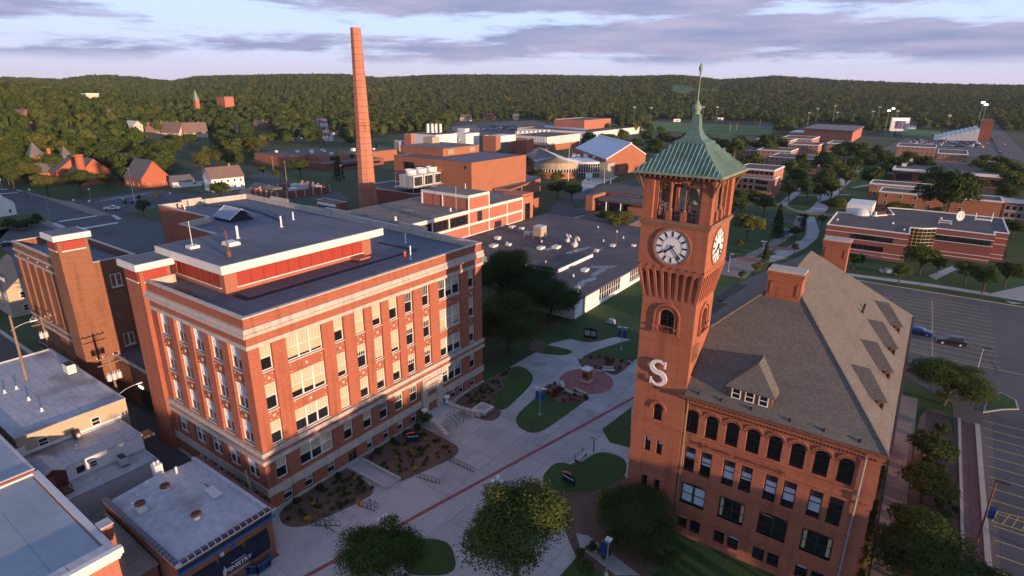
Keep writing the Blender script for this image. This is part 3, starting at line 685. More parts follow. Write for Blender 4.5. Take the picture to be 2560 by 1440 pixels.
for sx in (-1, 1):
    for sy in (-1, 1):
        q = MB()
        for dx_, dy_ in ((1, 1), (1, .45), (.45, 1)):
            q.tube((TX+sx*(ht-.1*dx_), TY+sy*(ht-.1*dy_), 37.0), (TX+sx*(ht+.72*dx_), TY+sy*(ht+.72*dy_), 38.8), .09, n=4)
        q.tube((TX+sx*(ht-.5), TY+sy*(ht-.5), 38.55), (TX+sx*(he-.1), TY+sy*(he-.1), 38.72), .1, n=4); q.build('eave_bracket', M_wood, T)
q = MB(); pr = [(hb+.08, 41.38), (hb+.08, 41.52), (1.02, 41.75), (.68, 42.15), (.46, 42.65), (.36, 43.3), (.3, 43.95)]
for (h0, z0), (h1, z1) in zip(pr, pr[1:]):
    for i in range(4):
        O, u, n = fr(i, 0); q.face((O+n*h0-u*h0+Z3*z0, O+n*h0+u*h0+Z3*z0, O+n*h1+u*h1+Z3*z1, O+n*h1-u*h1+Z3*z1))
q.build('spire', M_copper, T)
q = MB(); c = (TX-.2, TY, 0)
q.lathe((TX-.1, TY, 0), [(.3, 43.9), (.4, 44.02), (.28, 44.12), (.42, 44.3), (.47, 44.5), (.4, 44.72), (.2, 44.9), (.22, 45.02), (.07, 45.2), (.06, 47.0), (.12, 47.05), (.08, 47.2), (.08, 47.6), (.17, 47.75), (.2, 47.95), (.1, 48.2), (.02, 48.4)], 10); q.build('finial', M_copperd, T, True)
q = MB(); vd = Vector((-.93, -.36, 0)); a = Vector((TX-.1, TY, 46.1)); up = Z3
pts = [(0, .05), (.5, .12), (1.1, .34), (1.9, .4), (2.5, .28), (2.2, .1), (2.45, -.1), (1.5, -.34), (.9, -.3), (.4, -.1), (0, -.05)]
q.ext([a+vd*x+up*z for x, z in pts], Vector((-.36, .93, 0))*.05); q.ext([a-vd*x+up*z for x, z in ((0, .05), (1.2, .04), (1.15, .14), (1.75, 0), (1.15, -.14), (1.2, -.04), (0, -.05))], Vector((-.36, .93, 0))*.05)
q.build('weathervane', mat('dark_verdigris', (.05, .1, .09), .5, .2, 1, 5, .2), T)
# dials
for i in (0, 1):
    O, u, n = fr(i, ht); c = O+Z3*32.0; R_ = 1.72
    def disc(r, d, m_, name, par, r0=0):
        b = MB(); k = 48
        for t in range(k):
            A0, A1 = 2*math.pi*t/k, 2*math.pi*(t+1)/k; pt = lambda rr, A_, dd: c+u*(rr*math.cos(A_))+Z3*(rr*math.sin(A_))+n*dd
            if r0: b.face((pt(r0, A0, d), pt(r, A0, d), pt(r, A1, d), pt(r0, A1, d))); b.face((pt(r0, A0, 0), pt(r0, A0, d), pt(r0, A1, d), pt(r0, A1, 0)))
            else: b.face((c+n*d, pt(r, A0, d), pt(r, A1, d)))
            b.face((pt(r, A0, 0), pt(r, A1, 0), pt(r, A1, d), pt(r, A0, d)))
        return b.build(name, m_, par)
    D = disc(R_, .05, M_white, 'clock_dial', T); disc(R_+.18, .12, M_brickT, 'dial_rim', T, R_)
    disc(R_, .06, M_dark, 'minute_ring', D, R_-.17); disc(R_*.56, .06, M_dark, 'inner_ring', D, R_*.56-.03)
    b = MB()
    for t in range(60):
        A_ = 2*math.pi*t/60; r0, r1, hw = (R_-.15, R_-.03, .035)
        d1 = u*math.cos(A_)+Z3*math.sin(A_); d2 = u*-math.sin(A_)+Z3*math.cos(A_); b.face([c+n*.064+d1*x+d2*y for x, y in ((r0, -hw), (r1, -hw), (r1, hw), (r0, hw))])
    tag(b.build('minute_mark', M_white, D), kind='stuff')
    for t in range(12):
        A_ = 2*math.pi*t/12; d1 = u*math.cos(A_)+Z3*math.sin(A_); d2 = u*-math.sin(A_)+Z3*math.cos(A_); b = MB()
        b.ext([c+n*.055+d1*x+d2*y for x, y in ((R_*.6, -.085), (R_*.88, -.085), (R_*.88, .085), (R_*.6, .085))], n*.02); b.build('numeral', M_dark, D)
    for ang, ln, wv in ((90-232, .95, .09), (90-139, 1.5, .06)):
        A_ = math.radians(ang); d1 = u*math.cos(A_)+Z3*math.sin(A_); d2 = u*-math.sin(A_)+Z3*math.cos(A_); b = MB()
        b.ext([c+n*.1+d1*x+d2*y for x, y in ((-.3, -wv*.7), (ln*.7, -wv), (ln*.78, -wv*2), (ln, 0), (ln*.78, wv*2), (ln*.7, wv), (-.3, wv*.7))], n*.03); b.build('clock_hand', M_dark, D)
    b = MB(); b.ext([c+n*.1+u*(.13*math.cos(t*.7854))+Z3*(.13*math.sin(t*.7854)) for t in range(8)], n*.06); b.build('hub', M_dark, D)
# the letter on the front
O, u, n = fr(0, hs); c = O+u*-.28+Z3*18.65
def s_path():
    pts = []
    for t in range(22): A_ = math.radians(35+t*(235/21)); pts.append((.72*math.cos(A_), .68+.62*math.sin(A_)))
    for t in range(22): A_ = math.radians(90-t*(235/21)); pts.append((.78*math.cos(A_), -.62+.68*math.sin(A_)))
    return pts
pts = s_path(); k = len(pts); LFT, RGT = [], []
for i, (x, z) in enumerate(pts):
    x0, z0 = pts[max(i-1, 0)]; x1, z1 = pts[min(i+1, k-1)]; dx_, dz_ = x1-x0, z1-z0; l = math.hypot(dx_, dz_) or 1; f = i/(k-1); wv = .1+.17*math.sin(math.pi*f)**1.3
    LFT.append((x-dz_/l*wv, z+dx_/l*wv)); RGT.append((x+dz_/l*wv, z-dx_/l*wv))
q = MB(); W_ = lambda p: c+n*.18+u*p[0]+Z3*p[1]
for i in range(k-1): q.ext([W_(LFT[i]), W_(LFT[i+1]), W_(RGT[i+1]), W_(RGT[i])], n*.14)
for sx, x, z in ((1, .66, 1.0), (-1, -.72, -.98)): q.ext([W_((x-.09, z-.38)), W_((x+.09, z-.38)), W_((x+.09, z+.36)), W_((x-.09, z+.36))], n*.14)
for p in ((-.4, .9), (.5, -.9), (0, 0)): q.tube(c+u*p[0]+Z3*p[1], c+u*p[0]+Z3*p[1]+n*.2, .04, n=5)
q.build('letter', M_white, T)
# ------------------------------------------------------------ training hall beside the tower
H = root('training_hall', 'red brick hall with a big brown shingled hip roof, arched top windows and small dormers', 'building', (-10, 72, 0))
hx0, hx1, hy0, hy1, hz = -21.2, 1.3, 53.0, 90.7, 16.6
arch = [(-15.02+k*1.985-.63, -15.02+k*1.985+.63) for k in range(8)]
pair = [(a, a+1.15) for a in (-15.43, -13.74, -11.44, -9.76, -7.46, -5.78, -3.54, -1.86)]
seg = [(-15.37, -12.75), (-11.35, -8.78), (-7.45, -4.78), (-3.5, -.82)]
bas = [(a, a+1.1) for a in (-15.4, -13.98, -11.4, -10.0, -7.46, -6.07, -3.47, -2.05)]
q = MB(); O, u, n = (0, hy0, 0), YF, (0, -1, 0)
wall(q, O, u, n, TX+hs-.05, hx1, 12.3, hz, [(a, b, 12.75, 15.38, 'arch') for a, b in arch], .4)
wall(q, O, u, n, TX+hs-.05, hx1, 7.5, 12.3, [(a, b, 8.18, 11.1) for a, b in pair], .35)
wall(q, O, u, n, TX+hs-.05, hx1, 3.2, 7.5, [(a, b, 4.1, 6.75) for a, b in seg], .4)
wall(q, O, u, n, TX+hs-.05, hx1, -.5, 3.2, [(a, b, .95, 2.4) for a, b in bas], .35)
q.face(((hx1, hy0, -.5), (hx1, hy1, -.5), (hx1, hy1, hz), (hx1, hy0, hz))); q.face(((hx0, hy1, -.5), (hx1, hy1, -.5), (hx1, hy1, hz), (hx0, hy1, hz))); q.face(((hx0, 58, -.5), (hx0, hy1, -.5), (hx0, hy1, hz), (hx0, 58, hz)))
q.build('wall', M_brickT, H)
for a, b in arch: window(H, ((a+b)/2, hy0+.34, 12.75), u, b-a-.02, 2.63, 1, 0, M_dark, None, None, M_brownst, True)
for i, (a, b) in enumerate(pair):
    f = (.55, .62, .8, .6, .75, .8, .85, .18)[i]
    w_ = window(H, ((a+b)/2, hy0+.3, 8.18), u, b-a-.02, 2.9, 1, 0, M_dark, (f,), M_blindg, M_brownst)
    MB().box(a+.02, hy0+.16, 10.3, b-.02, hy0+.2, 11.08).build('transom_panel', M_dark, H)
for i, (a, b) in enumerate(seg):
    window(H, ((a+b)/2, hy0+.34, 4.1), u, b-a-.02, 2.3, 2 if i else 2, 0, M_dark, ((.97, .97), 0, (.12, 0), 0)[i] or None, M_blindg if i == 0 else M_blind, M_stone if i == 1 else M_brownst, t=.12)
    k = MB(); c = (a+b)/2; hw = (b-a)/2      # segmental head
    P = [(c-hw, 6.35), (c-hw*.5, 6.62), (c, 6.72), (c+hw*.5, 6.62), (c+hw, 6.35), (c+hw, 6.8), (c-hw, 6.8)]
    k.ext([(x, hy0+.16, z) for x, z in P], (0, .2, 0)); k.build('segmental_head', M_brickD, H)
    if i in (1, 3):
        for s in (-1, 1): MB().face(((c+s*hw*.97, hy0+.36, 4.2), (c+s*hw*.68, hy0+.36, 4.2), (c+s*hw*.68, hy0+.36, 6.3), (c+s*hw*.97, hy0+.36, 6.3))).build('curtain', M_blind, H)
for a, b in bas: window(H, ((a+b)/2, hy0+.3, .95), u, b-a-.02, 1.43, 1, 0, M_dark, (random.choice((0, 0, .3)),), M_blindg, M_brownst)
for i, (a, b) in enumerate(arch):
    k = MB(); c = (a+b)/2; arc_band(k, O, u, n, c, 14.75, .82, 1.0, .1, .12, math.pi-.12); arc_band(k, O, u, n, c, 14.75, .63, .72, .05)
    k.build('arch_moulding', M_brickT, H)
k = MB()
for z0, z1, d in ((12.3, 12.5, .16), (11.15, 11.4, .12), (7.2, 7.5, .14), (2.95, 3.2, .14), (15.75, 15.95, .1), (16.2, 16.6, .25)): k.box(TX+hs+.15, hy0-d, z0, hx1+d, hy0, z1); k.box(hx1, hy0, z0, hx1+d, hy1, z1)
k.build('string_course', M_brickT, H)
k = MB()
for i in range(56): x = -15.6+i*.3; k.box(x-.07, hy0-.22, 15.95, x+.07, hy0, 16.2)
for i in range(36): x = -15.4+i*.47; k.box(x-.06, hy0-.95, 16.72, x+.06, hy0-.1, 16.92)
tag(k.build('eave_dentils', M_brickD, H), kind='stuff')
k = MB().box(-13.75, hy0-.09, 11.45, -6.0, hy0, 12.05); k.build('inscription_panel', M_brickT, H)
worldlink('inscription', text_mesh('STOUT MANUAL TRAINING BUILDING', .46, .02, M_brickD, 0.0, 1.12), H, upright((-10.1, hy0-.11, 11.76), YF))
MB().box(-6.45, hy0-.1, 11.5, -6.05, hy0-.085, 12.0).build('plaque', M_brickD, H)
for x in (.14, -15.6):
    k = MB().tube((x, hy0-.16, 1), (x, hy0-.16, 16.3), .09, n=7); k.tube((x, hy0-.16, 16.3), (x-.1, hy0-.85, 16.95), .08, n=6)
    for z in (4, 8, 12): k.box(x-.14, hy0-.26, z, x+.14, hy0, z+.12)
    k.build('downpipe', M_pole if x < 0 else M_grey, H)
# roof
ex0, ex1, ey0, ey1, ez = -21.85, 1.67, 52.15, 91.6, 17.16; rx, rz_, ra, rb = -10.0, 27.75, 64.3, 76.2
q = MB(); F0, F1, B0, B1 = (ex0, ey0, ez), (ex1, ey0, ez), (ex0, ey1, ez), (ex1, ey1, ez); Ra, Rb = (rx, ra, rz_), (rx, rb, rz_)
cx_ = TX+hs+.03; Hp = Vector(F0).lerp(Vector(Ra), (cx_-ex0)/(rx-ex0)); q.face(((cx_, ey0, ez), F1, Ra, Hp)); q.face((F1, B1, Rb, Ra)); q.face((B1, B0, Rb)); q.face((B0, (ex0, Hp.y, ez), Hp, Ra, Rb)); q.build('roof', M_shingle, H)
MB().box(cx_, ey0, ez-.2, ex1, ey1, ez-.02).box(ex0, Hp.y, ez-.2, cx_, ey1, ez-.02).build('soffit', M_wood, H)
k = MB(); k.box(cx_-.4, ey0-.12, ez-.22, ex1+.12, ey0, ez+.06); k.box(ex1, ey0, ez-.22, ex1+.12, ey1, ez+.06); k.build('gutter', M_rust, H)
for i in range(24): MB().box(ex1+.12, ey0+i*1.64, ez-.2, ex1+.17, ey0+i*1.64+1.55, ez+.08).build('gutter_guard', M_maroonpaint, H)
k = MB(); k.tube(F1, Ra, .12, n=5); k.tube(Hp, Ra, .12, n=5); k.tube(Ra, Rb, .13, n=5); k.tube(B1, Rb, .12, n=5); k.build('ridge_cap', M_shingle, H)
for x in (-14.6, -12.4, -9.6, -6.2, -3.4, -.6): MB().box(x-.1, ey0+.35, ez+.25, x+.1, ey0+.5, ez+.62).build('snow_guard', M_dark, H)
def stack(name, x0, y0, x1, y1, z0, z1, par=H):
    q = MB(); q.box(x0, y0, z0, x1, y1, z1-.45)
    for i, d in enumerate((.06, .13, .2)): q.box(x0-d, y0-d, z1-.75+i*.2, x1+d, y1+d, z1-.75+(i+1)*.2)
    c = q.build(name, M_brickT, par)
    k = MB(); w = x1-x0; a, b = x0+w*.1, x1-w*.1; z2, z3 = z1-2.6, z1-1.2
    if name == 'chimney':
        for s in ((a, z2, b, z2+.1), (a, z3-.1, b, z3), (a, z2, a+.1, z3), (b-.1, z2, b, z3)): k.box(s[0], y0-.06, s[1], s[2], y0, s[3])
        k.build('chimney_panel', M_brickT, c)
    MB().box(x0-.1, y0-.1, z1-.14, x1+.1, y1+.1, z1+.06).build('chimney_cap', M_stone, c); return c
stack('chimney', -11.65, 62.0, -8.4, 63.9, 24.6, 28.75)
stack('chimney', -10.75, 92.9, -7.5, 95.2, 0, 25.9)
def dormer(P, ax, L_, hw, hgt, e, parts=3):
    """P: ridge end over the main roof; ax: horizontal way out; hipped little roof over a window front"""
    ax = Vector(ax); sd = Vector((-ax.y, ax.x, 0)); P = Vector(P)
    Rf = P+ax*L_; fl = Rf+ax*(hw*.95)-sd*hw-Z3*hgt; frr = Rf+ax*(hw*.95)+sd*hw-Z3*hgt
    bl = P-ax*0-sd*hw-Z3*hgt+ax*((hgt/.9)*1.0); br = bl+sd*2*hw
    r = MB(); r.ext((P, bl, fl, Rf), (0, 0, -.12)); r.ext((P, Rf, frr, br), (0, 0, -.12)); r.ext((Rf, fl, frr), (0, 0, -.12)); d = r.build('dormer', M_shingle, H)
    i0 = Rf+ax*(hw*.95-e); wl, wr = -sd*(hw-e), sd*(hw-e); top = -Z3*(hgt+.02); bot = -Z3*(hgt+1.75)
    b = MB(); back = P+ax*(hgt/.9+.2)
    for s in (wl, wr): b.face((i0+s+top, i0+s+bot, back+s+top))
    b.face((i0+wl+top, i0+wl+bot, i0+wr+bot, i0+wr+top)); b.build('dormer_wall', M_wood, d)
    if ax.y < -.5:
        for k in range(3):
            c = i0-sd*((k-1)*1.25)-Z3*(hgt+1.2); simple_window(d, c+ax*.03, (1, 0, 0), .85, 1.1, M_trim, 1, 2, solo=True)
    else:
        for k in range(2): simple_window(d, back.lerp(i0, .45+.38*k)+wl+Z3*(-hgt-1.05+.35*(1-k))-sd*.03, (1, 0, 0), .55, .75, M_brownst, 1, 1, solo=True)
    return d
dormer((-9.95, 57.0, 21.35), (0, -1, 0), 2.1, 2.25, 2.15, .28)
for yy in (60.2, 67.6, 74.6, 82.4): dormer((-2.95, yy, 21.25), (1, 0, 0), 1.75, 2.05, 2.0, .3)
dormer((-17.1, 70, 21.3), (-1, 0, 0), 1.8, 2.1, 2.0, .3); dormer((-17.1, 79, 21.3), (-1, 0, 0), 1.8, 2.1, 2.0, .3)
for y in (76.5, 74.8): MB().tube((-3.4, y, 21.6), (-3.4, y, 22.4), .13, n=7).build('vent_pipe', M_dark, H)
# rear wing of the hall, mostly hidden
# ------------------------------------------------------------ roofs at the lower left
def low_shop(name, label, x0, y0, x1, y1, z, wm, rm, **k): return block(name, label, x0, y0, x1, y1, z, wm, rm, par=.12, cm=k.pop('cm', M_whiteroof), ct=.15, **k)
M_beige = mat('beige_stucco', (.46, .36, .25), .9, .1, .4, 3, .08)
S1 = low_shop('grey_roof_shop', 'low shop with a stained pale grey flat roof and a beige end wall', -106, 14, -80, 25.6, 7.5, M_beige, M_whiteroof)
for y, z in ((21.9, 5.75), (16.4, 5.7)): simple_window(S1, (-79.98, y, z-.35), XF, 1.0, 1.15, M_trim, 1, 2)
MB().box(-79.95, 14.2, 5.1, -79.85, 25.4, 5.55).build('flashing', M_white, S1)
S2 = low_shop('white_wall_shop', 'lower shop with a scuffed grey roof and a white painted end wall', -79.85, 14, -73.5, 24.4, 5.1, M_white, M_whiteroof)
for y in (17.6, 18.9): simple_window(S2, (-73.48, y, 3.75), XF, .8, .8, M_dark if y < 18 else M_trim, 1, 2)
S3 = low_shop('back_shed', 'lowest shed roof below the white painted end wall', -73.45, 13.6, -69.9, 24.2, 3.2, M_lgrey, M_whiteroof)
r = root('porch', 'small gabled porch with a maroon end beside the white wall', 'porch', (-75.4, 14.8, 3))
q = MB(); q.ext([(-77.5, 13.8, 5.0), (-73.0, 13.8, 5.0), (-73.0, 15.0, 5.7), (-77.5, 15.0, 5.7)], (0, 0, .12)); q.ext([(-77.5, 15.0, 5.7), (-73.0, 15.0, 5.7), (-73.0, 16.3, 5.0), (-77.5, 16.3, 5.0)], (0, 0, .12)); q.build('roof', M_whiteroof, r)
q = MB(); q.ext([(-73.2, 13.9, 5.0), (-73.2, 15, 5.65), (-73.2, 16.2, 5.0), (-73.2, 16.2, 3.1), (-73.2, 13.9, 3.1)], (-.1, 0, 0)); q.build('gable_wall', M_maroonpaint, r)
MB().box(-73.19, 14.1, 3.2, -73.12, 15.0, 4.9).build('door', M_wood, r)
q = MB()
for a, b in (((-71.2, 14.2), (-71.2, 15.9)), ((-72.9, 15.9), (-71.2, 15.9))):
    for z in (3.7, 4.15): q.tube((*a, z), (*b, z), .03, n=4)
    for p in (a, b): q.tube((*p, 3.2), (*p, 4.15), .03, n=4)
q.box(-73, 14.1, 3.22, -71.2, 15.9, 3.35); thing(q, 'landing_rail', M_rust, 'rusty railed landing in front of the maroon porch', 'railing')
S4 = low_shop('pale_roof_shop', 'shop with a pale blue membrane roof, furthest of its row', -88, -8, -70.1, 13.0, 8.3, M_brickD, M_blueroof)
S5 = root('pink_front_shop', 'shop with a blue grey membrane roof and a pink stucco front under a moulded cornice', 'building', (-60, 2, 0))
MB().box(-70.0, -10, -.3, -51.3, 13.1, 7.7).build('wall', M_brickP, S5)
q = MB()
xs = [-69.9+i*3.08 for i in range(7)]
for i in range(6):
    for j in range(6): MB().box(xs[i]+.012, -9+j*3.6+.012, 7.7, xs[i+1]-.012, -9+(j+1)*3.6-.012, 7.78).build('roof_sheet', M_blueroof, S5)
q = MB(); q.box(-70.1, 12.75, 7.7, -51.3, 13.3, 8.05); q.box(-70.2, -10, 7.7, -69.9, 12.75, 8.0); q.build('coping', M_lgrey, S5)
for i in range(5): MB().box(-52.3, -4+i*3.45, 7.7, -51.3, -4+i*3.45+3.38, 8.35).build('parapet_block', M_whiteroof, S5)
q = MB(); q.box(-51.3, -10, 7.75, -50.75, 13.55, 8.35); q.box(-51.3, -10, 7.4, -50.95, 13.4, 7.75); q.box(-51.3, -10, 7.15, -51.1, 13.3, 7.4); q.build('cornice', M_trim, S5)
MB().box(-51.25, -10, 0, -51.15, 13.1, 7.1).build('pink_front', M_brickP, S5)
q = MB().box(-55.5, 13.35, 3, -54.5, 14.2, 8.4); c = thing(q, 'brick_chimney', M_brickT, 'short square brick chimney behind the pink fronted shop', 'chimney'); worldlink('cap', MB().box(-55.6, 13.25, 8.4, -54.4, 14.3, 8.55).mesh('cap', M_whiteroof), c)
q = MB().ext([(-62.8, 13.3, 4.6), (-51.2, 13.3, 4.2), (-51.2, 16.0, 4.2), (-62.8, 16.0, 4.6)], (0, 0, .15)); r = thing(q, 'lean_to_roof', M_gravel, 'rusty stained lean-to roof squeezed between pink shop and tiled parapet', 'roof')
worldlink('wall', MB().box(-62.6, 13.4, 0, -51.4, 15.9, 4.2).mesh('wall', M_brickD), r)
# dish drain on the pale roof
q = MB().lathe((-64.5, 8.2, 7.78), [(.25, 0), (.25, .14), (.1, .18)], 10); thing(q, 'roof_drain', M_dark, 'dark drain strainer on the pale membrane roof', 'roof drain')
# ministry building
MN = root('ministry_building', 'brown brick corner building with tiled parapet and a white MINISTRY sign', 'building', (-55, 21, 0))
mx0, mx1, my0, my1, mz = -62.8, -47.8, 16.2, 25.4, 5.5
MB().box(mx0, my0, -.3, mx1, my1, mz).build('wall', M_brickB, MN)
rg = 20.8
q = MB(); q.face(((mx0+.3, my0+.3, mz+.05), (mx1-.3, my0+.3, mz+.05), (mx1-.3, rg, mz+.22), (mx0+.3, rg, mz+.4))); q.face(((mx0+.3, rg, mz+.4), (mx1-.3, rg, mz+.22), (mx1-.3, my1-.3, mz+.05), (mx0+.3, my1-.3, mz+.05))); q.build('roof', M_whiteroof, MN)
def tiles(n, f):
    for i in range(n):
        q = f(i); q.build('coping_tile', M_tile, MN)
L1 = (mx1-mx0)/22
tiles(22, lambda i: MB().box(mx0+i*L1+.05, my0-.1, mz+.18, mx0+(i+1)*L1-.05, my0+.32, mz+.44))
L2 = (my1-my0)/14
tiles(14, lambda i: MB().box(mx1-.32, my0+.35+i*L2*.96+.05, mz+.18, mx1+.1, my0+.35+(i+1)*L2*.96-.05, mz+.44))
tiles(22, lambda i: MB().box(mx0+i*L1+.05, my1+.15, mz-.05, mx0+(i+1)*L1-.05, my1+.6, mz+.15))
q = MB()
for i in range(23): q.box(mx0+i*L1-.05, my0-.1, mz+.1, mx0+i*L1+.05, my0+.32, mz+.4); q.box(mx0+i*L1-.04, my1+.15, mz-.1, mx0+i*L1+.04, my1+.6, mz+.1)
for i in range(15): q.box(mx1-.32, my0+.3+i*L2*.96, mz+.1, mx1+.1, my0+.4+i*L2*.96, mz+.4)
q.box(mx0, my0-.08, mz, mx1, my0+.3, mz+.18); q.box(mx1-.3, my0, mz, mx1+.08, my1, mz+.18); tag(q.build('tile_joint', M_lgrey, MN), kind='stuff')
MB().box(mx0, my1-.3, mz, mx1, my1+.12, mz+.3).build('coping', M_whiteroof, MN)
MB().box(mx1+.1, my0-.1, 4.85, mx1+.3, my1+.3, 5.0).build('blue_trim', M_bluepaint, MN); MB().box(mx1+.02, my0, 5.02, mx1+.12, my1, 5.3).build('fascia', M_dark, MN)
q = MB().ext([(mx1+.02, 17.0, 3.4), (mx1+.02, 24.8, 3.45), (mx1+.02, 24.8, 1.5), (mx1+.02, 22.9, 1.45), (mx1+.02, 22.2, 1.75), (mx1+.02, 17.0, 1.75)], (.1, 0, 0)); q.build('sign_board', M_navy, MN)
q = MB()
for k in range(5):
    for i in range(3): q.box(mx1+.02, 17.1+i*2.6, 3.5+k*.1, mx1+.08, 19.5+i*2.6, 3.55+k*.1)
q.build('vent_grille', M_dark, MN)
worldlink('sign_lettering', text_mesh('MINISTRY', .62, .02, M_white, .005), MN, upright((mx1+.15, 21.4, 2.1), XF))
q = MB(); q.box(mx1+.12, 20.02, 1.72, mx1+.16, 20.07, 2.75); q.box(mx1+.12, 19.86, 2.4, mx1+.16, 20.24, 2.46)
for i in range(3): q.box(mx1+.12, 19.84+i*.06, 1.72, mx1+.16, 19.87+i*.06, 2.3)
q.box(mx1+.12, 20.7, 2.58, mx1+.15, 22.2, 2.62); q.box(mx1+.12, 19.6, 1.4, mx1+.15, 22.4, 1.43); q.build('sign_cross', M_white, MN)
for y in (19.9, 21.0): MB().box(mx1+.02, y, 4.0, mx1+.14, y+.35, 4.4).build('flood_lamp', M_bluepaint if y > 20 else M_blindg, MN)
q = MB(); g = MB()
for (a, b) in (((mx1, 22.0), (mx1+.9, 22.7)), ((mx1+.9, 22.7), (mx1+.9, 24.0)), ((mx1+.9, 24.0), (mx1+.25, 24.6)), ((mx1, 20.4), (mx1+.9, 21.0))):
    d = Vector((b[0]-a[0], b[1]-a[1], 0)).normalized()*.07
    for z0, z1 in ((.2, .3), (1.05, 1.2)): q.ext([(a[0], a[1], z0), (b[0], b[1], z0), (b[0], b[1], z1), (a[0], a[1], z1)], (.07, .03, 0))
    for t in (0, .5, 1): p = Vector((*a, 0)).lerp(Vector((*b, 0)), t); q.box(p.x-.05, p.y-.05, 0, p.x+.06, p.y+.05, 1.2)
    g.face([(a[0]+.03, a[1], .3), (b[0]+.03, b[1], .3), (b[0]+.03, b[1], 1.05), (a[0]+.03, a[1], 1.05)])
w_ = q.build('bay_window', M_bluepaint, MN); g.build('pane', M_glass, w_)
# things on these roofs
def vent_pipe(x, y, z, h=.5, r=.12, label='', m_=M_white, g=None, cat='vent'):
    q = MB().lathe((x, y, z), [(r*1.9, 0), (r*1.5, .08), (r, .12), (r, h), (r*.8, h)], 9); return thing(q, 'vent_pipe', m_, label, cat, g, smooth=False)
def turbine(x, y, z, label, box=False):
    r = root('roof_ventilator', label, 'ventilator', (x, y, z)); q = MB()
    if box: q.box(x-.42, y-.42, z, x+.42, y+.42, z+.35)
    q.lathe((x, y, z+(.35 if box else 0)), [(.32, 0), (.32, .35), (.38, .4)], 12); q.build('curb', M_white, r)
    q = MB().lathe((x, y, z+(.75 if box else .4)), [(.36, 0), (.5, .08), (.5, .28), (.42, .34), (.42, .2), (.3, .16)], 14); q.build('hood', M_rust, r)
turbine(-59.3, 20.7, 5.75, 'rust topped round ventilator near the white chimney of the tiled roof'); turbine(-52.4, 20.4, 5.75, 'rust topped round ventilator nearest the street on the tiled roof'); turbine(-58.2, 17.8, 5.6, 'rust topped ventilator standing on a square white curb', True)
q = MB().box(-63.4, 21.2, 4, -62.5, 22.0, 7.0); r = thing(q, 'white_chimney', M_white, 'whitewashed square chimney with two pots at the roof edge', 'chimney')
for y in (21.4, 21.8): worldlink('pot', MB().tube((-62.95, y, 7), (-62.95, y, 7.35), .13, n=8).mesh('pot', M_lgrey), r)
vent_pipe(-61.3, 22.8, 5.6, 1.0, .13, 'white elbow vent beside the whitewashed chimney'); vent_pipe(-61.9, 20.0, 5.75, .45, .1, 'small white vent halfway along the tiled roof edge'); vent_pipe(-61.0, 18.6, 5.65, .45, .1, 'small white vent above the square curbed ventilator'); vent_pipe(-59.5, 17.6, 5.6, .5, .13, 'round white cap vent left of the square curb')
for i in range(2):
    r = root('roof_hatch', ('flat grey roof hatch, upper of two on the tiled roof', 'flat grey roof hatch, lower of two on the tiled roof')[i], 'roof hatch', (-55.4+i*1.1, 23.4-i*.1, 5.6)); x = -55.4+i*1.1
    MB().box(x-.5, 23.0-i*.1, 5.6, x+.5, 23.9-i*.1, 5.85).build('curb', M_whiteroof, r); MB().box(x-.55, 22.95-i*.1, 5.85, x+.55, 23.95-i*.1, 5.92).build('lid', M_lgrey, r)
thing(MB().box(-57.2, 23.6, 5.62, -55.9, 23.75, 5.68), 'plank', M_wood, 'loose plank lying on the tiled roof', 'plank')
q = MB().tube((-52.5, 26.6, 0), (-53.9, 26.6, 7.0), .13, n=7); thing(q, 'leaning_post', M_pole, 'stub pole leaning in the alley beside the tiled building', 'pole')
def ac_unit(x, y, z, s, label, m_=M_trim, rz=0):
    r = root('air_conditioner', label, 'air conditioner', (x, y, z), None, rz)
    MB().box(-s*.6, -s*.35, .12, s*.6, s*.35, s*.95).local('case', m_, r); MB().box(-s*.55, -s*.3, s*.95, s*.55, s*.3, s).local('top_grille', M_dark, r)
    k = MB(); k.ext([(s*.61, math.cos(t*.5236)*s*.27, s*.53+math.sin(t*.5236)*s*.27) for t in range(12)], (.03, 0, 0)); k.local('fan_grille', M_lgrey, r)
    k = MB(); k.box(-s*.6, -s*.35, 0, -s*.4, s*.35, .12); k.box(s*.4, -s*.35, 0, s*.6, s*.35, .12); k.local('feet', M_dark, r); return r
ac_unit(-94.4, 24.4, 7.4, 1.5, 'white box air conditioner with a round fan on the stained shop roof'); ac_unit(-80.6+1.2, 19.5, 5.1, .9, 'brown air conditioner standing below the beige end wall', M_rust); ac_unit(-72.2, 21.4, 3.2, 1.1, 'grey air conditioner on rails on the lowest shed roof', M_lgrey)
for (x, y), t in zip(((-94.7, 18.3), (-89.8, 18.2), (-85.2, 18.2), (-94.6, 17)), ('second', 'third', 'last', 'first')): vent_pipe(x, y, 7.4, .45, .13, f'small white vent, {t} in the row across the stained shop roof', g='vents on the stained shop roof')
vent_pipe(-76.9, 18.6, 5.0, .5, .13, 'single white vent on the scuffed roof above the white wall'); vent_pipe(-71.1, 18.5, 3.1, .4, .1, 'small vent on the lowest shed roof')
r = root('white_curb_box', 'white box chimney on the edge of the pale roof', 'chimney', (-80.5, 14.1, 5)); MB().box(-81.2, 13.2, 5, -79.8, 14.6, 6.3).build('box', M_white, r); MB().box(-81.0, 13.4, 6.3, -80.0, 14.4, 6.36).build('top', M_rust, r)
q = MB().box(-74.6, 24.3, 4.7, -73.0, 25.6, 5.0); thing(q, 'wall_shelf', M_wood, 'little timber shelf sticking out over the alley', 'shelf')
q = MB().ext([(-95, 14.1, 7.6), (-89, 14.1, 7.6), (-92, 14.1, 8.7)], (0, -6, 0)); thing(q, 'gable_end', M_maroonpaint, 'small maroon gable with a white bargeboard cut by the left edge', 'gable')
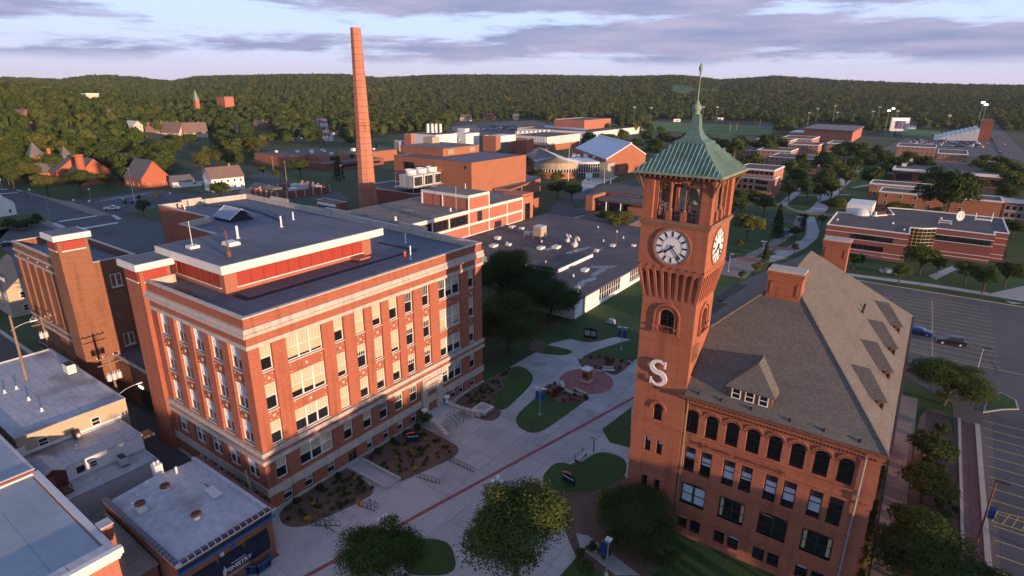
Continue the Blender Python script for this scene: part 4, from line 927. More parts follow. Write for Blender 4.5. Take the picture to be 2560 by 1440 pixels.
# power poles
def power_pole(x, y, h, label, arms=True, lamp=None, trans=0, lean=0):
    r = root('power_pole', label, 'power pole', (x, y, 0)); top = Vector((lean, 0, h))
    MB().tube((0, 0, 0), top, .2, .14, n=9).local('pole', M_pole, r)
    if arms:
        for z in (h-.35, h-1.25):
            k = MB().box(-.06+lean, -1.45, z-.07, .06+lean, 1.45, z+.07); k.box(.1+lean, -1.45, z-.07, .2+lean, 1.45, z+.07); k.local('crossarm', M_pole, r)
        k = MB()
        for s in (-1, 1): k.tube((lean, s*1.3, h-.3), (lean, 0, h-1.2), .04, n=4)
        k.local('brace', M_pole, r)
        for y_ in (-1.3, -.6, .6, 1.3): MB().lathe((lean, y_, h-.28), [(.05, 0), (.08, .06), (.05, .12), (.08, .18), (.03, .26)], 7).local('insulator', M_lgrey, r)
    for i in range(trans):
        a = (-.62, 0, .62)[i]; k = MB().lathe((lean*.7+.42, a, h-3.5), [(.27, 0), (.29, .05), (.29, .85), (.24, .92), (.1, .95)], 12); k.tube((lean*.7+.42, a-.1, h-2.55), (lean*.7+.42, a-.1, h-2.3), .04, n=5); k.tube((lean*.7+.42, a+.1, h-2.55), (lean*.7+.42, a+.1, h-2.3), .04, n=5); k.local('transformer', M_lgrey, r)
    if lamp:
        z = lamp; k = MB(); pts = [(0, 0, z), (.3, .8, z+.5), (.5, 1.6, z+.75), (.6, 2.2, z+.8)]
        for a, b in zip(pts, pts[1:]): k.tube(a, b, .04, n=5)
        k.local('lamp_arm', M_lgrey, r); MB().box(.5, 2.1, z+.72, .72, 2.9, z+.88).local('lamp_head', M_white, r)
    return r
power_pole(-84.7, 26.5, 12.0, 'utility pole with three grey transformers and a curved lamp arm by the alley', True, 6.2, 3, -.6)
power_pole(-111.6, 27.0, 11.1, 'utility pole with twin crossarms in front of the windowless annex', True, None, 2, -.4)
power_pole(-97.5, 20.0, 17.2, 'plain leaning pole with a lamp arm at the left edge', False, 14.6, 0, 1.5)
def wire(pts, label, r=.018):
    k = MB()
    for a, b, sag in pts:
        a, b = Vector(a), Vector(b); P = [a.lerp(b, t/10)-Z3*(sag*4*(t/10)*(1-t/10)) for t in range(11)]
        for p, q_ in zip(P, P[1:]): k.tube(p, q_, r, n=3, cap=False)
    return thing(k, 'power_line', M_dark, label, 'power line')
wire([((-85.3, 25.1+i*.75, 11.75), (-112, 25.7+i*.75, 10.9), .7) for i in range(4)], 'overhead wires between the two crossarm poles', .012)
wire([((-85.2, 26.5, 8.0), (-54.5, 27.3, 5.2), .6), ((-85.2, 26.6, 7.2), (-73.6, 24.3, 5.0), .3), ((-85, 26.4, 7.6), (-80, 17, 6.8), .5)], 'sagging service cables from the transformer pole to the roofs', .012)
# houses and small buildings at the left edge
gh = gable_house('dwelling', 'grey roofed house with a lit shed dormer left of the annex', -158, 37, 14, 10, 6, 4.2, .0, M_beige, M_shingleG, win=M_white, nw=4)
for x in (-156, -153.5): simple_window(gh, (x, 32.6, 7.4), YF, 1.5, .8, M_white, 2, 1)
block('brick_corner_building', 'small red brick building with a brown roof at the left edge', -131, 16, -110, 25.0, 5.2, M_brickT, M_tar, par=.3)
# ------------------------------------------------------------ buildings behind the brick hall
# smokestack
K = root('smokestack', 'tall tapering octagonal brick smokestack with iron bands and a ring gallery', 'chimney', (-175.5, 150.5, 0)); kx, ky = -175.5, 150.5
def octa(r, z, ph=22.5): return [(kx+r*math.cos(math.radians(ph+45*i)), ky+r*math.sin(math.radians(ph+45*i)), z) for i in range(8)]
q = MB(); H_ = 66.3; nb = 22
for j in range(nb):
    z0, z1 = H_*j/nb, H_*(j+1)/nb; r0, r1 = 3.75-1.85*(z0/H_)**.85, 3.75-1.85*(z1/H_)**.85; a, b = octa(r0, z0), octa(r1, z1)
    for i in range(8): q.face((a[i], a[(i+1) % 8], b[(i+1) % 8], b[i]))
q.face(octa(1.9, H_)); q.build('shaft', mat('brick_stack', (.47, .19, .12), .9, .08, .2, 3, .07, stretch=BR, streak=.25), K)
for j in range(1, 30):
    z = H_*j/30; r = 3.75-1.85*(z/H_)**.85+.05; a, b = octa(r, z-.06), octa(r, z+.06); q = MB()
    for i in range(8): q.face((a[i], a[(i+1) % 8], b[(i+1) % 8], b[i]))
    q.build('iron_band', M_rust, K)
q = MB()
for r, z in ((3.7, 33.0), (3.7, 34.1)):
    a = octa(r, z)
    for i in range(8): q.tube(a[i], a[(i+1) % 8], .06, n=4)
a, b = octa(3.7, 33.0), octa(2.7, 31.2)
for i in range(8): q.tube(a[i], (a[i][0], a[i][1], 34.1), .05, n=4); q.tube(a[i], b[i], .07, n=4)
q.build('gallery', M_rust, K); MB().box(kx+.8, ky-4.0, 0, kx+4.1, ky-.5, 10.5).build('base_pier', M_brickO, K)
q = MB()
for j in range(60): q.box(kx+1.2-1.0*j/60, ky-4.0+1.95*(j/60), j*1.08+2, kx+1.6-1.0*j/60, ky-3.7+1.95*(j/60), j*1.08+2.1)
tag(q.build('ladder_rung', M_rust, K), kind='stuff')
# flat roofed workshop (white base wall, dark ponding roof)
D = root('flat_roof_workshop', 'single storey white walled workshop under a wide dark flat roof with puddles', 'building', (-78, 140, 0))
dp = [(-55.6, 101), (-55.6, 174), (-109.0, 174), (-109.0, 118), (-69.5, 118), (-69.5, 101)]
q = MB(); wall(q, (-55.6, 0, 0), XF, (1, 0, 0), 101, 174, -.3, 3.9, [(112.2, 123.2, .75, 3.85), (128.4, 139, .75, 3.85)], .2)
for i in range(1, 6): a, b = dp[i], dp[(i+1) % 6]; q.face(((*a, -.3), (*b, -.3), (*b, 3.9), (*a, 3.9)))
q.build('wall', M_white, D)
for y0, y1 in ((112.2, 123.2), (128.4, 139)): window(D, (-55.75, (y0+y1)/2, .75), XF, y1-y0, 3.08, 9, 0, M_white, None, None, None, t=.1)
for i, y in enumerate((101.1, 104.4, 105.6, 108.5, 111.4)):
    if i < 4: MB().box(-55.6, y+.03, 0, -55.52, (104.4, 105.6, 108.5, 111.4)[i]-.03, 3.85).build('wall_panel', M_grey if i == 1 else M_white, D)
MB().prism(inset(dp, -.25), 3.9, 4.25).build('roof', mat('ponding_roof', (.09, .075, .082), .8, .25, .12, 1.2, .12, .08, stain=((.13, .105, .095), .09, .5, .72)), D)
MB().box(-109, 118, 4.25, -70, 128.5, 4.35).box(-109, 128.6, 4.25, -68.9, 129, 4.35).build('roof_ridge', M_tar, D)
MB().box(-68.9, 116, 4.25, -68.6, 133.4, 5.05).build('white_kerb_wall', M_white, D)
def blob(cx, cyy, rx_, ry_, k=14, a=0, sd=0):
    rr = random.Random(sd); o = []
    for i in range(k): t = 2*math.pi*i/k; f = .6+.5*rr.random(); x, y = rx_*f*math.cos(t), ry_*f*math.sin(t); o.append((cx+x*math.cos(a)-y*math.sin(a), cyy+x*math.sin(a)+y*math.cos(a)))
    return o
pd = MB()
for i, (x, y, a, b, an) in enumerate(((-61.2, 123.5, 1.0, 6.5, .1), (-62.8, 126.0, 3.2, 1.3, .5), (-61.0, 127.5, .9, 3.2, -.5), (-75, 137, 1.3, 6, -.15), (-70.5, 139.5, .8, 4, -.1), (-79.3, 124.2, .6, 2.0, 0), (-60, 115, 1.0, 4, -.2), (-59.6, 110, 1.2, 3.4, .1), (-82, 133.5, 1.2, 3, .1))): pd.prism(blob(x, y, a, b, 16, an, i), 4.25, 4.258+.003*i)
tag(pd.build('puddle', M_puddle, D), kind='stuff')
def roof_box(x, y, z, w, d, h, label, m_=M_trim, g=None, cat='roof vent'):
    r = root('roof_unit', label, cat, (x, y, z), g); MB().box(x-w/2, y-d/2, z, x+w/2, y+d/2, z+h*.75).build('curb', m_, r); MB().box(x-w/2-.12, y-d/2-.12, z+h*.75, x+w/2+.12, y+d/2+.12, z+h).build('lid', m_, r); return r
def gooseneck(x, y, z, s, label):
    k = MB(); k.tube((x, y, z), (x, y, z+1.2*s), .28*s, n=9); pts = [(x+.35*s*(1-math.cos(t*.52)), y, z+1.2*s+.5*s*math.sin(t*.52)) for t in range(7)]
    for a, b in zip(pts, pts[1:]): k.tube(a, b, .28*s, n=9)
    k.box(x-.5*s, y-.9*s, z, x+.5*s, y+.1*s, z+.7*s); return thing(k, 'gooseneck_vent', M_lgrey, label, 'roof vent', smooth=True)
lab = ['long low white roof box nearest the puddle on the dark roof', 'white roof box joined to the puddle in the middle of the dark roof', 'small white roof box right of the tall bent vent', 'low white roof box near the pole on the dark roof', 'white roof box beside the star shaped puddle', 'white roof box behind the hall corner', 'white roof box left of the air handler', 'white roof box under the pink wall, left one', 'white roof box under the pink wall, right one', 'white domed roof box furthest right against the tower', 'white roof box at the foot of the pink building']
for (x, y, w, d, h), t in zip(((-84, 131.9, 1.8, 3.6, 1.0), (-81, 135.2, 2.2, 3.4, 1.1), (-70.3, 138.6, 1.2, 1.6, 1.0), (-69.3, 146.6, 1.5, 2.6, .8), (-64.1, 120.8, 1.8, 3.0, 1.0), (-95.7, 125.7, 2.0, 3.6, 1.1), (-93.4, 129.6, 1.6, 2.2, .9), (-105.7, 148.6, 1.8, 3.0, .8), (-102, 148.6, 1.5, 2.4, .8), (-64.6, 150.2, 1.2, 2.0, .7), (-100.2, 133.6, 1.8, 2.4, 1.2)), lab): roof_box(x, y, 4.25, w*.7, d*.62, h*.65, t)
gooseneck(-77.8, 140.2, 4.25, 1.5, 'tall bent metal vent beside the long puddle'); gooseneck(-82.2, 143.7, 4.25, 1.1, 'smaller bent vent behind the white roof boxes'); gooseneck(-57.9, 106.0, 4.25, .8, 'bent vent at the near right corner of the dark roof')
r = root('air_handler', 'tan rooftop air handler on a steel frame with a duct', 'air handler', (-92, 141, 4.25)); MB().box(-92.3, 140.5, 5.1, -89.6, 143.6, 7.9).build('case', M_tan, r); MB().box(-92.4, 140.4, 7.9, -89.5, 143.7, 8.0).build('top', M_lgrey, r)
k = MB(); k.box(-95.8, 140.8, 5.1, -92.3, 142.2, 5.9)
for x in (-95.6, -92.5, -89.8):
    for y in (140.7, 143.4): k.tube((x, y, 4.25), (x, y, 5.1), .07, n=5)
k.build('frame', M_grey, r)
for i, (x, y) in enumerate(((-83.6, 165), (-76, 163), (-86, 149.5), (-88, 138.5), (-74, 150), (-71, 157), (-63, 153), (-95, 131), (-75.5, 121), (-64.2, 115.4))): vent_pipe(x, y, 4.25, .6, .16, 'small white pipe vent dotted on the dark flat roof', g='pipe vents on the dark flat roof')
vent_pipe(-68.6, 147, 4.25, 3.5, .07, 'thin rusty mast on the dark flat roof', M_rust, cat='mast')
# pink building with white grid
Pk = root('pink_grid_building', 'salmon brick building with white concrete grid and a raised block', 'building', (-122, 135, 0)); X = -109.3
q = MB(); wall(q, (X, 0, 0), XF, (1, 0, 0), 104, 166, -.3, 12.1, [(108.5, 115.4, 8.1, 10.9), (115.9, 122.4, 8.1, 10.9), (122.8, 131.1, 8.1, 10.9)], .5)
q.face(((-137, 104, -.3), (X, 104, -.3), (X, 104, 12.1), (-137, 104, 12.1))); q.face(((-137, 104, -.3), (-137, 133, -.3), (-137, 133, 12.1), (-137, 104, 12.1)))
q.build('wall', M_brickP, Pk); q = MB().box(-128.2, 131.4, 12, X, 141.2, 16.4); q.box(X-16, 141.2, 12, X, 166, 12.15); q.box(X-8, 159.5, 12.1, X, 166, 12.9); q.build('raised_block', M_brickP, Pk)
MB().prism(inset([(-137, 104), (X, 104), (X, 160), (-126, 160), (-128, 133), (-137, 133)], .3), 12.1, 12.2).build('roof', M_gravel, Pk); MB().box(-128, 131.5, 16.4, X-.2, 141.1, 16.5).build('roof', M_gravel, Pk); MB().box(-126, 141.3, 12.2, X-.3, 159.4, 12.25).build('roof', M_gravel, Pk)
q = MB()
for z0, z1, a, b in ((11.2, 12.15, 104, 131.4), (11.35, 12.15, 131.4, 159.4), (7.35, 8.0, 118, 159.4), (15.6, 16.45, 131.3, 141.3), (3.9, 4.5, 118, 159.4)): q.box(X, a, z0, X+.14, b, z1)
for y, z0, z1 in ((131.2, 3, 16.4), (141.0, 3, 16.4), (150.5, 3, 12), (159.2, 3, 12)): q.box(X, y, z0, X+.17, y+.4, z1)
for y in (115.4, 122.4): q.box(X-.1, y, 8, X+.13, y+.45, 11.2)
q.box(-128.2, 131.2, 15.6, X, 131.38, 16.45); q.box(-128.25, 131.17, 12.2, -127.7, 131.4, 15.6); q.box(-119.6, 131.17, 12.2, -119.3, 131.4, 15.6); q.build('concrete_grid', M_trim, Pk)
for a, b in ((108.5, 115.4), (115.9, 122.4), (122.8, 131.1)): window(Pk, (X-.42, (a+b)/2, 8.1), XF, b-a, 2.8, 3, 0, M_dark, None, None, None, t=.1)
simple_window(Pk, (X+.05, 136.6, 7.9), XF, 2.2, 3.2, M_dark, 1, 6, pm=M_dark); simple_window(Pk, (X+.05, 162.6, .7), XF, 2.9, 8.9, M_dark, 1, 3)
vent_pipe(-116, 108.5, 12.2, 1.0, .3, 'stubby white vent near the left end of the gravel roof'); roof_box(-121, 118, 12.2, 3, 1.2, .7, 'long buff roof box on the gravel roof', M_beige); vent_pipe(-112.5, 127, 12.2, .9, .25, 'white vent below the raised salmon block'); vent_pipe(-112, 129, 12.2, 7, .05, 'thin aerial in front of the raised salmon block', M_lgrey, cat='aerial'); vent_pipe(-118, 140.5, 16.5, 1.6, .12, 'white pipe on the raised salmon block')
# small white and brick shed near the stack, low yard roofs
r = block('white_band_shed', 'little shed with white window bands left of the smokestack', -192, 139, -178.5, 143, 5.2, M_brickM, M_tar, par=.3)
for z in (1.0, 3.6): MB().box(-191.5, 138.93, z, -180.5, 139, z+1.0).build('white_band', M_white, r)
simple_window(r, (-186, 138.95, 2.1), YF, 10, 1.4, M_white, 6, 1)
block('low_yard_roof', 'dark low roof of the yard block behind the long roof parapet', -196, 112, -138.5, 138.5, 2.4, M_brickD, M_tar, par=.2)
Gs = root('substation_yard', 'brick walled plant yard with columns and grey cooling units', 'plant yard', (-238, 158, 0))
q = MB()
for a, b in (((-247, 145), (-227, 145)), ((-227, 145), (-227, 172)), ((-227, 172), (-247, 172)), ((-247, 172), (-247, 145))):
    d = Vector((b[0]-a[0], b[1]-a[1])); n_ = max(2, int(d.length/4))
    for i in range(n_):
        p0 = Vector(a)+d*(i/n_); p1 = Vector(a)+d*((i+1)/n_); x0, x1 = sorted((p0.x, p1.x)); y0, y1 = sorted((p0.y, p1.y))
        MB().box(x0-.15+(0 if x1-x0 < .1 else .25), y0-.15+(0 if y1-y0 < .1 else .25), 0, x1+.15-(0 if x1-x0 < .1 else .25), y1+.15-(0 if y1-y0 < .1 else .25), 3.2).build('wall_panel', M_brickM, Gs); q.box(p0.x-.3, p0.y-.3, 0, p0.x+.3, p0.y+.3, 3.6)
q.build('pier', M_beige, Gs)
for i, (x, y, w, d, h) in enumerate(((-241, 152, 8, 5, 3.6), (-233, 157, 3, 3, 3.4), (-233.5, 163, 3, 3, 4.4), (-231, 168, 3.4, 2.6, 3.4), (-240, 163, 3, 3, 3.8))): roof_box(x, y, 0, w, d, h, ('wide pale roof of the plant room in the walled yard', 'smallest grey cooling unit in the walled yard', 'tallest grey cooling unit in the walled yard', 'grey cooling unit in the far corner of the walled yard', 'grey cooling unit at the back of the walled yard')[i], M_gravel if i == 0 else M_lgrey, cat='cooling unit')
# science building with cooling tower in front
Sc = block('science_building', 'big windowless orange brick science building stepped in three tiers', -195.8, 184.3, -151.4, 223.5, 18, M_brickO, M_membrane, par=.25, cm=M_tar, z0=-.3)
MB().box(-203, 195.6, 17.8, -176.7, 221, 21).build('raised_tier', M_brickO, Sc); MB().box(-203.2, 195.4, 21, -176.5, 221.2, 21.2).build('roof', M_gravel, Sc); MB().box(-206.4+2, 215.3-3, 21.2, -200.4+2, 220.4-3, 24).build('plant_box', M_tan, Sc)
for y in (201, 216): simple_window(Sc, (-176.66, y, 18.4), XF, 4.4, 2.2, M_brownst, 1, 6, pm=M_tan)
simple_window(Sc, (-186.5, 184.25, 13.2), YF, 6.2, 2.6, M_dark, 4, 1); simple_window(Sc, (-186.5, 184.25, 9.3), YF, 6.2, 2.2, M_dark, 4, 1); simple_window(Sc, (-154.5, 184.25, 15.2), YF, 1.2, 1.2, M_dark)
block('boiler_house', 'long low brick boiler house with pale coping behind the smokestack', -197, 164, -163.5, 184, 6.8, M_brickM, M_tar, par=.4, cm=M_lgrey)
block('boiler_annex', 'low flat brick annex between smokestack and salmon building', -163.3, 150, -138, 184, 5.5, M_brickM, M_gravel, par=.3)
Ct = root('cooling_tower', 'galvanised cooling tower with three white fan cones on a steel deck', 'cooling tower', (-172, 176, 6.8))
MB().box(-177.4, 166.2, 8.2, -166.6, 187, 8.45).build('deck', M_grey, Ct); k = MB()
for x in (-177, -167):
    for y in (166.6, 173, 180, 186.6): k.tube((x, y, 6.3), (x, y, 8.2), .15, n=5)
k.build('leg', M_grey, Ct)
for i in range(3):
    y = 168+i*6.1; MB().box(-176, y, 8.45, -168, y+5.5, 13).build('cell', M_lgrey, Ct); MB().lathe((-172, y+2.7, 13), [(2.5, 0), (2.2, .8), (2.35, 2.1), (2.15, 2.1), (2.0, .6)], 18).build('fan_cone', M_white, Ct, True)
    MB().box(-167.99, y+.5, 8.9, -167.9, y+4.9, 12.4).build('louvre', M_dark, Ct)
k = MB()
for i in range(8): k.box(-176+i*1.05, 167.9, 8.45, -175.6+i*1.05, 168, 12.8)
k.build('casing_rib', M_grey, Ct); k = MB()
for z in (13.6, 14.1): k.tube((-177, 166.8, z), (-167, 166.8, z), .05, n=4); k.tube((-167, 166.8, z), (-167, 187, z), .05, n=4)
for y in range(167, 188, 4): k.tube((-167, y, 8.4), (-167, y, 14.1), .06, n=4)
for x in (-177, -172): k.tube((x, 166.8, 8.4), (x, 166.8, 14.1), .06, n=4)
k.tube((-167, 188, 8), (-167, 188, 16), .1, n=5); k.tube((-176, 190, 16), (-158, 187.5, 16), .1, n=5); k.build('rail', M_grey, Ct)
r = poly_building('fan_shaped_hall', 'low fan shaped brown roofed brick lecture hall', [(-174, 224.2), (-173, 214), (-150.5, 224), (-150.5, 198), (-143.5, 200.2), (-151.5, 236.2), (-156, 243), (-163.6, 243.4)], 6, M_brickO, M_membrane, par=.15, cm=M_tar)
r = poly_building('fan_hall_wing', 'dark roofed wing beside the fan shaped lecture hall', [(-150, 176), (-127.5, 176), (-127.5, 199.5), (-143, 199.5), (-150, 197)], 4.6, M_brickO, M_tar, par=.2, cm=M_tar)
# white and salmon science wing beyond
def nb(name, label, near, left, right, z, wm_, rm_, z0=-.3, **k):
    n_ = G(*near, z); a = G(*left, z); b = G(*right, z); return block(name, label, a.x, n_.y, n_.x, b.y, z, wm_, rm_, z0=z0, **k)
hh = lambda x, y: (940+x/3.657, 280+y/3.657)
W1 = nb('white_science_wing', 'long white panelled science wing with four white flues', hh(545, 210), hh(320, 195), hh(720, 193), 17, M_white, M_tar, par=.3, cm=M_tar)
W0 = nb('salmon_science_wing', 'salmon panelled block at the left end of the white science wing', hh(318, 207), hh(204, 207), hh(322, 203), 17.5, M_brickP, M_tar, par=.3)
nb('glass_science_end', 'grey glazed end block left of the salmon panelled block', hh(208, 268), hh(78, 272), hh(270, 262), 11, M_grey, M_lgrey, par=.2, cm=M_lgrey)
W2 = nb('white_plant_block', 'white roof plant block right of the four flues', hh(820, 200), hh(720, 192), hh(955, 190), 16, M_white, M_tar, par=.3, cm=M_lgrey)
for x in (475, 515, 550, 590): p = G(*hh(x, 185), 17); thing(MB().lathe((p.x, p.y, 16.5), [(1.0, 0), (1.0, 5.4), (.8, 6.2), (.8, 6.3)], 10), 'flue', M_white, 'white steel flue, one of four in a row', 'flue', 'white flues on the science wing')
p = G(*hh(800, 180), 16); roof_box(p.x, p.y, 16, 7, 5, 2.4, 'white cooling box on top of the plant block', M_white)
W3 = nb('glazed_link', 'two storey glazed link with a pale frame', hh(1015, 283), hh(905, 290), hh(1020, 276), 10, M_trim, M_tar, par=.2)
n_ = G(*hh(1015, 283), 10)
for i in range(4): simple_window(W3, (G(*hh(905, 290), 10).x+2+i*(n_.x-G(*hh(905, 290), 10).x-3)/3.3, n_.y-.05, 1.2), YF, 3.2, 7.4, M_trim, 3, 3)
p = G(*hh(720, 255), 11); q = MB()
for i in range(7): a = p+Vector((i*2.6-9, random.uniform(-5, 5), 0)); q.box(a.x-1.1, a.y-2, 10.9, a.x+1.1, a.y+2, 12+random.random())
tag(thing(q, 'roof_ducts', M_blueroof, 'jumble of pale blue ducts on the roof below the white wing', 'roof ducts'))
W4 = nb('white_top_tower', 'brick ribbed block with a white upper storey right of the glazed link', hh(1140, 218), hh(1000, 213), hh(1250, 232), 15, M_brickO, M_tar, par=.3); n_ = G(*hh(1140, 218), 15); a_ = G(*hh(1000, 213), 15); MB().box(a_.x-.2, n_.y-.2, 10.5, n_.x+.2, n_.y+18, 14.9).build('white_storey', M_white, W4)
W5 = nb('ribbed_brick_block', 'brown brick block with vertical ribs under the white storey', hh(1230, 240), hh(1020, 290), hh(1262, 232), 11, M_brickO, M_tar, par=.2); n_ = G(*hh(1230, 240), 11); a_ = G(*hh(1020, 290), 11)
for i in range(9): x = a_.x+(n_.x-a_.x)*(i+.3)/9; MB().box(x, n_.y-.5, 0, x+.9, n_.y, 10.4).build('rib', M_brickP, W5)
# gymnasium with white bands, field house
Gy = nb('banded_gymnasium', 'long low gymnasium with a deep white ribbed band over brick', hh(1560, 230), hh(1250, 205), hh(1845, 195), 11, M_brickO, M_tar, par=.3); n_ = G(*hh(1560, 230), 11); a_ = G(*hh(1250, 205), 11); b_ = G(*hh(1845, 195), 11)
k_ = 14
for i in range(k_): x0 = a_.x+(n_.x-a_.x)*i/k_; x1 = a_.x+(n_.x-a_.x)*(i+1)/k_; MB().box(x0+.35, n_.y-.35, 4.8, x1-.35, n_.y-.02, 11.05).build('band_panel', M_white, Gy)
k_ = 18
for i in range(k_): y0 = n_.y+(b_.y-n_.y)*i/k_; y1 = n_.y+(b_.y-n_.y)*(i+1)/k_; MB().box(n_.x+.02, y0+.35, 4.8, n_.x+.35, y1-.35, 11.05).build('band_panel', M_white, Gy)
for i in range(8):
    p = G(*hh(1290+i*40, 196-i*2.4), 11); roof_box(p.x, p.y, 11, 2.2, 2.2, 1.6, 'white fan housing in the row along the gymnasium roof', M_white, 'fan housings on the gymnasium roof')
F0 = nb('field_house', 'tall salmon field house with a white end block', hh(1905, 78), hh(1735, 60), hh(2030, 55), 16, M_brickP, M_tar, par=.3); nb('field_house_white_end', 'white panelled end block of the field house', hh(2012, 85), hh(1900, 88), hh(2028, 75), 13.5, M_white, M_tar, par=.2)
F1 = nb('field_house_wing', 'low brown roofed wing with a white skylight strip before the field house', hh(1990, 182), hh(1515, 128), hh(2180, 118), 7, M_trim, M_tar, par=.3); a_, b_ = G(*hh(1530, 135), 7.6), G(*hh(1910, 165), 7.6)
q = MB(); m_ = 22
for i in range(m_): p = a_.lerp(b_, i/m_); p2 = a_.lerp(b_, (i+.8)/m_); MB().ext([(p.x, p.y, 7.1), (p2.x, p2.y, 7.1), (p2.x-1, p2.y+7, 8.6), (p.x-1, p.y+7, 8.6)], (0, 0, .15)).build('skylight', M_blindg, F1)
# student centre with white metal roofs
Ms = root('gabled_student_centre', 'student centre hall with a wide white metal gable roof and brick end', 'building', (-160, 330, 0))
e0, e1, e2 = Vector((-196.5, 348, 9.5)), Vector((-149, 299.5, 9.5)), Vector((-142.5, 339, 9.5)); r0, r1 = Vector((-192, 372, 16.3)), Vector((-143.5, 319, 16.9)); e3 = Vector((-188, 392, 9.5))
for a, b, c_, d_ in ((e0, e1, r1, r0), (r1, e2, e3, r0)):
    for i in range(12): f0, f1 = (i+.03)/12, (i+.97)/12; MB().ext([a.lerp(b, f0), a.lerp(b, f1), d_.lerp(c_, f1) if a is e0 else d_.lerp(c_, f1), d_.lerp(c_, f0)] if a is e0 else [d_.lerp(a, f0), d_.lerp(a, f1), c_.lerp(b, f1), c_.lerp(b, f0)], (0, 0, -.25)).build('roof_sheet', M_metalroof, Ms)
q = MB(); dn = lambda p: Vector((p.x, p.y, -.3))
q.face((dn(e1), dn(e2), e2-Z3*.2, r1-Z3*.3, e1-Z3*.2)); q.face((dn(e0), dn(e1), e1-Z3*.2, e0-Z3*.2)); q.build('wall', M_brickO, Ms); q = MB(); q.tube(e1, r1, .35, n=5); q.tube(r1, e2, .35, n=5); q.tube(r0+Z3*.3, r1+Z3*.3, .6, n=6); q.build('roof_edge', M_white, Ms)
for t in (.3, .55, .78): p = e1.lerp(e2, t); MB().box(p.x-.3, p.y-2, 1.5, p.x+.15, p.y+2, 6).build('red_panel', M_louvre, Ms)
Dr = root('round_student_wing', 'round student wing with a sloping white metal roof and curved glass strip', 'building', (-168, 282, 0)); cx, cyy, R0 = -172, 285, 12.5
def ring(z0, z1, R, a0, a1, m_, name, n_=20, z1b=None):
    q = MB()
    for i in range(n_):
        A0, A1 = a0+(a1-a0)*i/n_, a0+(a1-a0)*(i+1)/n_; q.face(((cx+R*math.cos(A0), cyy+R*math.sin(A0), z0), (cx+R*math.cos(A1), cyy+R*math.sin(A1), z0), (cx+R*math.cos(A1), cyy+R*math.sin(A1), z1), (cx+R*math.cos(A0), cyy+R*math.sin(A0), z1)))
    return q.build(name, m_, Dr)
a0, a1 = math.radians(-150), math.radians(40)
ring(-.3, 3.5, R0, a0, a1, M_brickO, 'wall'); ring(3.5, 5.0, R0-.2, a0, a1, M_glass, 'pane'); ring(5.0, 8.5, R0+.1, a0, a1, M_tan, 'fascia')
for i in range(26): A_ = a0+(a1-a0)*i/25; MB().box(cx+R0*math.cos(A_)-.18, cyy+R0*math.sin(A_)-.18, 3.5, cx+R0*math.cos(A_)+.18, cyy+R0*math.sin(A_)+.18, 5).build('mullion', M_white, Dr)
pk = G(*hh(1490, 322), 17); tip = G(*hh(1650, 405), 13.5); left = G(*hh(1375, 396), 9.5)
pts = [Vector((cx+(R0+.6)*math.cos(a0+(a1-a0)*i/16), cyy+(R0+.6)*math.sin(a0+(a1-a0)*i/16), 8.6)) for i in range(17)]
q = MB()
for i in range(16): MB().ext([pts[i], pts[i+1], tip], (0, 0, -.15)).build('roof_sheet', M_metalroof, Dr)
MB().ext([left, pts[0], tip, pk], (0, 0, -.2)).build('roof_sheet', M_metalroof, Dr); MB().ext([pk, tip, pts[16], pk+Vector((10, 12, -6))], (0, 0, -.2)).build('roof_sheet', M_metalroof, Dr)
MB().ext([Vector((left.x, left.y, 0)), Vector((pts[0].x, pts[0].y, 0)), pts[0]-Z3*.3, left-Z3*.3], (0, 2, 0)).build('wall', M_brickO, Dr); MB().ext([Vector((pts[16].x, pts[16].y, 0)), Vector((pk.x+10, pk.y+12, 0)), pk+Vector((10, 12, -6.3)), pts[16]-Z3*.3], (-2, 0, 0)).build('wall', M_brickO, Dr)
En = root('glass_entrance', 'bowed glass entrance with a pale frame between the white metal roofs', 'building', (-154, 292, 0))
g0, g1 = Vector((-160.5, 286.5, 0)), Vector((-150, 293.8, 0)); dv = (g1-g0); nv = Vector((dv.y, -dv.x, 0)).normalized(); arcp = [g0+dv*t/10+nv*(1.6*4*(t/10)*(1-t/10)) for t in range(11)]
for i in range(10):
    a, b = arcp[i], arcp[i+1]; MB().ext([a+Z3*3.2, b+Z3*3.2, b+Z3*7.4, a+Z3*7.4], nv*-.1).build('pane', M_glass, En); q = MB().tube(a+Z3*0, a+Z3*7.6, .12, n=4); q.tube(a+Z3*4.6, b+Z3*4.6, .07, n=4); q.tube(a+Z3*6, b+Z3*6, .07, n=4); q.build('mullion', M_white, En)
    MB().ext([a, b, b+Z3*2.6, a+Z3*2.6], nv*-.3).build('door', M_white if i in (4, 5, 6) else M_glass, En)
for z0, z1 in ((2.6, 3.2), (7.4, 8.6)): MB().prism([(p.x, p.y) for p in arcp]+[(g1.x-14, g1.y+14), (g0.x-14, g0.y+14)], z0, z1).build('canopy', M_tan if z0 < 5 else M_lgrey, En)
MB().box(-150.2, 293.6, 0, -145, 302, 8).build('tan_wing', M_tan, En); MB().prism([(-176, 296), (-150, 302), (-160, 325), (-185, 318)], 0, 7.6).build('flat_roof', M_tar, En)
p = G(*hh(1905, 405), 8.6); q = MB()
for i in range(8): a = p+Vector((random.uniform(-9, 6), random.uniform(-5, 5), 0)); q.box(a.x-.8, a.y-.8, 7.6, a.x+.8, a.y+.8, 9+random.random())
thing(q, 'roof_plant', M_white, 'clutter of white plant boxes behind the glass entrance', 'roof plant')
for x in (2085, 2145): p = G(*hh(x, 655), 0); thing(MB().tube((p.x, p.y, 0), (p.x, p.y, 8), .1, .06, n=5), 'flagpole', M_white, 'white flagpole on the circular paved court', 'flagpole', 'flagpoles on the paved court')
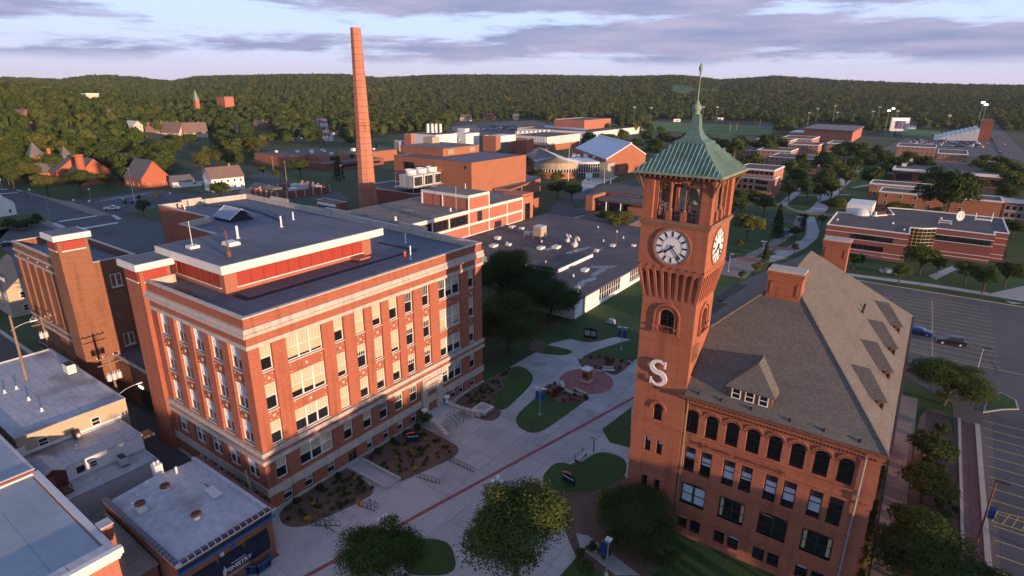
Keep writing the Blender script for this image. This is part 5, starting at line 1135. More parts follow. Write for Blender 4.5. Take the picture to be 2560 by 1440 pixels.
p = G(*hh(1757, 630), 0); thing(MB().tube((p.x, p.y, 0), (p.x, p.y, 17), .16, .08, n=6), 'flagpole', M_white, 'tall white flagpole before the round student wing', 'flagpole')
# brick arts building at left of the stack
J = root('arts_building', 'two storey brown brick building with a flat dark roof left of the smokestack', 'building', (-330, 240, 0))
q = MB(); q.box(-351, 211.7, -.3, -316, 254, 7); q.box(-316, 226, -.3, -299, 286, 7); q.build('wall', M_brickO, J)
q = MB(); q.box(-350.7, 212, 7, -316, 253.8, 7.1); q.box(-316, 226.3, 7, -299.3, 285.8, 7.1); q.build('roof', M_tar, J); q = MB().box(-316, 219, -.3, -290, 225.9, 3.9); q.box(-298.9, 226, -.3, -288, 262, 3.9); q.build('wing', M_brickM, J); MB().box(-299, 219, 3.9, -289, 262, 4.0).build('terrace_roof', M_membrane, J)
for y in (231, 246, 258): simple_window(J, (-298.95, y, 4.3), XF, 3.4, 2.4, M_dark, 2, 1)
simple_window(J, (-287.95, 244, 1.2), XF, 30, 1.4, M_dark, 12, 1)
for i, (x, y, s) in enumerate(((-343, 222, 1.4), (-332, 230, 1.6), (-326, 236, 1.8), (-322, 243, 1.4), (-330, 247, 1.2), (-312, 258, 2.2), (-310, 266, 1.4), (-308, 272, 1.4), (-320, 232, 1.6), (-306, 236, 1.5))): roof_box(x, y, 7.1, s, s, s*.8, 'white vent box scattered on the dark roof of the arts building', M_white, 'vent boxes on the arts building roof')
block('brick_garage', 'tiny salmon garage left of the arts building', -357, 214, -351.5, 222, 3.4, M_brickP, M_tar, par=.2)
# library: brown brick slabs
Lb = root('slab_library', 'brown brick building of stacked flat slabs with a square corner tower', 'building', (-95, 200, 0))
q = MB().box(-103.2, 192.6, -.3, -100.4, 203, 9); q.box(-107, 205.5, -.3, -88, 222, 8.4); q.box(-86.7, 193.7, -.3, -80, 215, 6.2); q.build('wall', M_brickO, Lb)
q = MB().box(-98.6, 193.4, 7.2, -80, 214, 8); q.box(-107.3, 205.2, 8.4, -85, 224, 8.9); q.box(-103.3, 192.5, 9, -100.3, 203.1, 9.15); q.build('roof', M_tar, Lb); MB().box(-98.5, 194.6, 3, -87, 195, 7.2).build('pane', M_glass, Lb); q = MB()
for x in (-95.4, -89.6): q.tube((x, 193.8, 0), (x, 193.8, 7.2), .25, n=7)
q.build('column', M_lgrey, Lb); MB().box(-98, 178, -.3, -79, 193.2, 3.6).build('terrace', M_tar, Lb)
# ------------------------------------------------------------ right-hand side: Micheels-like hall, dormitories
R_ = root('curved_glass_hall', 'red brick hall with white bands, dark flat roof and a curved glass grid', 'building', (0, 212, 0)); zt = 8.46
rp = [(-22.5, 194), (-1.7, 194), (-1.9, 201)]+[(-1.9+6.2*t/6, 204.5+3.2*(t/6)+1.2*math.sin(math.pi*t/6)*-1) for t in range(7)]+[(17.8, 207.3), (17.8, 212), (21.1, 212), (21.1, 238), (-3, 238), (-10, 236.5), (-7.5, 224), (-12, 218), (-22.9, 217)]
MB().prism(rp, -.3, zt, top=False).build('wall', M_brickM, R_); MB().prism(inset(rp, .2), zt-.35, zt-.2).build('roof', M_tar, R_)
q = MB(); po, pi_ = inset(rp, -.1), inset(rp, .25)
for i in range(len(rp)):
    j = (i+1) % len(rp); q.face(((*po[i], zt-.15), (*po[j], zt-.15), (*po[j], zt+.12), (*po[i], zt+.12))); q.face(((*po[i], zt+.12), (*po[j], zt+.12), (*pi_[j], zt+.12), (*pi_[i], zt+.12))); q.face(((*pi_[j], zt-.3), (*pi_[i], zt-.3), (*pi_[i], zt+.12), (*pi_[j], zt+.12)))
q.build('coping', M_trim, R_)
q = MB()
for z in (6.75, 5.0, 2.0, .9): q.box(-22.6, 193.88, z, -1.7, 194, z+.14); q.box(4.4, 207.05, z, 17.9, 207.3, z+.14); q.box(-22.62, 194, z, -22.5, 216, z+.14); q.box(17.8, 211.9, z, 21.2, 212, z+.14)
q.build('white_band', M_trim, R_)
for x, w, z in ((-13.4, 4.2, 5.2), (-8.4, 6.4, 5.2), (-14.5, 4.2, 2.3), (-9.6, 5.0, 2.3)): simple_window(R_, (x, 193.9, z), YF, w, 1.5, M_dark, 3, 1)
simple_window(R_, (11.0, 207.1, 5.2), YF, 12.6, 1.5, M_dark, 9, 1)
for i in range(6):
    t0, t1 = i/6, (i+1)/6; P = lambda t: Vector((-1.9+6.2*t, 204.4+3.2*t-1.2*math.sin(math.pi*t)-.25, 0)); a, b = P(t0), P(t1)
    for j in range(8): MB().ext([a+Z3*(.3+j)+Vector((.06, 0, .06)), b+Z3*(.3+j)+Vector((-.06, 0, .06)), b+Z3*(1.3+j)+Vector((-.06, 0, -.06)), a+Z3*(1.3+j)+Vector((.06, 0, -.06))], (0, .1, 0)).build('pane', M_glass, R_)
    q = MB().tube(a, a+Z3*8.3, .08, n=4)
    for j in range(9): q.tube(a+Z3*(.3+j), b+Z3*(.3+j), .07, n=4)
    if i == 5: q.tube(b, b+Z3*8.3, .08, n=4)
    q.build('glazing_bar', mat('bronze_bar', (.5, .4, .16), .5, .05, 1, 3, .04), R_)
q = MB(); q.box(-16, 193.2, .5, -7, 193.35, .62); q.box(-16, 193.2, 1.0, -7, 193.35, 1.12); thing(q, 'banner_rail', M_bluepaint, 'white and blue railing at the foot of the banded brick hall', 'railing')
r = root('roof_screen', 'big white plant screen on the dark roof of the banded hall', 'roof plant', (-16, 224, 8.3)); MB().box(-20.5, 218, 8.2, -13.3, 229.5, 11.4).build('screen', M_trim, r); MB().lathe((-16.2, 217.6, 8.3), [(2.6, 0), (2.4, .9), (1.4, 1.7), (.1, 2.0)], 14).build('dome', M_lgrey, r)
def dish(x, y, z, R, label, tilt=.5):
    r = root('satellite_dish', label, 'satellite dish', (x, y, z)); q = MB(); Mx = Matrix.Translation((0, 0, 2.6)) @ Matrix.Rotation(.8, 4, 'Z') @ Matrix.Rotation(tilt+1.0, 4, 'X'); n_ = 16
    rows_ = [[Mx @ Vector((R*f*math.cos(2*math.pi*i/n_), R*f*math.sin(2*math.pi*i/n_), .28*R*f*f)) for i in range(n_)] for f in (.05, .5, 1)]
    for a, b in zip(rows_, rows_[1:]):
        for i in range(n_): q.face((a[i], a[(i+1) % n_], b[(i+1) % n_], b[i]))
    q.local('dish', M_lgrey, r, True); MB().tube((0, 0, 0), (0, 0, 2.7), .12, n=6).local('mast', M_rust, r)
dish(9.3, 219, 8.3, 1.5, 'round satellite dish on the dark flat roof'); q = MB()
for x in (4.6, 7.6): q.box(x, 217, 8.2, x+.3, 217.3, 9.4)
q.box(4.6, 217, 9.2, 7.9, 217.3, 9.45); q.box(4.6, 217, 8.6, 7.9, 217.3, 8.75); thing(q, 'pipe_frame', M_white, 'white pipe frame beside the satellite dish', 'pipe frame')
q = MB()
for x, h in ((13.8, 2.4), (17.8, 3.0)): q.tube((x, 229.5, 8.2), (x, 229.5, 8.2+h), .14, n=6)
q.box(13.8, 229, 8.6, 17.8, 229.6, 9.0); thing(q, 'pipe_frame', M_white, 'white duct with two stacks at the right end of the roof', 'pipe frame')
for i, (x, y) in enumerate(((-3.3, 199.5), (-21, 203.5), (5.2, 226), (-6.6, 208))): vent_pipe(x, y, 8.25, .5, .22, 'small white vent on the banded hall roof', g='vents on the banded hall roof')
vent_pipe(-12.1, 217.6, 8.3, 1.4, .4, 'white cylinder beside the big plant screen')
# dormitories
M_dorm = mat('brick_dorm', (.36, .15, .075), .9, .08, .3, 3, .06, stretch=BR); M_dormp = mat('brick_dorm_pink', (.36, .165, .115), .9, .08, .3, 3, .06, stretch=BR)
def dorm(label, x0, y0, x1, y1, z, wm_, nw, fl, w=1.3, h=1.5, fm=None, skip=0, rm_=None):
    r = block('dormitory', label, x0, y0, x1, y1, z, wm_, rm_ or M_tar, par=.1, cm=M_trim, ct=.25)
    q = MB().box(x0-.3, y0-.3, z-.45, x1+.3, y0, z+.05); q.box(x1, y0, z-.45, x1+.3, y1, z+.05); q.box(x0-.3, y0, z-.45, x0, y1, z+.05); q.build('fascia', M_trim, r)
    st = (x1-x0)/nw
    for f in range(fl):
        for i in range(nw-skip): simple_window(r, (x0+st*(i+.5), y0-.02, z-2.3-f*2.75), YF, w, h, fm or M_lgrey, 1, 2)
    return r
E2 = dorm('long orange brick dormitory with small paired windows beyond the banded hall', -15.2, 270.3, 22.8, 283, 9.2, M_dorm, 8, 3, fm=M_white, skip=2)
E1 = dorm('dormitory wing end on at the left of the long orange dormitory', -20.4, 291, 6, 303, 9.4, M_dorm, 6, 3, fm=M_white); 
for z in (1.2, 3.9, 6.6): simple_window(E1, (-20.42, 297, z), (0, -1, 0), 1.2, 1.4, M_white, 1, 2)
St = block('stair_link', 'dark glazed stair link with a grey metal roof between orange dormitories', 23.2, 271.5, 31.5, 283, 8.8, M_brickD, M_grey, par=.1)
for z in (1.0, 3.6, 6.2): MB().box(23.6, 271.3, z-.5, 31.2, 271.5, z-.1).build('floor_band', M_tan, St); [simple_window(St, (24.6+i*1.8, 271.45, z), YF, 1.4, 1.8, M_white) for i in range(4)]
dorm('orange dormitory at the right edge with a long tree shadow on it', 31.9, 270.3, 72, 283, 9.2, M_dorm, 9, 3, fm=M_white)
Cm = root('commons', 'wide dining commons with a brown roof over a white fascia', 'building', (25, 340, 0)); a, b, c_ = G(2237, 420, 7), G(2502, 439, 7), G(2249, 397, 7)
MB().box(a.x, a.y+1.5, -.3, b.x, c_.y, 5.6).build('wall', M_brickD, Cm); q = MB(); q.box(a.x-1, a.y, 5.6, b.x+1, a.y+.8, 7.0); q.box(a.x-1, a.y+.8, 5.6, a.x, c_.y, 7); q.build('fascia', M_white, Cm); MB().box(a.x, a.y+.8, 6.5, b.x+1, c_.y, 6.9).build('roof', M_tar, Cm)
for i in range(6): simple_window(Cm, (a.x+5+i*10, a.y+1.4, 1.0), YF, 7, 3.2, M_dark, 4, 1)
for i in range(3): p = G(2208+i*13, 421+i*2.5, 2); q = MB().box(p.x-2.5, p.y-2, 0, p.x+2.5, p.y+5, 2.6+i*.4); thing(q, 'loading_box', M_white, ('white loading box, leftmost of three by the commons', 'white loading box, middle of three by the commons', 'white loading box nearest the commons wall')[i], 'loading box')
for i, (px, py) in enumerate(((2275, 403), (2260, 415), (2265, 412), (2438, 414), (2475, 416))): p = G(px, py, 7); roof_box(p.x, p.y, 6.9, 2.2 if i < 3 else 3.2, 2, 1.5 if i < 3 else 3, 'white roof fan on the brown commons roof', M_white, 'roof fans on the commons')
def pdorm(label, near, left, right, z, wm_, nw, fl, **k):
    n_, a, b = G(*near, z), G(*left, z), G(*right, z); return dorm(label, a.x, n_.y, n_.x, max(b.y, n_.y+9), z, wm_, nw, fl, **k)
pdorm('orange dormitory with white roof caps before the stadium car park', (2420, 386), (2345, 382), (2440, 377), 9, M_dorm, 7, 3, fm=M_white); pdorm('flat roofed dormitory left of the one with white roof caps', (2340, 369), (2240, 367), (2370, 363), 9, M_dormp, 8, 2, fm=M_white)
d1 = pdorm('pinkish dormitory with ribbon windows just right of the clock tower roof', (1932, 448), (1815, 432), (1947, 440), 9.2, M_dormp, 9, 3, fm=M_dark, w=1.5, skip=2); n_ = G(1932, 448, 9.2)
for f in range(3): simple_window(d1, (n_.x-4.2, n_.y-.02, 6.7-f*2.75), YF, 4.6, 1.5, M_dark, 3, 1)
pdorm('taller pinkish dormitory block behind the ribbon windowed one', (1936, 426), (1845, 418), (1962, 415), 12.5, M_dormp, 8, 2, fm=M_dark, w=1.6)
pdorm('salmon dormitory with a bright gable end above the lawn', (2044, 398), (1928, 389), (2057, 389), 8.6, M_dormp, 9, 3); pdorm('salmon dormitory with stepped white roof edge', (1977, 378), (1898, 372), (1997, 371), 9, M_dormp, 7, 3)
pdorm('long low dormitory nearest the copper roof tip', (1896, 376), (1803, 372), (1900, 370), 8, M_dormp, 9, 2); pdorm('dormitory with a tall chimney block behind the stepped one', (2047, 363), (1975, 358), (2061, 357), 9, M_dormp, 7, 3)
pdorm('far left dormitory of the back row', (1975, 352), (1888, 348), (1985, 346), 9, M_dormp, 8, 2); pdorm('dormitory at the right end of the back row', (2112, 359), (2078, 353), (2119, 353), 10, M_dormp, 4, 3)
pdorm('middle dormitory of the back row', (2030, 348), (1955, 343), (2040, 341), 9, M_dormp, 7, 2)
Ar = root('sports_arena', 'broad sports arena with a huge low brown roof', 'building', (-70, 720, 0)); pts = [G(2012, 320, 11), G(2133, 327, 11), G(2157, 315, 11), G(2046, 310, 11)]
MB().prism([(p.x, p.y) for p in pts], -.3, 10).build('wall', M_brickP, Ar); MB().prism(inset([(p.x, p.y) for p in pts], -1.5), 10, 11).build('roof', mat('brown_metal', (.22, .15, .13), .7, .08, .1, 1, .05), Ar)
nb('arena_foyer', 'low foyer with a pale fascia before the sports arena', (2110, 336), (1968, 331), (2118, 330), 6, M_brickP, M_lgrey, par=.2, cm=M_trim)
# ------------------------------------------------------------ terrain, streets, lawns
SKY = [(-600, 200), (0, 206), (150, 209), (250, 200), (330, 201), (430, 207), (500, 197), (700, 192), (860, 192), (950, 199), (1100, 192), (1300, 192), (1550, 195), (1700, 193), (1800, 204), (1930, 197), (2100, 206), (2300, 214), (2560, 218), (3200, 222)]
def skyline(px):
    for (a, ya), (b, yb) in zip(SKY, SKY[1:]):
        if a <= px <= b: return ya+(yb-ya)*(px-a)/(b-a)
    return 210
def bearing_px(x, y):
    d = Vector((x, y, 0)); z = d.dot(CF)
    if z < 1: return 5000 if d.dot(CR) > 0 else -5000
    return 1280+FPX*d.dot(CR)/z
def sstep(a, b, x): t = max(0, min(1, (x-a)/(b-a))); return t*t*(3-2*t)
def terrain(x, y):
    r = math.hypot(x, y)
    if r < 430: return 0.0
    px = max(-590, min(3190, bearing_px(x, y))); hy = 215.2+(px)*.0062
    ridge = 46+(hy-skyline(px))/FPX*2700-11
    r0 = 520+560*sstep(600, 1150, px); z = ridge*sstep(r0, 2700, r)
    n = noise.noise(Vector((x*.0016, y*.0016, 3.1)))*14+noise.noise(Vector((x*.005, y*.005, 7)))*4
    z += n*sstep(r0+150, r0+900, r)*(1-.6*sstep(1900, 2700, r))
    left = sstep(520, -40, px)
    z += left*32*sstep(380, 800, r)*(1-sstep(1100, 2200, r)*.8)
    z -= 60*sstep(2900, 4000, r)
    return z
m = MB(); radii = [0, 120, 250, 380]+[430*1.075**i for i in range(32)]; nA = 150
for r in radii:
    for k in range(nA): a = 2*math.pi*k/nA; x, y = r*math.sin(a), r*math.cos(a); m.v.append((x, y, terrain(x, y)-.06))
for i in range(len(radii)-1):
    for k in range(nA): j = (k+1) % nA; m.f.append((i*nA+k, i*nA+j, (i+1)*nA+j, (i+1)*nA+k)); m.m.append(0)
tag(m.build('ground', M_ground, smooth=True), kind='structure')
def P2(pts): return [tuple(G(*p).xy) for p in pts]
def sheet(name, poly, z, m_, kind='structure'):
    return tag(MB().prism(poly, z-.4, z, side=False).build(name, m_), kind=kind)
def slabbed(name, label_m, poly, z0, z1, cell, mj, ms, rot=0, cap=300, seed=1):
    base = sheet(name, poly, z0, mj); rr = random.Random(seed); xs = [p[0] for p in poly]; ys = [p[1] for p in poly]; cells = []
    x = math.floor(min(xs)/cell[0])*cell[0]
    while x < max(xs):
        y = math.floor(min(ys)/cell[1])*cell[1]
        while y < max(ys):
            pc = list(poly)
            for ax, lo, sg in ((0, x+.02, 1), (0, x+cell[0]-.02, -1), (1, y+.02, 1), (1, y+cell[1]-.02, -1)):
                o = []
                for i in range(len(pc)):
                    a, b = pc[i], pc[(i+1) % len(pc)]; ia, ib = sg*(a[ax]-lo) >= 0, sg*(b[ax]-lo) >= 0
                    if ia: o.append(a)
                    if ia != ib: t = (lo-a[ax])/(b[ax]-a[ax]); o.append((a[0]+(b[0]-a[0])*t, a[1]+(b[1]-a[1])*t))
                pc = o
                if not pc: break
            if len(pc) > 2 and abs(sum(pc[i][0]*pc[(i+1) % len(pc)][1]-pc[(i+1) % len(pc)][0]*pc[i][1] for i in range(len(pc)))) > .15: cells.append(pc)
            y += cell[1]
        x += cell[0]
    cells.sort(key=lambda c: c[0][0]**2+c[0][1]**2)
    WM[base] = Matrix()
    for c in cells[:cap]: link('slab', MB().prism(c, z0, z1+rr.uniform(-.004, .004)).mesh('slab', ms), base)
    if len(cells) > cap:
        q = MB()
        for c in cells[cap:]: q.prism(c, z0, z1)
        tag(link('slab_field', q.mesh('slab_field', ms), base), kind='stuff')
    return base
def chaikin(p, it=2):
    for _ in range(it):
        q = []
        for i in range(len(p)):
            a, b = Vector(p[i]).to_2d(), Vector(p[(i+1) % len(p)]).to_2d(); q += [tuple(a.lerp(b, .22)), tuple(a.lerp(b, .78))]
        p = q
    return p
def lawn(name, pts, z=.075, m_=None):
    if len(pts) > 4 and name in ('lawn', 'mulch_bed', 'flower_bed'): pts = chaikin(pts)
    m_ = m_ or M_grass; q = MB().prism(pts, 0, z); return tag(q.build(name, m_), kind='structure')
C6 = lambda x, y: (660+x/2.4615, 1080+y/2.4615)
C5 = lambda x, y: (1180+x/2.3217, 560+y/2.3217)
CA = lambda x, y: (1800+x/5.5375, 440+y/5.5375)
C4 = lambda x, y: (2080+x/1.8, 640+y/1.8)
# grass base of the campus, then the paved mall between hall and tower
sheet('campus_lawn', [(-56, -30), (12, -30), (12, 160), (-56, 160)], .0, M_grass)
slabbed('plaza', '', [(-50, 4), (-36, 4), (-22.6, 38), (-22.0, 52.6), (-21.9, 99), (-36.5, 99), (-44, 98), (-50.5, 93), (-53, 88), (-53.7, 70), (-53.8, 24), (-47.6, 25.6), (-47.7, 16)], .012, .035, (3.05, 3.05), M_joint, M_conc, cap=300)
slabbed('pale_paving', '', [(-36.0, 14), (-24.5, 14), (-22.3, 50), (-22.3, 99), (-29.6, 99), (-30.8, 60), (-33.2, 40)], .037, .05, (2.4, 2.4), M_joint, M_concw, cap=260, seed=3)
b0, b1 = P2([(770, 1439), (1428, 1080)]); d = (Vector(b1)-Vector(b0)).normalized(); n_ = Vector((-d.y, d.x))*.24
e0, e1 = Vector(b0)-d*14, Vector(b1)+d*62
sheet('red_band', [tuple(e0-n_), tuple(e1-n_), tuple(e1+n_), tuple(e0+n_)], .056, M_redline)
# stretch of tan paving at the lower left and planting beds along the hall
sheet('tan_paving', P2([C6(60, 560), C6(330, 590), C6(950, 270), C6(1160, 500), C6(980, 650), C6(280, 880), C6(120, 850)]), .040, M_conc)
lawn('mulch_bed', [(-53.75, 29.4)]+P2([C6(110, 570), C6(190, 590), C6(280, 575), C6(440, 500), C6(575, 440), C6(700, 365), C6(530, 235)])+[(-53.75, 39.2)], .09, M_mulch)
lawn('mulch_bed', [(-53.75, 41.6)]+P2([C6(610, 195), C6(800, 300), C6(830, 312), C6(950, 258), C6(1160, 165), C6(1200, 120), C6(1190, 85), C6(1100, 40)])+[(-51.2, 51.8), (-53.75, 52.0)], .09, M_mulch)
lawn('mulch_bed', [(-53.75, 58.5)]+P2([C5(-20, 1090), C5(0, 1115), C5(80, 1145), C5(140, 1140), C5(180, 1090), C5(105, 1050), C5(190, 930), C5(240, 830)])+[(-50, 76), (-53.75, 76)], .09, M_mulch)
lawn('lawn', P2([C5(230, 840), C5(290, 830), C5(350, 870), C5(355, 920), C5(270, 1010), C5(180, 1090), C5(105, 1050), C5(190, 930)]), .1)
lawn('lawn', P2([C5(250, 1130), C5(290, 1080), C5(360, 1020), C5(420, 950), C5(560, 1000), C5(690, 1003), C5(560, 1100), C5(400, 1212), C5(330, 1212), C5(270, 1180)]), .1)
lawn('lawn', P2([C5(615, 790), C5(700, 740), C5(975, 655), C5(975, 770), C5(940, 795), C5(800, 790)]), .1)
lawn('lawn', P2([C5(755, 1195), C5(925, 1065), C5(920, 1300), C5(800, 1270)]), .1)
lawn('lawn', P2([C5(410, 1460), C5(510, 1378), C5(600, 1412), C5(735, 1315), C5(900, 1362), C5(890, 1480), C5(700, 1560), C5(470, 1560)]), .1)
lawn('lawn', P2([C5(385, 600), C5(640, 690), C5(740, 682), C5(970, 612), C5(990, 330), C5(600, 560)]), .1)
lawn('lawn', P2([C5(420, 700), C5(600, 738), C5(540, 766), C5(400, 752), C5(345, 735)]), .1)
lawn('mulch_bed', P2([C5(340, 640), C5(440, 700), C5(410, 750), C5(335, 735)]), .11, M_mulch)
lawn('mulch_bed', P2([C5(250, 560), C5(590, 585), C5(420, 600), C5(380, 640), C5(300, 640)]), .11, M_mulch)
lawn('mulch_bed', P2([(1380, 1190), (1440, 1150), (1560, 1165), (1700, 1440), (1460, 1440), (1400, 1300)]), .07, M_mulch)
lawn('lawn', P2([(1355, 1190), (1390, 1155), (1430, 1165), (1415, 1200), (1400, 1260), (1360, 1230)]), .106)
lawn('lawn', P2([(1000, 1440), (1030, 1360), (1075, 1345), (1130, 1360), (1145, 1440)]), .1)
sheet('path', P2([(1440, 1335), (1470, 1340), (1600, 1440), (1540, 1440), (1450, 1370)]), .085, M_conc)
# round red paved court with a plinth
rc = Vector(P2([C5(665, 912)])[0]); ra = abs(P2([C5(820, 912)])[0][0]-rc.x)*.98
rad = (Vector(P2([C5(820, 912)])[0])-Vector(P2([C5(512, 912)])[0])).length/2
ct = tag(MB().prism([(rc.x+rad*math.cos(2*math.pi*t/40), rc.y+rad*math.sin(2*math.pi*t/40)) for t in range(40)], .0, .062).build('round_court', M_joint), kind='structure'); WM[ct] = Matrix()
for s in range(8):
    a0, a1 = 2*math.pi*s/8+.02, 2*math.pi*(s+1)/8-.02
    for rr0, rr1 in ((.05, .36), (.375, .69), (.705, 1.0)):
        pts = [(rc.x+rad*rr0*math.cos(a0+(a1-a0)*t/5), rc.y+rad*rr0*math.sin(a0+(a1-a0)*t/5)) for t in range(6)]+[(rc.x+rad*rr1*math.cos(a1-(a1-a0)*t/5), rc.y+rad*rr1*math.sin(a1-(a1-a0)*t/5)) for t in range(6)]
        link('paver_segment', MB().prism(pts, .062, .078).mesh('paver_segment', M_pavered), ct)
bedp1, bedp2 = P2([C5(420, 940), C5(480, 925), C5(560, 985), C5(680, 1005), C5(670, 1030), C5(540, 1050), C5(430, 1000)]), P2([C5(615, 790), C5(700, 775), C5(940, 795), C5(880, 850), C5(825, 885), C5(760, 845), C5(640, 838)])
for bp in (bedp1, bedp2): lawn('flower_bed', bp, .13, M_mulch)
sheet('alley', [(-131, 8), (-47.9, 8), (-47.9, 25.4), (-53.8, 28.7), (-75, 28.7), (-84.1, 30.9), (-124, 28.8), (-131, 26)], .008, M_asphalt)
# east side: walk, wall strip, car park
sheet('car_park', [(11.0, 40), (75, 40), (75, 168), (-12, 168), (-12, 125), (2.8, 112), (9.5, 106)], .012, M_asphalt_old)
sheet('car_park', [(12.9, 40), (75, 40), (75, 104.5), (14.5, 105)], .018, M_asphalt)
slabbed('walkway', '', [(2.7, 40), (5.2, 40), (5.1, 104), (2.8, 104)], .012, .035, (2.6, 2.6), M_joint, M_walk, cap=60)
lawn('mulch_bed', [(1.45, 45), (2.6, 45), (2.6, 84), (1.45, 84)], .08, M_mulch)
lawn('mulch_bed', [(5.22, 42), (10.1, 42), (10.1, 100), (6.5, 102), (5.2, 96)], .09, M_mulch)
slabbed('red_brick_walk', '', [(10.5, 42), (12.15, 42), (12.15, 99.5), (10.5, 99.5)], .02, .05, (1.6, 1.2), M_joint, mat('dull_red_paving', (.17, .085, .075), .9, .15, .5, 6, .15, objvar=.12), cap=60)
for nme, x0, x1, z in (('retaining_kerb', 10.15, 10.45, .45), ('retaining_kerb', 12.2, 12.75, .25)): tag(MB().box(x0, 42, 0, x1, 100, z).build(nme, M_kerb), kind='structure')
isl = P2([C4(700, 640), C4(760, 620), C4(820, 650), C4(832, 688), C4(760, 690), C4(690, 700)])
lawn('kerb_island', inset(isl if sum(isl[i][0]*isl[(i+1) % 6][1]-isl[(i+1) % 6][0]*isl[i][1] for i in range(6)) > 0 else isl[::-1], -.25), .12, M_kerb); lawn('island_grass', isl, .15)
q = MB()
for y in np.arange(45, 104, 2.72): q.box(13.2, y-.05, .022, 18.4, y+.05, .026)
tag(q.build('stall_lines', M_yellow), kind='structure')
q = MB()
for y in np.arange(126, 164, 2.62): q.box(-3.5, y-.05, .016, 16.5, y+.05, .020)
q.face([(6.5, 124.7, .024), (6.64, 124.7, .024), (5.9, 161, .024), (5.76, 161, .024)]); q.box(-4, 124.6, .0205, 24, 124.75, .0245)
for y in np.arange(112, 150, 2.62): q.box(21, y-.05, .016, 40, y+.05, .020)
tag(q.build('stall_lines', M_yellow), kind='structure')
q = MB(); a = P2([C4(720, 1195), C4(745, 1150), C4(900, 1190), C4(900, 1250)])
for i in range(4): p, s = a[i], a[(i+1) % 4]; dd = (Vector(s)-Vector(p)).normalized(); nn = Vector((-dd.y, dd.x))*.06; q.face([(*(Vector(p)-nn), .03), (*(Vector(s)-nn), .03), (*(Vector(s)+nn), .03), (*(Vector(p)+nn), .03)])
for t in (.25, .5, .75): p = Vector(a[0]).lerp(Vector(a[3]), t); s = Vector(a[1]).lerp(Vector(a[2]), t+.12); nn = Vector((.05, .05)); q.face([(*(p-nn), .034), (*(s-nn), .034), (*(s+nn), .034), (*(p+nn), .034)])
tag(q.build('hatched_bay', M_yellow), kind='structure')
# cracks: tar-sealed lines wandering over the old asphalt
q = MB(); rr = random.Random(4)
for i in range(26):
    x, y = rr.uniform(2, 45), rr.uniform(108, 165); a = rr.uniform(0, 6.3)
    for k in range(rr.randint(4, 9)):
        a += rr.uniform(-.7, .7); l = rr.uniform(.7, 1.8); x2, y2 = x+l*math.cos(a), y+l*math.sin(a); nn = Vector((-math.sin(a), math.cos(a)))*.07
        q.face([(x-nn.x, y-nn.y, .028), (x2-nn.x, y2-nn.y, .028), (x2+nn.x, y2+nn.y, .028), (x+nn.x, y+nn.y, .028)]); x, y = x2, y2
tag(q.build('tar_seam', M_dark), kind='stuff')
north = P2([C4(60, 85), C4(100, 100), C4(480, 155), C4(864, 240)])
lawn('verge', [(-14, 168.2), (7, 171), (75, 171), (75, 173), (6, 173), (-14, 170.5)], .11)
sheet('street_walk', [(-14, 170.6), (6, 173.2), (75, 173.2), (75, 176), (6, 176), (-14, 173.5)], .03, M_conc)
lawn('building_lawn', [(-24, 173.6), (6, 176.2), (75, 176.2), (75, 268), (23, 268), (23, 218), (-24, 192)], .05)
tag(MB().box(-12, 167.9, 0, 75, 168.15, .14).build('kerb', M_kerb), kind='structure')
sheet('curving_path', P2([(2320, 690), (2380, 665), (2395, 672), (2340, 700)]), .06, M_conc); sheet('path', P2([(2470, 735), (2560, 715), (2560, 760), (2530, 760)]), .06, M_conc)
# campus mall beyond the hall
sheet('mall_lawn', [(-75, 175), (-22.6, 175), (-22.6, 700), (-75, 700)], .0, M_grass)
sheet('cross_street', [(-112, 178), (-95, 178), (-57, 231), (-22, 231), (-22, 238.5), (-60, 238.5), (-112, 187)], .014, M_asphalt)
def ribbon(name, pts, w, z, m_):
    P = [Vector(p) for p in pts]; L_, R2 = [], []
    for i in range(len(P)):
        d = (P[min(i+1, len(P)-1)]-P[max(i-1, 0)]).normalized(); n = Vector((-d.y, d.x))*(w if not isinstance(w, (list, tuple)) else w[i])/2; L_.append(tuple(P[i]+n)); R2.append(tuple(P[i]-n))
    m = MB()
    for i in range(len(P)-1): m.face([(*L_[i], z), (*R2[i], z), (*R2[i+1], z), (*L_[i+1], z)])
    return tag(m.build(name, m_), kind='structure')
ribbon('mall_walk', P2([CA(100, 1380), CA(330, 1190), CA(560, 1150), CA(760, 1120), CA(960, 1010)]), (9, 9, 8, 6, 5), .03, M_walk)
ribbon('mall_walk', P2([CA(640, 1180), CA(860, 1080), CA(1080, 980), CA(1240, 860), CA(1290, 760), CA(1250, 640), CA(1230, 560)]), (3, 4.5, 4.5, 4.2, 4, 4, 4), .034, M_conc)
ribbon('mall_walk', P2([CA(430, 1110), CA(600, 1030), CA(760, 930), CA(900, 830), CA(1010, 740), CA(1090, 660), CA(1140, 560)]), 3.6, .038, M_walk)
ribbon('mall_walk', P2([CA(1270, 500), CA(1370, 400), CA(1470, 290), CA(1560, 200), (2150, 418)]), (9, 8.5, 7, 6.5, 5.5), .034, M_conc)
ribbon('mall_walk', P2([CA(760, 400), CA(880, 390), CA(1030, 470), CA(1200, 510), CA(1500, 530), CA(1700, 540)]), (3, 3, 4, 6, 7, 7), .038, M_walk)
ribbon('mall_walk', P2([CA(860, 400), CA(960, 310), CA(1070, 230), CA(1190, 150)]), 3.4, .042, M_conc)
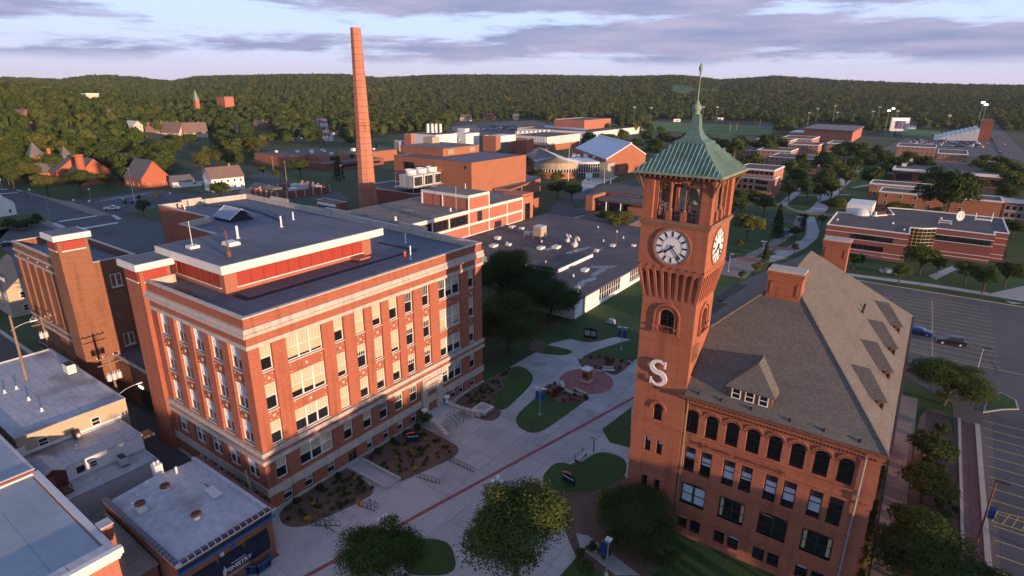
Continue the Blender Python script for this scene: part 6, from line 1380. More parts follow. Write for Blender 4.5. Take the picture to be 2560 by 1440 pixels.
ribbon('mall_walk', P2([CA(1000, 270), CA(1240, 268), CA(1500, 265), CA(1800, 260)]), 1.6, .046, M_conc); ribbon('mall_walk', P2([(2130, 470), (2175, 462), (2180, 458)]), 2, .046, M_conc); ribbon('mall_walk', P2([CA(690, 990), CA(900, 1010), CA(1060, 1000)]), 4, .046, M_pavered); ribbon('mall_walk', P2([CA(230, 1150), CA(400, 1160), CA(600, 1170)]), 5, .05, M_pavered)
for pts in ([CA(920, 400), CA(1050, 300), CA(1400, 280), CA(1240, 470), CA(1160, 490), CA(1050, 470)], [CA(690, 860), CA(640, 700), CA(900, 660), CA(1060, 680), CA(990, 760), CA(800, 880)], [CA(930, 890), CA(1010, 810), CA(1170, 750), CA(1200, 800), CA(1110, 910)], [CA(780, 970), CA(900, 910), CA(1050, 935), CA(900, 985)], [CA(490, 1130), CA(640, 1010), CA(780, 1080), CA(600, 1150)]): lawn('lawn', P2(pts), .09)
# streets at the left, car park by the church, far lots and fields
T_ = lambda x, y: (x/6.095, 440+y/6.095)
sheet('street', [(-420, 60), (-254, 60), (-232, 50), (-120, 12), (-120, -40), (-700, -40), (-700, 105), (-420, 106), (-330, 98), (-258, 92), (-215, 95), (-150, 100), (-110, 100), (-110, 70), (-126, 72), (-128, 50), (-150, 45)], .0, M_asphalt)
sheet('street', P2([T_(-60, 130), T_(300, 170), T_(900, 390), T_(1480, 600), T_(1800, 700), T_(2300, 900), T_(2300, 1100), T_(1200, 1000), T_(800, 760), T_(560, 600), T_(-60, 440)]), .006, M_asphalt)
sheet('church_car_park', P2([T_(1020, 390), T_(2370, 205), (470, 485), (640, 480), (640, 520), T_(2400, 480), T_(1760, 610), T_(1500, 530)]), .012, M_asphalt)
for a, b in ((T_(300, 180), T_(1600, 600)), (T_(560, 640), T_(960, 820))): 
    pa, pb = P2([a])[0], P2([b])[0]; ribbon('pavement', [pa, tuple(Vector(pa).lerp(Vector(pb), .5)), pb], 4.5 if a[1] < 480 else 3, .02, M_walk)
lawn('corner_lawn', P2([T_(-40, 660), T_(560, 560), T_(720, 690), T_(-40, 830)]), .06); lawn('church_lawn', P2([T_(-40, 100), T_(240, 200), T_(700, 310), T_(1010, 385), T_(2300, 190), T_(2000, 60), T_(400, 40)]), .05)
q = MB()
for (a, b, n_) in ((T_(930, 690), T_(1440, 612), 9), (T_(1290, 795), T_(1770, 715), 9), (T_(20, 270), T_(240, 255), 5), (T_(0, 205), T_(90, 200), 3)):
    pa, pb = Vector(P2([a])[0]), Vector(P2([b])[0]); d = (pb-pa).normalized(); n2 = Vector((-d.y, d.x))
    for i in range(n_): c = pa.lerp(pb, i/(n_-1)); q.face([(*(c+d*s*.55+n2*t*1.1), .03) for s, t in ((-1, -1), (1, -1), (1, 1), (-1, 1))])
tag(q.build('crossing_bars', M_whiteline), kind='structure')
q = MB(); pa, pb = Vector(P2([T_(1700, 330)])[0]), Vector(P2([T_(2330, 240)])[0]); d = (pb-pa)
for i in range(12): c = pa+d*(i/11); e = c+Vector((7, -9)); nn = Vector((.07, .06)); q.face([(*(c-nn), .03), (*(e-nn), .03), (*(e+nn), .03), (*(c+nn), .03)])
tag(q.build('stall_lines', M_whiteline), kind='structure')
sheet('kerb_ramp', P2([T_(1690, 600), T_(1740, 590), T_(1860, 650), T_(1790, 670)]), .03, M_concw); sheet('kerb_ramp', P2([T_(780, 730), T_(850, 710), T_(1010, 780), T_(930, 790)]), .03, M_concw); sheet('kerb_ramp', P2([T_(240, 205), T_(330, 200), T_(360, 225), T_(290, 235)]), .03, M_concw)
sheet('yard', [(-200, 100), (-110, 100), (-110, 72), (-137, 72), (-137, 133), (-197, 133)], .0, M_asphalt); sheet('dirt_yard', P2([(595, 480), (640, 455), (720, 470), (640, 505)]), .02, M_walk); sheet('lot', P2([(610, 440), (660, 430), (790, 460), (770, 478), (690, 470)]), .016, M_asphalt); lawn('verge', P2([(700, 438), (860, 458), (860, 468), (700, 452)]), .06); sheet('lot', P2([(880, 500), (640, 500), (850, 480)]), .018, M_asphalt)
sheet('car_park', P2([(1110, 318), (1340, 300), (1400, 325), (1250, 345), (1120, 335)]), .3, M_asphalt_old); sheet('gravel_lot', P2([(1128, 318), (1190, 312), (1205, 328), (1135, 332)]), .5, M_walk)
sheet('court', P2([hh(1880, 640), hh(1960, 560), hh(2240, 590), hh(2010, 670), hh(1950, 740), hh(1880, 740)]), .02, M_concw)
q = MB(); cc = G(*hh(2010, 622)); 
for k in range(3):
    r0 = 4+k*5
    for t in range(28):
        a0, a1 = 2*math.pi*t/28, 2*math.pi*(t+1)/28; q.face([(cc.x+r*math.cos(a), cc.y+r*math.sin(a), .03) for r, a in ((r0, a0), (r0+.9, a0), (r0+.9, a1), (r0, a1))])
tag(q.build('court_rings', M_navy), kind='structure')
ribbon('campus_street', P2([(1330, 560), (1440, 530), (1500, 515)]) + [(-90, 232), (-60, 236)], 9, .02, M_asphalt); ribbon('campus_street', [(-112, 183), (-125, 215), (-132, 255), (-128, 300), (-100, 380)], 8, .024, M_asphalt); lawn('library_lawn', P2([hh(2180, 650), hh(2330, 600), hh(2400, 560), hh(2300, 540), hh(2130, 640)]), .06)
ribbon('pavement', P2([(1330, 575), (1440, 545), (1470, 538)]), 3, .03, M_conc)
z_ = .4
lawn('sports_field', P2([(1560, 312), (1640, 304), (1930, 318), (1930, 340), (1800, 338), (1570, 322)]), z_, M_turf); ribbon('running_track', P2([(1640, 302), (1790, 303), (1930, 310)]), 16, z_+.2, M_track); ribbon('running_track', P2([(1790, 318), (1860, 321), (1930, 324)]), 10, z_+.3, M_track); sheet('pole_vault_mat', P2([(1898, 318), (1922, 319), (1922, 323), (1898, 322)]), z_+.6, M_blue)
sheet('stadium_car_park', [(-40, 560), (42, 560), (44, 760), (-30, 760)], .2, M_asphalt_old); lawn('stadium_field', P2([(2235, 338), (2320, 345), (2350, 330), (2250, 322)]), .5, M_turf)
ribbon('avenue', [(48, 380), (49, 503), (51, 700), (56, 1000), (63, 1364), (72, 1700)], 16, .5, M_asphalt_old)
# ------------------------------------------------------------ trees
def leaf_cloud(name, rx, rz, n, leaf, lm, seed, lobes=9, core=True, flat_=.0, conif=False, inner=.35, jit=.55):
    r = np.random.default_rng(seed)
    if conif:
        t = r.random(n)**.7; h = t; ang = r.random(n)*6.283; lay = np.abs(np.sin(h*19)); R = rx*(1-h)*(0.45+.55*lay)+.1
        rad = R*np.sqrt(r.random(n)*.6+.4); P = np.stack([rad*np.cos(ang), rad*np.sin(ang), (1-0)*h*rz*2-rz], 1); Nn = np.stack([np.cos(ang), np.sin(ang), .4+0*ang], 1)
    else:
        cs = [np.zeros(3)]; rs = [np.array([rx*.56, rx*.56, rz*.62])]
        for k in range(lobes):
            a = r.random()*6.283; e = r.uniform(-.55, .95); c = np.array([math.cos(a)*math.cos(e), math.sin(a)*math.cos(e), math.sin(e)])*np.array([rx*.66, rx*.66, rz*.68])*r.uniform(.75, 1.12)
            cs.append(c); s = r.uniform(.2, .44); rs.append(np.array([rx*s, rx*s, rz*s*r.uniform(.75, 1)]))
        w = np.array([np.prod(s)**(2/3) for s in rs]); k = r.choice(len(cs), n, p=w/w.sum()); D = r.normal(size=(n, 3)); D /= np.linalg.norm(D, axis=1)[:, None]; D[:, 2] = np.where(D[:, 2] < -.5, -D[:, 2], D[:, 2])
        rad = 1-inner*r.random(n)**2; P = np.array(cs)[k]+D*np.array(rs)[k]*rad[:, None]*(1+.12*r.normal(size=n))[:, None]; Nn = D
    Nn = Nn+r.normal(size=(n, 3))*jit; Nn /= np.linalg.norm(Nn, axis=1)[:, None]
    A = np.cross(Nn, r.normal(size=(n, 3))); A /= np.linalg.norm(A, axis=1)[:, None]; B = np.cross(Nn, A); s = leaf*(.6+.8*r.random(n))[:, None]
    V = np.stack([P-A*s, P-B*s*.6+Nn*s*.12, P+A*s, P+B*s*.6+Nn*s*.12], 1).reshape(-1, 3); F = np.arange(4*n).reshape(-1, 4)
    V = V.tolist(); F = F.tolist()
    if core:
        k = len(V); m = 8; rows_ = 6; cz = .4 if core is True else core
        for i in range(rows_):
            ph = math.pi*(i+.5)/rows_
            for j in range(m):
                f = cz+.08*math.sin(j*2.3+i*1.7+seed); rr = (rx*.5*(1-(1-math.cos(ph))/2) if conif else rx*f); t = 2*math.pi*j/m
                V.append([rr*math.sin(ph)*math.cos(t), rr*math.sin(ph)*math.sin(t), (rz*cz*1.15 if not conif else rz*.8)*math.cos(ph)])
        for i in range(rows_-1):
            for j in range(m): q = (j+1) % m; F.append([k+i*m+j, k+(i+1)*m+j, k+(i+1)*m+q, k+i*m+q])
    me = bpy.data.meshes.new(name); me.from_pydata(V, [], F); me.materials.append(lm); me.update(); return me
def trunk_mesh(h, r, spread, seed, limbs=5):
    q = MB(); rr = random.Random(seed); q.tube((0, 0, -.2), (rr.uniform(-.1, .1), rr.uniform(-.1, .1), h*.55), r, r*.7, 7)
    for i in range(limbs):
        a = 6.283*i/limbs+rr.random(); q.tube((0, 0, h*rr.uniform(.35, .55)), (math.cos(a)*spread, math.sin(a)*spread, h*rr.uniform(.85, 1.05)), r*.5, r*.15, 5)
    return q.mesh('trunk', M_bark)
# unit crowns: radius 1, centre at 1 m of a 2 m high crown; scaled per tree
def proto(n, leaf, lms, k, seed, **kw): return [leaf_cloud('crown', 1, 1, n, leaf, lms[i % len(lms)], seed+i, **kw) for i in range(k)]
FOL = [M_leaf, M_leafd, M_leafy]
NEAR = {m.name: leaf_cloud('crown', 1, 1, 34000, .0215, m, 31+i*3, lobes=24, inner=.75, core=.25) for i, m in enumerate(FOL)}
MID = {m.name: [leaf_cloud('crown', 1, 1, 4200, .055, m, 51+i*5+j, lobes=13, inner=.5, jit=.42) for j in range(3)] for i, m in enumerate(FOL)}
LOW = {m.name: [leaf_cloud('crown', 1, 1, 1200, .095, m, 91+i*5+j, lobes=9, jit=.32) for j in range(3)] for i, m in enumerate(FOL)}
CON = [leaf_cloud('crown', 1, 1, 2200, .085, M_conif, 131+j, conif=True) for j in range(2)]
SHR = {m.name: leaf_cloud('crown', 1, 1, 700, .11, m, 141+i, lobes=7, core=True) for i, m in enumerate([M_leaf, M_leafd, M_leafy, M_flowr, M_flowy, M_conif])}
TR = [trunk_mesh(1, .04, .35, i) for i in range(4)]
tree_spots = []; _tn = [0]
def tree(x, y, h, w, label, lod='mid', lm=None, group=None, z=0, cat='tree', name='broadleaf_tree', low=.16):
    """h: height, w: crown width; the crown starts at low*h"""
    lm = lm or random.choice(FOL); _tn[0] += 1; k = _tn[0]
    me = NEAR[lm.name] if lod == 'near' else (MID if lod == 'mid' else LOW)[lm.name][k % 3] if name == 'broadleaf_tree' else CON[k % 2]
    r = root(name, label, cat, (x, y, z), group, random.random()*6.28); ch = h*(1-low)
    link('trunk', TR[k % 4], r, Matrix.Diagonal((w*.5+2, w*.5+2, h*.75, 1)))
    link('crown', me, r, Matrix.Translation((0, 0, h*low+ch/2)) @ Matrix.Diagonal((w/2, w/2, ch/2, 1)))
    tree_spots.append((x, y)); return r
def ttop(px, py, h, wpx, label, **k):     # tree whose top shows at a point of the photograph
    p = G(px, py, h); w_ = wpx*(p-CC).dot(CF)/FPX; f = k.pop('tall', .8)
    if h < f*w_ and k.get('lod', 'mid') != 'near': h = f*w_; p = G(px, py, h)
    dist = (p-CC).dot(CF); return tree(p.x, p.y, h, wpx*dist/FPX, label, **k)
def conifer(px, py, h, wpx, label, **k): return ttop(px, py, h, wpx, label, name='conifer', low=.03, tall=0, **k)
# close trees
ttop(1295, 1215, 11.5, 320, 'big tree at the bottom centre whose crown catches yellow sunlight', lod='near', lm=M_leaf)
ttop(945, 1312, 8.5, 250, 'dark green tree at the bottom left of the mall', lod='near', lm=M_leaf)
ttop(1590, 1235, 6.5, 240, 'olive bushy tree at the foot of the clock tower', lod='near', lm=M_leafd, low=.05)
ttop(2385, 902, 7.5, 215, 'spreading tree over the walk beside the hall eaves', lod='near', lm=M_leaf, low=.12)
ttop(2370, 1340, 7.5, 330, 'dark tree cut by the bottom right edge', lod='near', lm=M_leafd)
ttop(2335, 1075, 4, 120, 'rounded shrub tree below the spreading tree', lod='mid', lm=M_leafd, low=.03); ttop(2330, 1165, 4.2, 140, 'olive shrub tree between walk and retaining kerb', lod='mid', lm=M_leaf, low=.03); ttop(2310, 1270, 4.5, 150, 'shrub tree just above the dark corner tree', lod='mid', lm=M_leafd, low=.03)
ttop(1258, 618, 14, 180, 'tall dark tree rising behind the right end of the brick hall', lod='near', lm=M_leafd, low=.04); ttop(1372, 676, 11.5, 185, 'dark tree standing before the white walled workshop', lod='near', lm=M_leafd, low=.04); ttop(1268, 735, 11.5, 215, 'leafy tree beside the right end of the brick hall', lod='near', lm=M_leaf, low=.06)
ttop(1290, 640, 10, 110, 'tree half hidden between two dark trees at the workshop', lod='mid', lm=M_leafd)
# mall and right-hand trees
for px, py, h, w, lm, t in ((1878, 525, 10, 85, M_leafy, 'round sunlit tree by the mall walk right of the tower'), (1862, 465, 11, 90, M_leafd, 'wide dark tree below the ribbon windowed dormitory'), (1918, 478, 10, 60, M_leaf, 'tree at the right of the wide dark tree'), (1835, 480, 11, 80, M_leafd, 'tree touching the belfry of the clock tower'), (2100, 488, 6, 60, M_leafy, 'yellow green tree on the mall lawn corner'), (2080, 495, 6, 45, M_leafy, 'smaller yellow green tree on the mall lawn corner'),
    (2318, 610, 8.5, 95, M_leaf, 'broad tree before the curved glass grid'), (2258, 655, 6, 50, M_leaf, 'small street tree at the verge, nearest the brick stack'), (2350, 640, 5, 45, M_leafy, 'small light green tree beside the broad tree'), (2430, 650, 6.5, 60, M_leafd, 'street tree right of the curving path'), (2475, 660, 7.5, 70, M_leafd, 'second street tree right of the curving path'), (2535, 645, 8, 80, M_leafd, 'dark tree at the right edge by the verge'), (2140, 628, 5, 55, M_leafd, 'small dark tree at the foot of the banded hall'),
    (2390, 405, 14, 150, M_leafd, 'huge tree in front of the dining commons'), (2340, 440, 10, 70, M_leaf, 'tree left of the huge commons tree'), (2245, 500, 7, 45, M_leafy, 'sunlit tree over the banded hall roof edge'), (2270, 505, 6.5, 35, M_leafy, 'second sunlit tree over the banded hall roof edge'), (2340, 516, 6, 45, M_leafy, 'low sunlit tree before the glazed stair link'), (2545, 545, 7, 60, M_leafd, 'tree at the right edge beside the roof stacks'), (2460, 445, 7, 40, M_leafd, 'thin tree at the right end of the commons'), (2530, 455, 8, 70, M_leaf, 'tree right of the commons'),
    (1545, 517, 8, 85, M_leafy, 'bright tree between the dark flat roof and the slab library'), (1510, 525, 6, 50, M_leaf, 'smaller tree left of the bright library tree'), (1395, 447, 9, 55, M_leafd, 'tree on the near side of the round student wing'), (1430, 452, 9, 60, M_leaf, 'tree before the round student wing'), (1395, 425, 8, 40, M_leafy, 'reddish tree against the round student wing'), (1260, 372, 14, 70, M_leaf, 'big tree right of the science building'), (1300, 380, 12, 50, M_leaf, 'tree behind the fan shaped hall'), (1340, 420, 9, 50, M_leafd, 'dark tree behind the fan shaped hall'),
    (2010, 530, 4, 26, M_leafd, 'young tree beside the mall crossing'), (2060, 535, 4, 26, M_leaf, 'young tree right of the mall crossing'), (1930, 655, 4, 34, M_conif, '') , (1895, 655, 3.6, 28, M_leafy, 'grey green shrub beside the mall walk'), (1856, 675, 3, 26, M_leaf, 'shrub at the lower end of the mall walk'), (1990, 605, 3.5, 22, M_leafy, 'reddish young tree at the paver crossing'), (1850, 600, 3.5, 26, M_leafy, 'brownish young tree under the round sunlit tree'), (1990, 565, 4, 40, M_leafd, 'dark low tree in the lawn triangle')):
    if lm is M_conif: conifer(px, py, h, w, 'little spruce at the lower mall walk'); continue
    ttop(px, py, h, w, t, lm=lm, lod='mid')
conifer(1953, 510, 9, 34, 'tall narrow spruce on the mall lawn'); conifer(1950, 548, 6, 40, 'dark spruce below the tall narrow one'); conifer(1920, 605, 6, 26, 'spruce behind the blue mall banners'); conifer(2013, 535, 5, 20, 'slim spruce at the street crossing')
for px, py, t in ((1460, 335, 'first'), (1478, 337, 'second')): conifer(px, py, 10, 16, f'{t} of two dark spruces by the banded gymnasium')
# trees by the arts building and yards
for px, py, h, w, t in ((745, 395, 10, 55, 'round tree lit orange against the arts building'), (655, 412, 6, 22, 'young street tree, left one by the poles'), (690, 422, 6, 24, 'young street tree, right one by the poles'), (352, 497, 7, 36, 'slender tree beside the pavement corner'), (390, 480, 3.5, 22, 'small round tree on the church car park'), (310, 500, 3, 14, 'tiny tree by the white pickup'), (345, 486, 3, 12, 'tiny tree beside the tall lamp'), (545, 450, 6, 60, 'tree in front of the white clapboard house')): ttop(px, py, h, w, t, lm=M_leaf, lod='mid')
conifer(842, 378, 15, 34, 'tall spruce in front of the arts building'); conifer(940, 362, 8, 18, 'small spruce right of the smokestack')
for px, py, h, w in ((400, 340, 17, 90), (540, 365, 14, 70), (500, 375, 13, 50), (585, 375, 12, 50), (635, 335, 14, 70), (430, 330, 13, 60), (470, 330, 12, 50)): ttop(px, py, h, w, 'tall leafy tree between the church and the arts building', lm=random.choice([M_leafy, M_leaf]), lod='mid', group='tall trees between the church and the arts building')
for px, py, h, w in ((105, 428, 7.5, 70), (190, 420, 8, 75), (262, 432, 7, 50), (305, 413, 9, 55), (60, 400, 12, 60), (30, 360, 14, 90), (20, 410, 12, 60), (140, 355, 12, 60), (290, 340, 12, 65), (220, 345, 12, 60), (345, 375, 10, 40)): ttop(px, py, h, w, 'leafy churchyard tree around the red brick church', lm=random.choice([M_leafy, M_leaf, M_leaf]), lod='mid', group='churchyard trees')
for px, py, h, w in ((15, 545, 4, 50), (40, 548, 4, 50), (70, 540, 4, 45), (90, 530, 4, 30)): ttop(px, py, h, w, 'dark hedge bush by the white house at the left edge', lm=M_leafd, lod='low', low=.02, tall=0, group='hedge bushes at the left edge', cat='bush')
for i in range(14): x = 1485+i*22+random.uniform(-8, 8); ttop(x, 322+random.uniform(0, 22), 11, 44, 'dark tree in the belt between student centre and sports field', lm=random.choice([M_leafd, M_leafd, M_leaf]), lod='low', group='tree belt by the sports field')
rows_ = [(1640, 345), (1700, 345), (1760, 345), (1800, 340), (1850, 345), (1890, 350), (1925, 335), (1955, 335), (1985, 395), (2000, 420), (2020, 440), (2045, 430), (2070, 418), (2095, 400), (2085, 380), (2060, 372), (2100, 360), (2125, 345), (2150, 350), (2160, 372), (2175, 390), (2140, 390), (2120, 410), (2085, 445), (2060, 455), (1985, 450), (2010, 400), (2190, 358), (2210, 372), (2230, 385), (2250, 390), (2215, 400), (2195, 410), (2180, 425), (1890, 385), (1870, 390), (1850, 385), (1820, 380), (2280, 380), (2310, 385), (2470, 380), (2500, 385), (2530, 395), (2555, 400), (2480, 400), (2515, 415), (2545, 430), (2450, 395), (2005, 378), (1840, 350), (1815, 345)]
for px, py in rows_: ttop(px+random.uniform(-6, 6), py+random.uniform(-6, 2), random.uniform(9, 14), random.uniform(42, 72), 'dark campus tree among the dormitories', lm=random.choice([M_leafd, M_leaf, M_leafd]), lod='low', group='trees among the dormitories')
# trees standing past the right edge of the view; they shade the lower walls
for x, y, h in ((32, 45.2, 14.5), (39, 43.8, 15.3), (33, 48.5, 13.5), (39, 40, 14.5), (47, 42.5, 15.6), (50, 47, 15), (33, 36, 14), (36, 29, 16.5), (38, 22, 17.5), (37, 14, 18.5), (36, 6, 19), (46, 26, 17.5), (47, 18, 18.5), (46, 10, 19), (46, 2, 19), (46, 34, 15.5), (57, 20, 18), (58, 12, 19), (57, 29, 17), (44, 56, 11), (58, 64, 12), (40, -3, 18)): tree(x, y, h, 10.5, 'street tree past the right hand edge', lod='low', lm=M_leafd, group='street trees past the right edge')
# shrubs and perennials
def shrub(x, y, w, h, label, lm, group=None, cat='shrub', z=.08):
    o = link('shrub', SHR[lm.name], None, Matrix.Translation((x, y, z+h*.45)) @ Matrix.Rotation(random.random()*6, 4, 'Z') @ Matrix.Diagonal((w/2, w/2, h/2, 1))); return tag(o, label, cat, group)
for y in (31.2, 34.2, 37, 43.4, 46.2, 48.6, 50.8): shrub(-52.4, y, 1.2, 1.6, 'clipped evergreen shrub along the foot of the brick hall', M_conif, 'evergreen shrubs along the brick hall')
def scatter(poly, n, fn, sd):
    rr = random.Random(sd); xs = [p[0] for p in poly]; ys = [p[1] for p in poly]; c = 0; t = 0
    while c < n and t < n*40:
        t += 1; x, y = rr.uniform(min(xs), max(xs)), rr.uniform(min(ys), max(ys))
        if inside(x, y, poly): fn(x, y, rr); c += 1
def inside(x, y, poly):
    r = False; n = len(poly)
    for i in range(n):
        (x0, y0), (x1, y1) = poly[i], poly[i-1]
        if (y0 > y) != (y1 > y) and x < (x1-x0)*(y-y0)/(y1-y0)+x0: r = not r
    return r
for bi, bp in enumerate((bedp1, bedp2)):
    scatter(bp, 26, lambda x, y, rr: shrub(x, y, rr.uniform(.5, 1), rr.uniform(.35, .6), 'low red flowering clump in a bed by the round court', rr.choice([M_flowr, M_flowr, M_leafd, M_flowr]), 'red flowers by the round court', 'flowers', .12), 5+bi)
shrub(*P2([C5(500, 985)])[0], 1.9, 1.1, 'dark purple mound of leaves in the lower flower bed', M_flowr); shrub(*P2([C5(800, 810)])[0], 1.9, 1.1, 'dark purple mound of leaves in the upper flower bed', M_flowr)
M1 = [(-53, 30)]+P2([C6(110, 560), C6(280, 560), C6(560, 430), C6(690, 365), C6(540, 245)]); M2 = [(-53, 42)]+P2([C6(800, 290), C6(1150, 150), C6(1180, 90)])+[(-52.5, 51)]; M3 = [(-53, 59.5)]+P2([C5(20, 1040), C5(100, 1040), C5(180, 930)])+[(-53, 75)]
for bp, n in ((M1, 60), (M2, 60), (M3, 40)): scatter(bp, n, lambda x, y, rr: shrub(x, y, rr.uniform(.45, .9), rr.uniform(.3, .7), 'small perennial plant in the mulch bed along the brick hall', rr.choice([M_leafd, M_leafd, M_leaf, M_leafd, M_flowy if rr.random() < .45 else M_leafd]), 'perennials along the brick hall', 'plant'), int(n+bp[1][0]))
shrub(*P2([(1062, 1062)])[0], 2.6, 2.2, 'leafy bush at the left of the stone steps', M_leaf); shrub(*P2([C5(365, 620)])[0], 1.6, 1.3, 'light green bush beside the workshop path', M_leafy)
for y in np.arange(46, 84, 2.1): shrub(2.0, y, 1.1, 1.9+random.random()*.5, 'yellow green bush along the base of the training hall', M_leafy, 'bushes along the training hall')
for i in range(26): shrub(random.uniform(6.2, 9.8), random.uniform(44, 98), random.uniform(1, 2.2), random.uniform(.7, 1.6), 'dark shrub in the bed beside the red brick walk', random.choice([M_leafd, M_leaf, M_conif]), 'shrubs beside the red brick walk')
for i in range(16): p = P2([(random.uniform(1420, 1690), random.uniform(1250, 1430))])[0]; shrub(*p, random.uniform(1, 2), random.uniform(.8, 1.5), 'dark shrub in the bed at the tower foot', random.choice([M_leafd, M_leaf, M_flowy if i % 5 == 0 else M_leafd]), 'shrubs at the tower foot')
# grass tufts: loose blades over the near lawns
# ------------------------------------------------------------ the wooded town and hills
EXCL = [[(-140, 90), (-50, 20), (-20, 20), (10, 200), (-40, 470), (-230, 470), (-260, 300), (-360, 300), (-360, 200), (-300, 110)]]
EXPX = [[(1110, 338), (1125, 308), (1340, 298), (1400, 326), (1260, 348)], [(1345, 345), (1350, 306), (1545, 300), (1545, 330), (1450, 345)], [(1555, 328), (1630, 300), (1940, 306), (1940, 342), (1780, 342)], [(1965, 345), (2010, 310), (2160, 315), (2160, 345)], [(2190, 400), (2235, 322), (2470, 328), (2470, 400)], [(2455, 425), (2460, 300), (2485, 300), (2590, 440)]]
HB = [(440, 346, 95, 34, 26), (170, 462, 110, 100, 8), (585, 335, 24, 18, 8), (655, 328, 34, 20, 8), (750, 345, 26, 18, 8), (805, 318, 24, 18, 6), (832, 340, 30, 26, 10), (1165, 302, 24, 12, 6), (1222, 298, 26, 18, 6), (1290, 300, 14, 10, 4), (150, 336, 18, 16, 6), (75, 365, 22, 18, 6), (275, 340, 18, 16, 6), (340, 350, 36, 16, 8), (820, 354, 14, 10, 4), (2315, 318, 20, 12, 4), (2275, 322, 20, 12, 4), (350, 468, 40, 60, 6)]
EXD = [([(480, 262), (480, 210), (516, 210), (516, 262)], 905), ([(198, 240), (198, 225), (262, 225), (262, 240)], 950), ([(552, 251), (552, 234), (592, 234), (592, 251)], 1000), ([(162, 276), (162, 264), (176, 264), (176, 276)], 765)]
for px, py, hw, up, dn in HB: p = G(px, py); EXD.append(([(px-hw, py+dn), (px-hw, py-up), (px+hw, py-up), (px+hw, py+dn)], math.hypot(p.x, p.y)+4))
HOUSE_AT = [G(h_[0], h_[1]) for h_ in HB]
def proj(x, y, z):
    d = Vector((x, y, z-CAMH)); t = d.dot(CF); return (1280+FPX*d.dot(CR)/t, 720-FPX*d.dot(CU)/t) if t > 1 else (9999, 9999)
cand = []; rr = random.Random(21); grid = {}
def ok(x, y, s):
    c = 16; gx, gy = int(x//c), int(y//c)
    for i in (-1, 0, 1):
        for j in (-1, 0, 1):
            for (a, b) in grid.get((gx+i, gy+j), ()):
                if (a-x)**2+(b-y)**2 < s*s: return False
    grid.setdefault((gx, gy), []).append((x, y)); return True
for x, y in tree_spots: grid.setdefault((int(x//16), int(y//16)), []).append((x, y))
fx = math.atan2(CF.x, CF.y)
for i in range(150000):
    r = 150+3250*rr.random()**1.25; a = fx+rr.uniform(-.86, .86); x, y = r*math.sin(a), r*math.cos(a)
    z = terrain(x, y); px, py = proj(x, y, z)
    if px < -150 or px > 2710: continue
    lim = 470 if px < 420 else (400 if px < 640 else (365 if px < 880 else (345 if px < 960 else 335)))
    if px > 2180: lim = 330
    if py > lim or any(inside(x, y, e) for e in EXCL): continue
    h = rr.uniform(9.5, 17); p2 = proj(x, y, z+h*.7)
    if any(inside(px, py, e) for e in EXPX) or any((x-q_.x)**2+(y-q_.y)**2 < 110 for q_ in HOUSE_AT): continue
    if any(r < d_ and (inside(px, py, e) or inside(*p2, e)) for e, d_ in EXD): continue
    s = 7.6+r*.0014
    if not ok(x, y, s): continue
    cand.append((r, x, y, z, h))
cand.sort(); used = sum(1 for o in SC.objects if o.get('category') == 'tree'); take = max(0, 296-used)
for r, x, y, z, h in cand[:take-6]: tree(x, y, h, h*rr.uniform(.85, 1.1), 'round leafy tree in the wooded town beyond the campus', lod='low', lm=rr.choice([M_leaf, M_leaf, M_leafy, M_leafd]), group='trees of the wooded town', z=z)
rest = cand[take:]
FORM = [leaf_cloud('far_crown', 1, 1, 420, .155, m, 200+i, lobes=5, inner=.15, jit=.22, core=.55) for i, m in enumerate([M_leaf, M_leafd, M_leafy, M_leaf, M_leaf])]
FORC = leaf_cloud('far_crown', 1, 1, 260, .16, M_conif, 220, conif=True)
FOBJ = []
for (r, x, y, z, h), fm in zip(cand[take-6:take], FORM+[FORC]):
    t_ = root('broadleaf_tree' if fm is not FORC else 'conifer', 'round leafy tree in the wooded town beyond the campus' if fm is not FORC else 'dark conifer in the wooded town beyond the campus', 'tree', (x, y, z), 'trees of the wooded town')
    link('trunk', TR[0], t_, Matrix.Diagonal((5, 5, h*.7, 1))); FOBJ.append(link('crown', fm, t_, Matrix.Translation((0, 0, h*.55)) @ Matrix.Diagonal((h*.45, h*.45, h*.45, 1))))
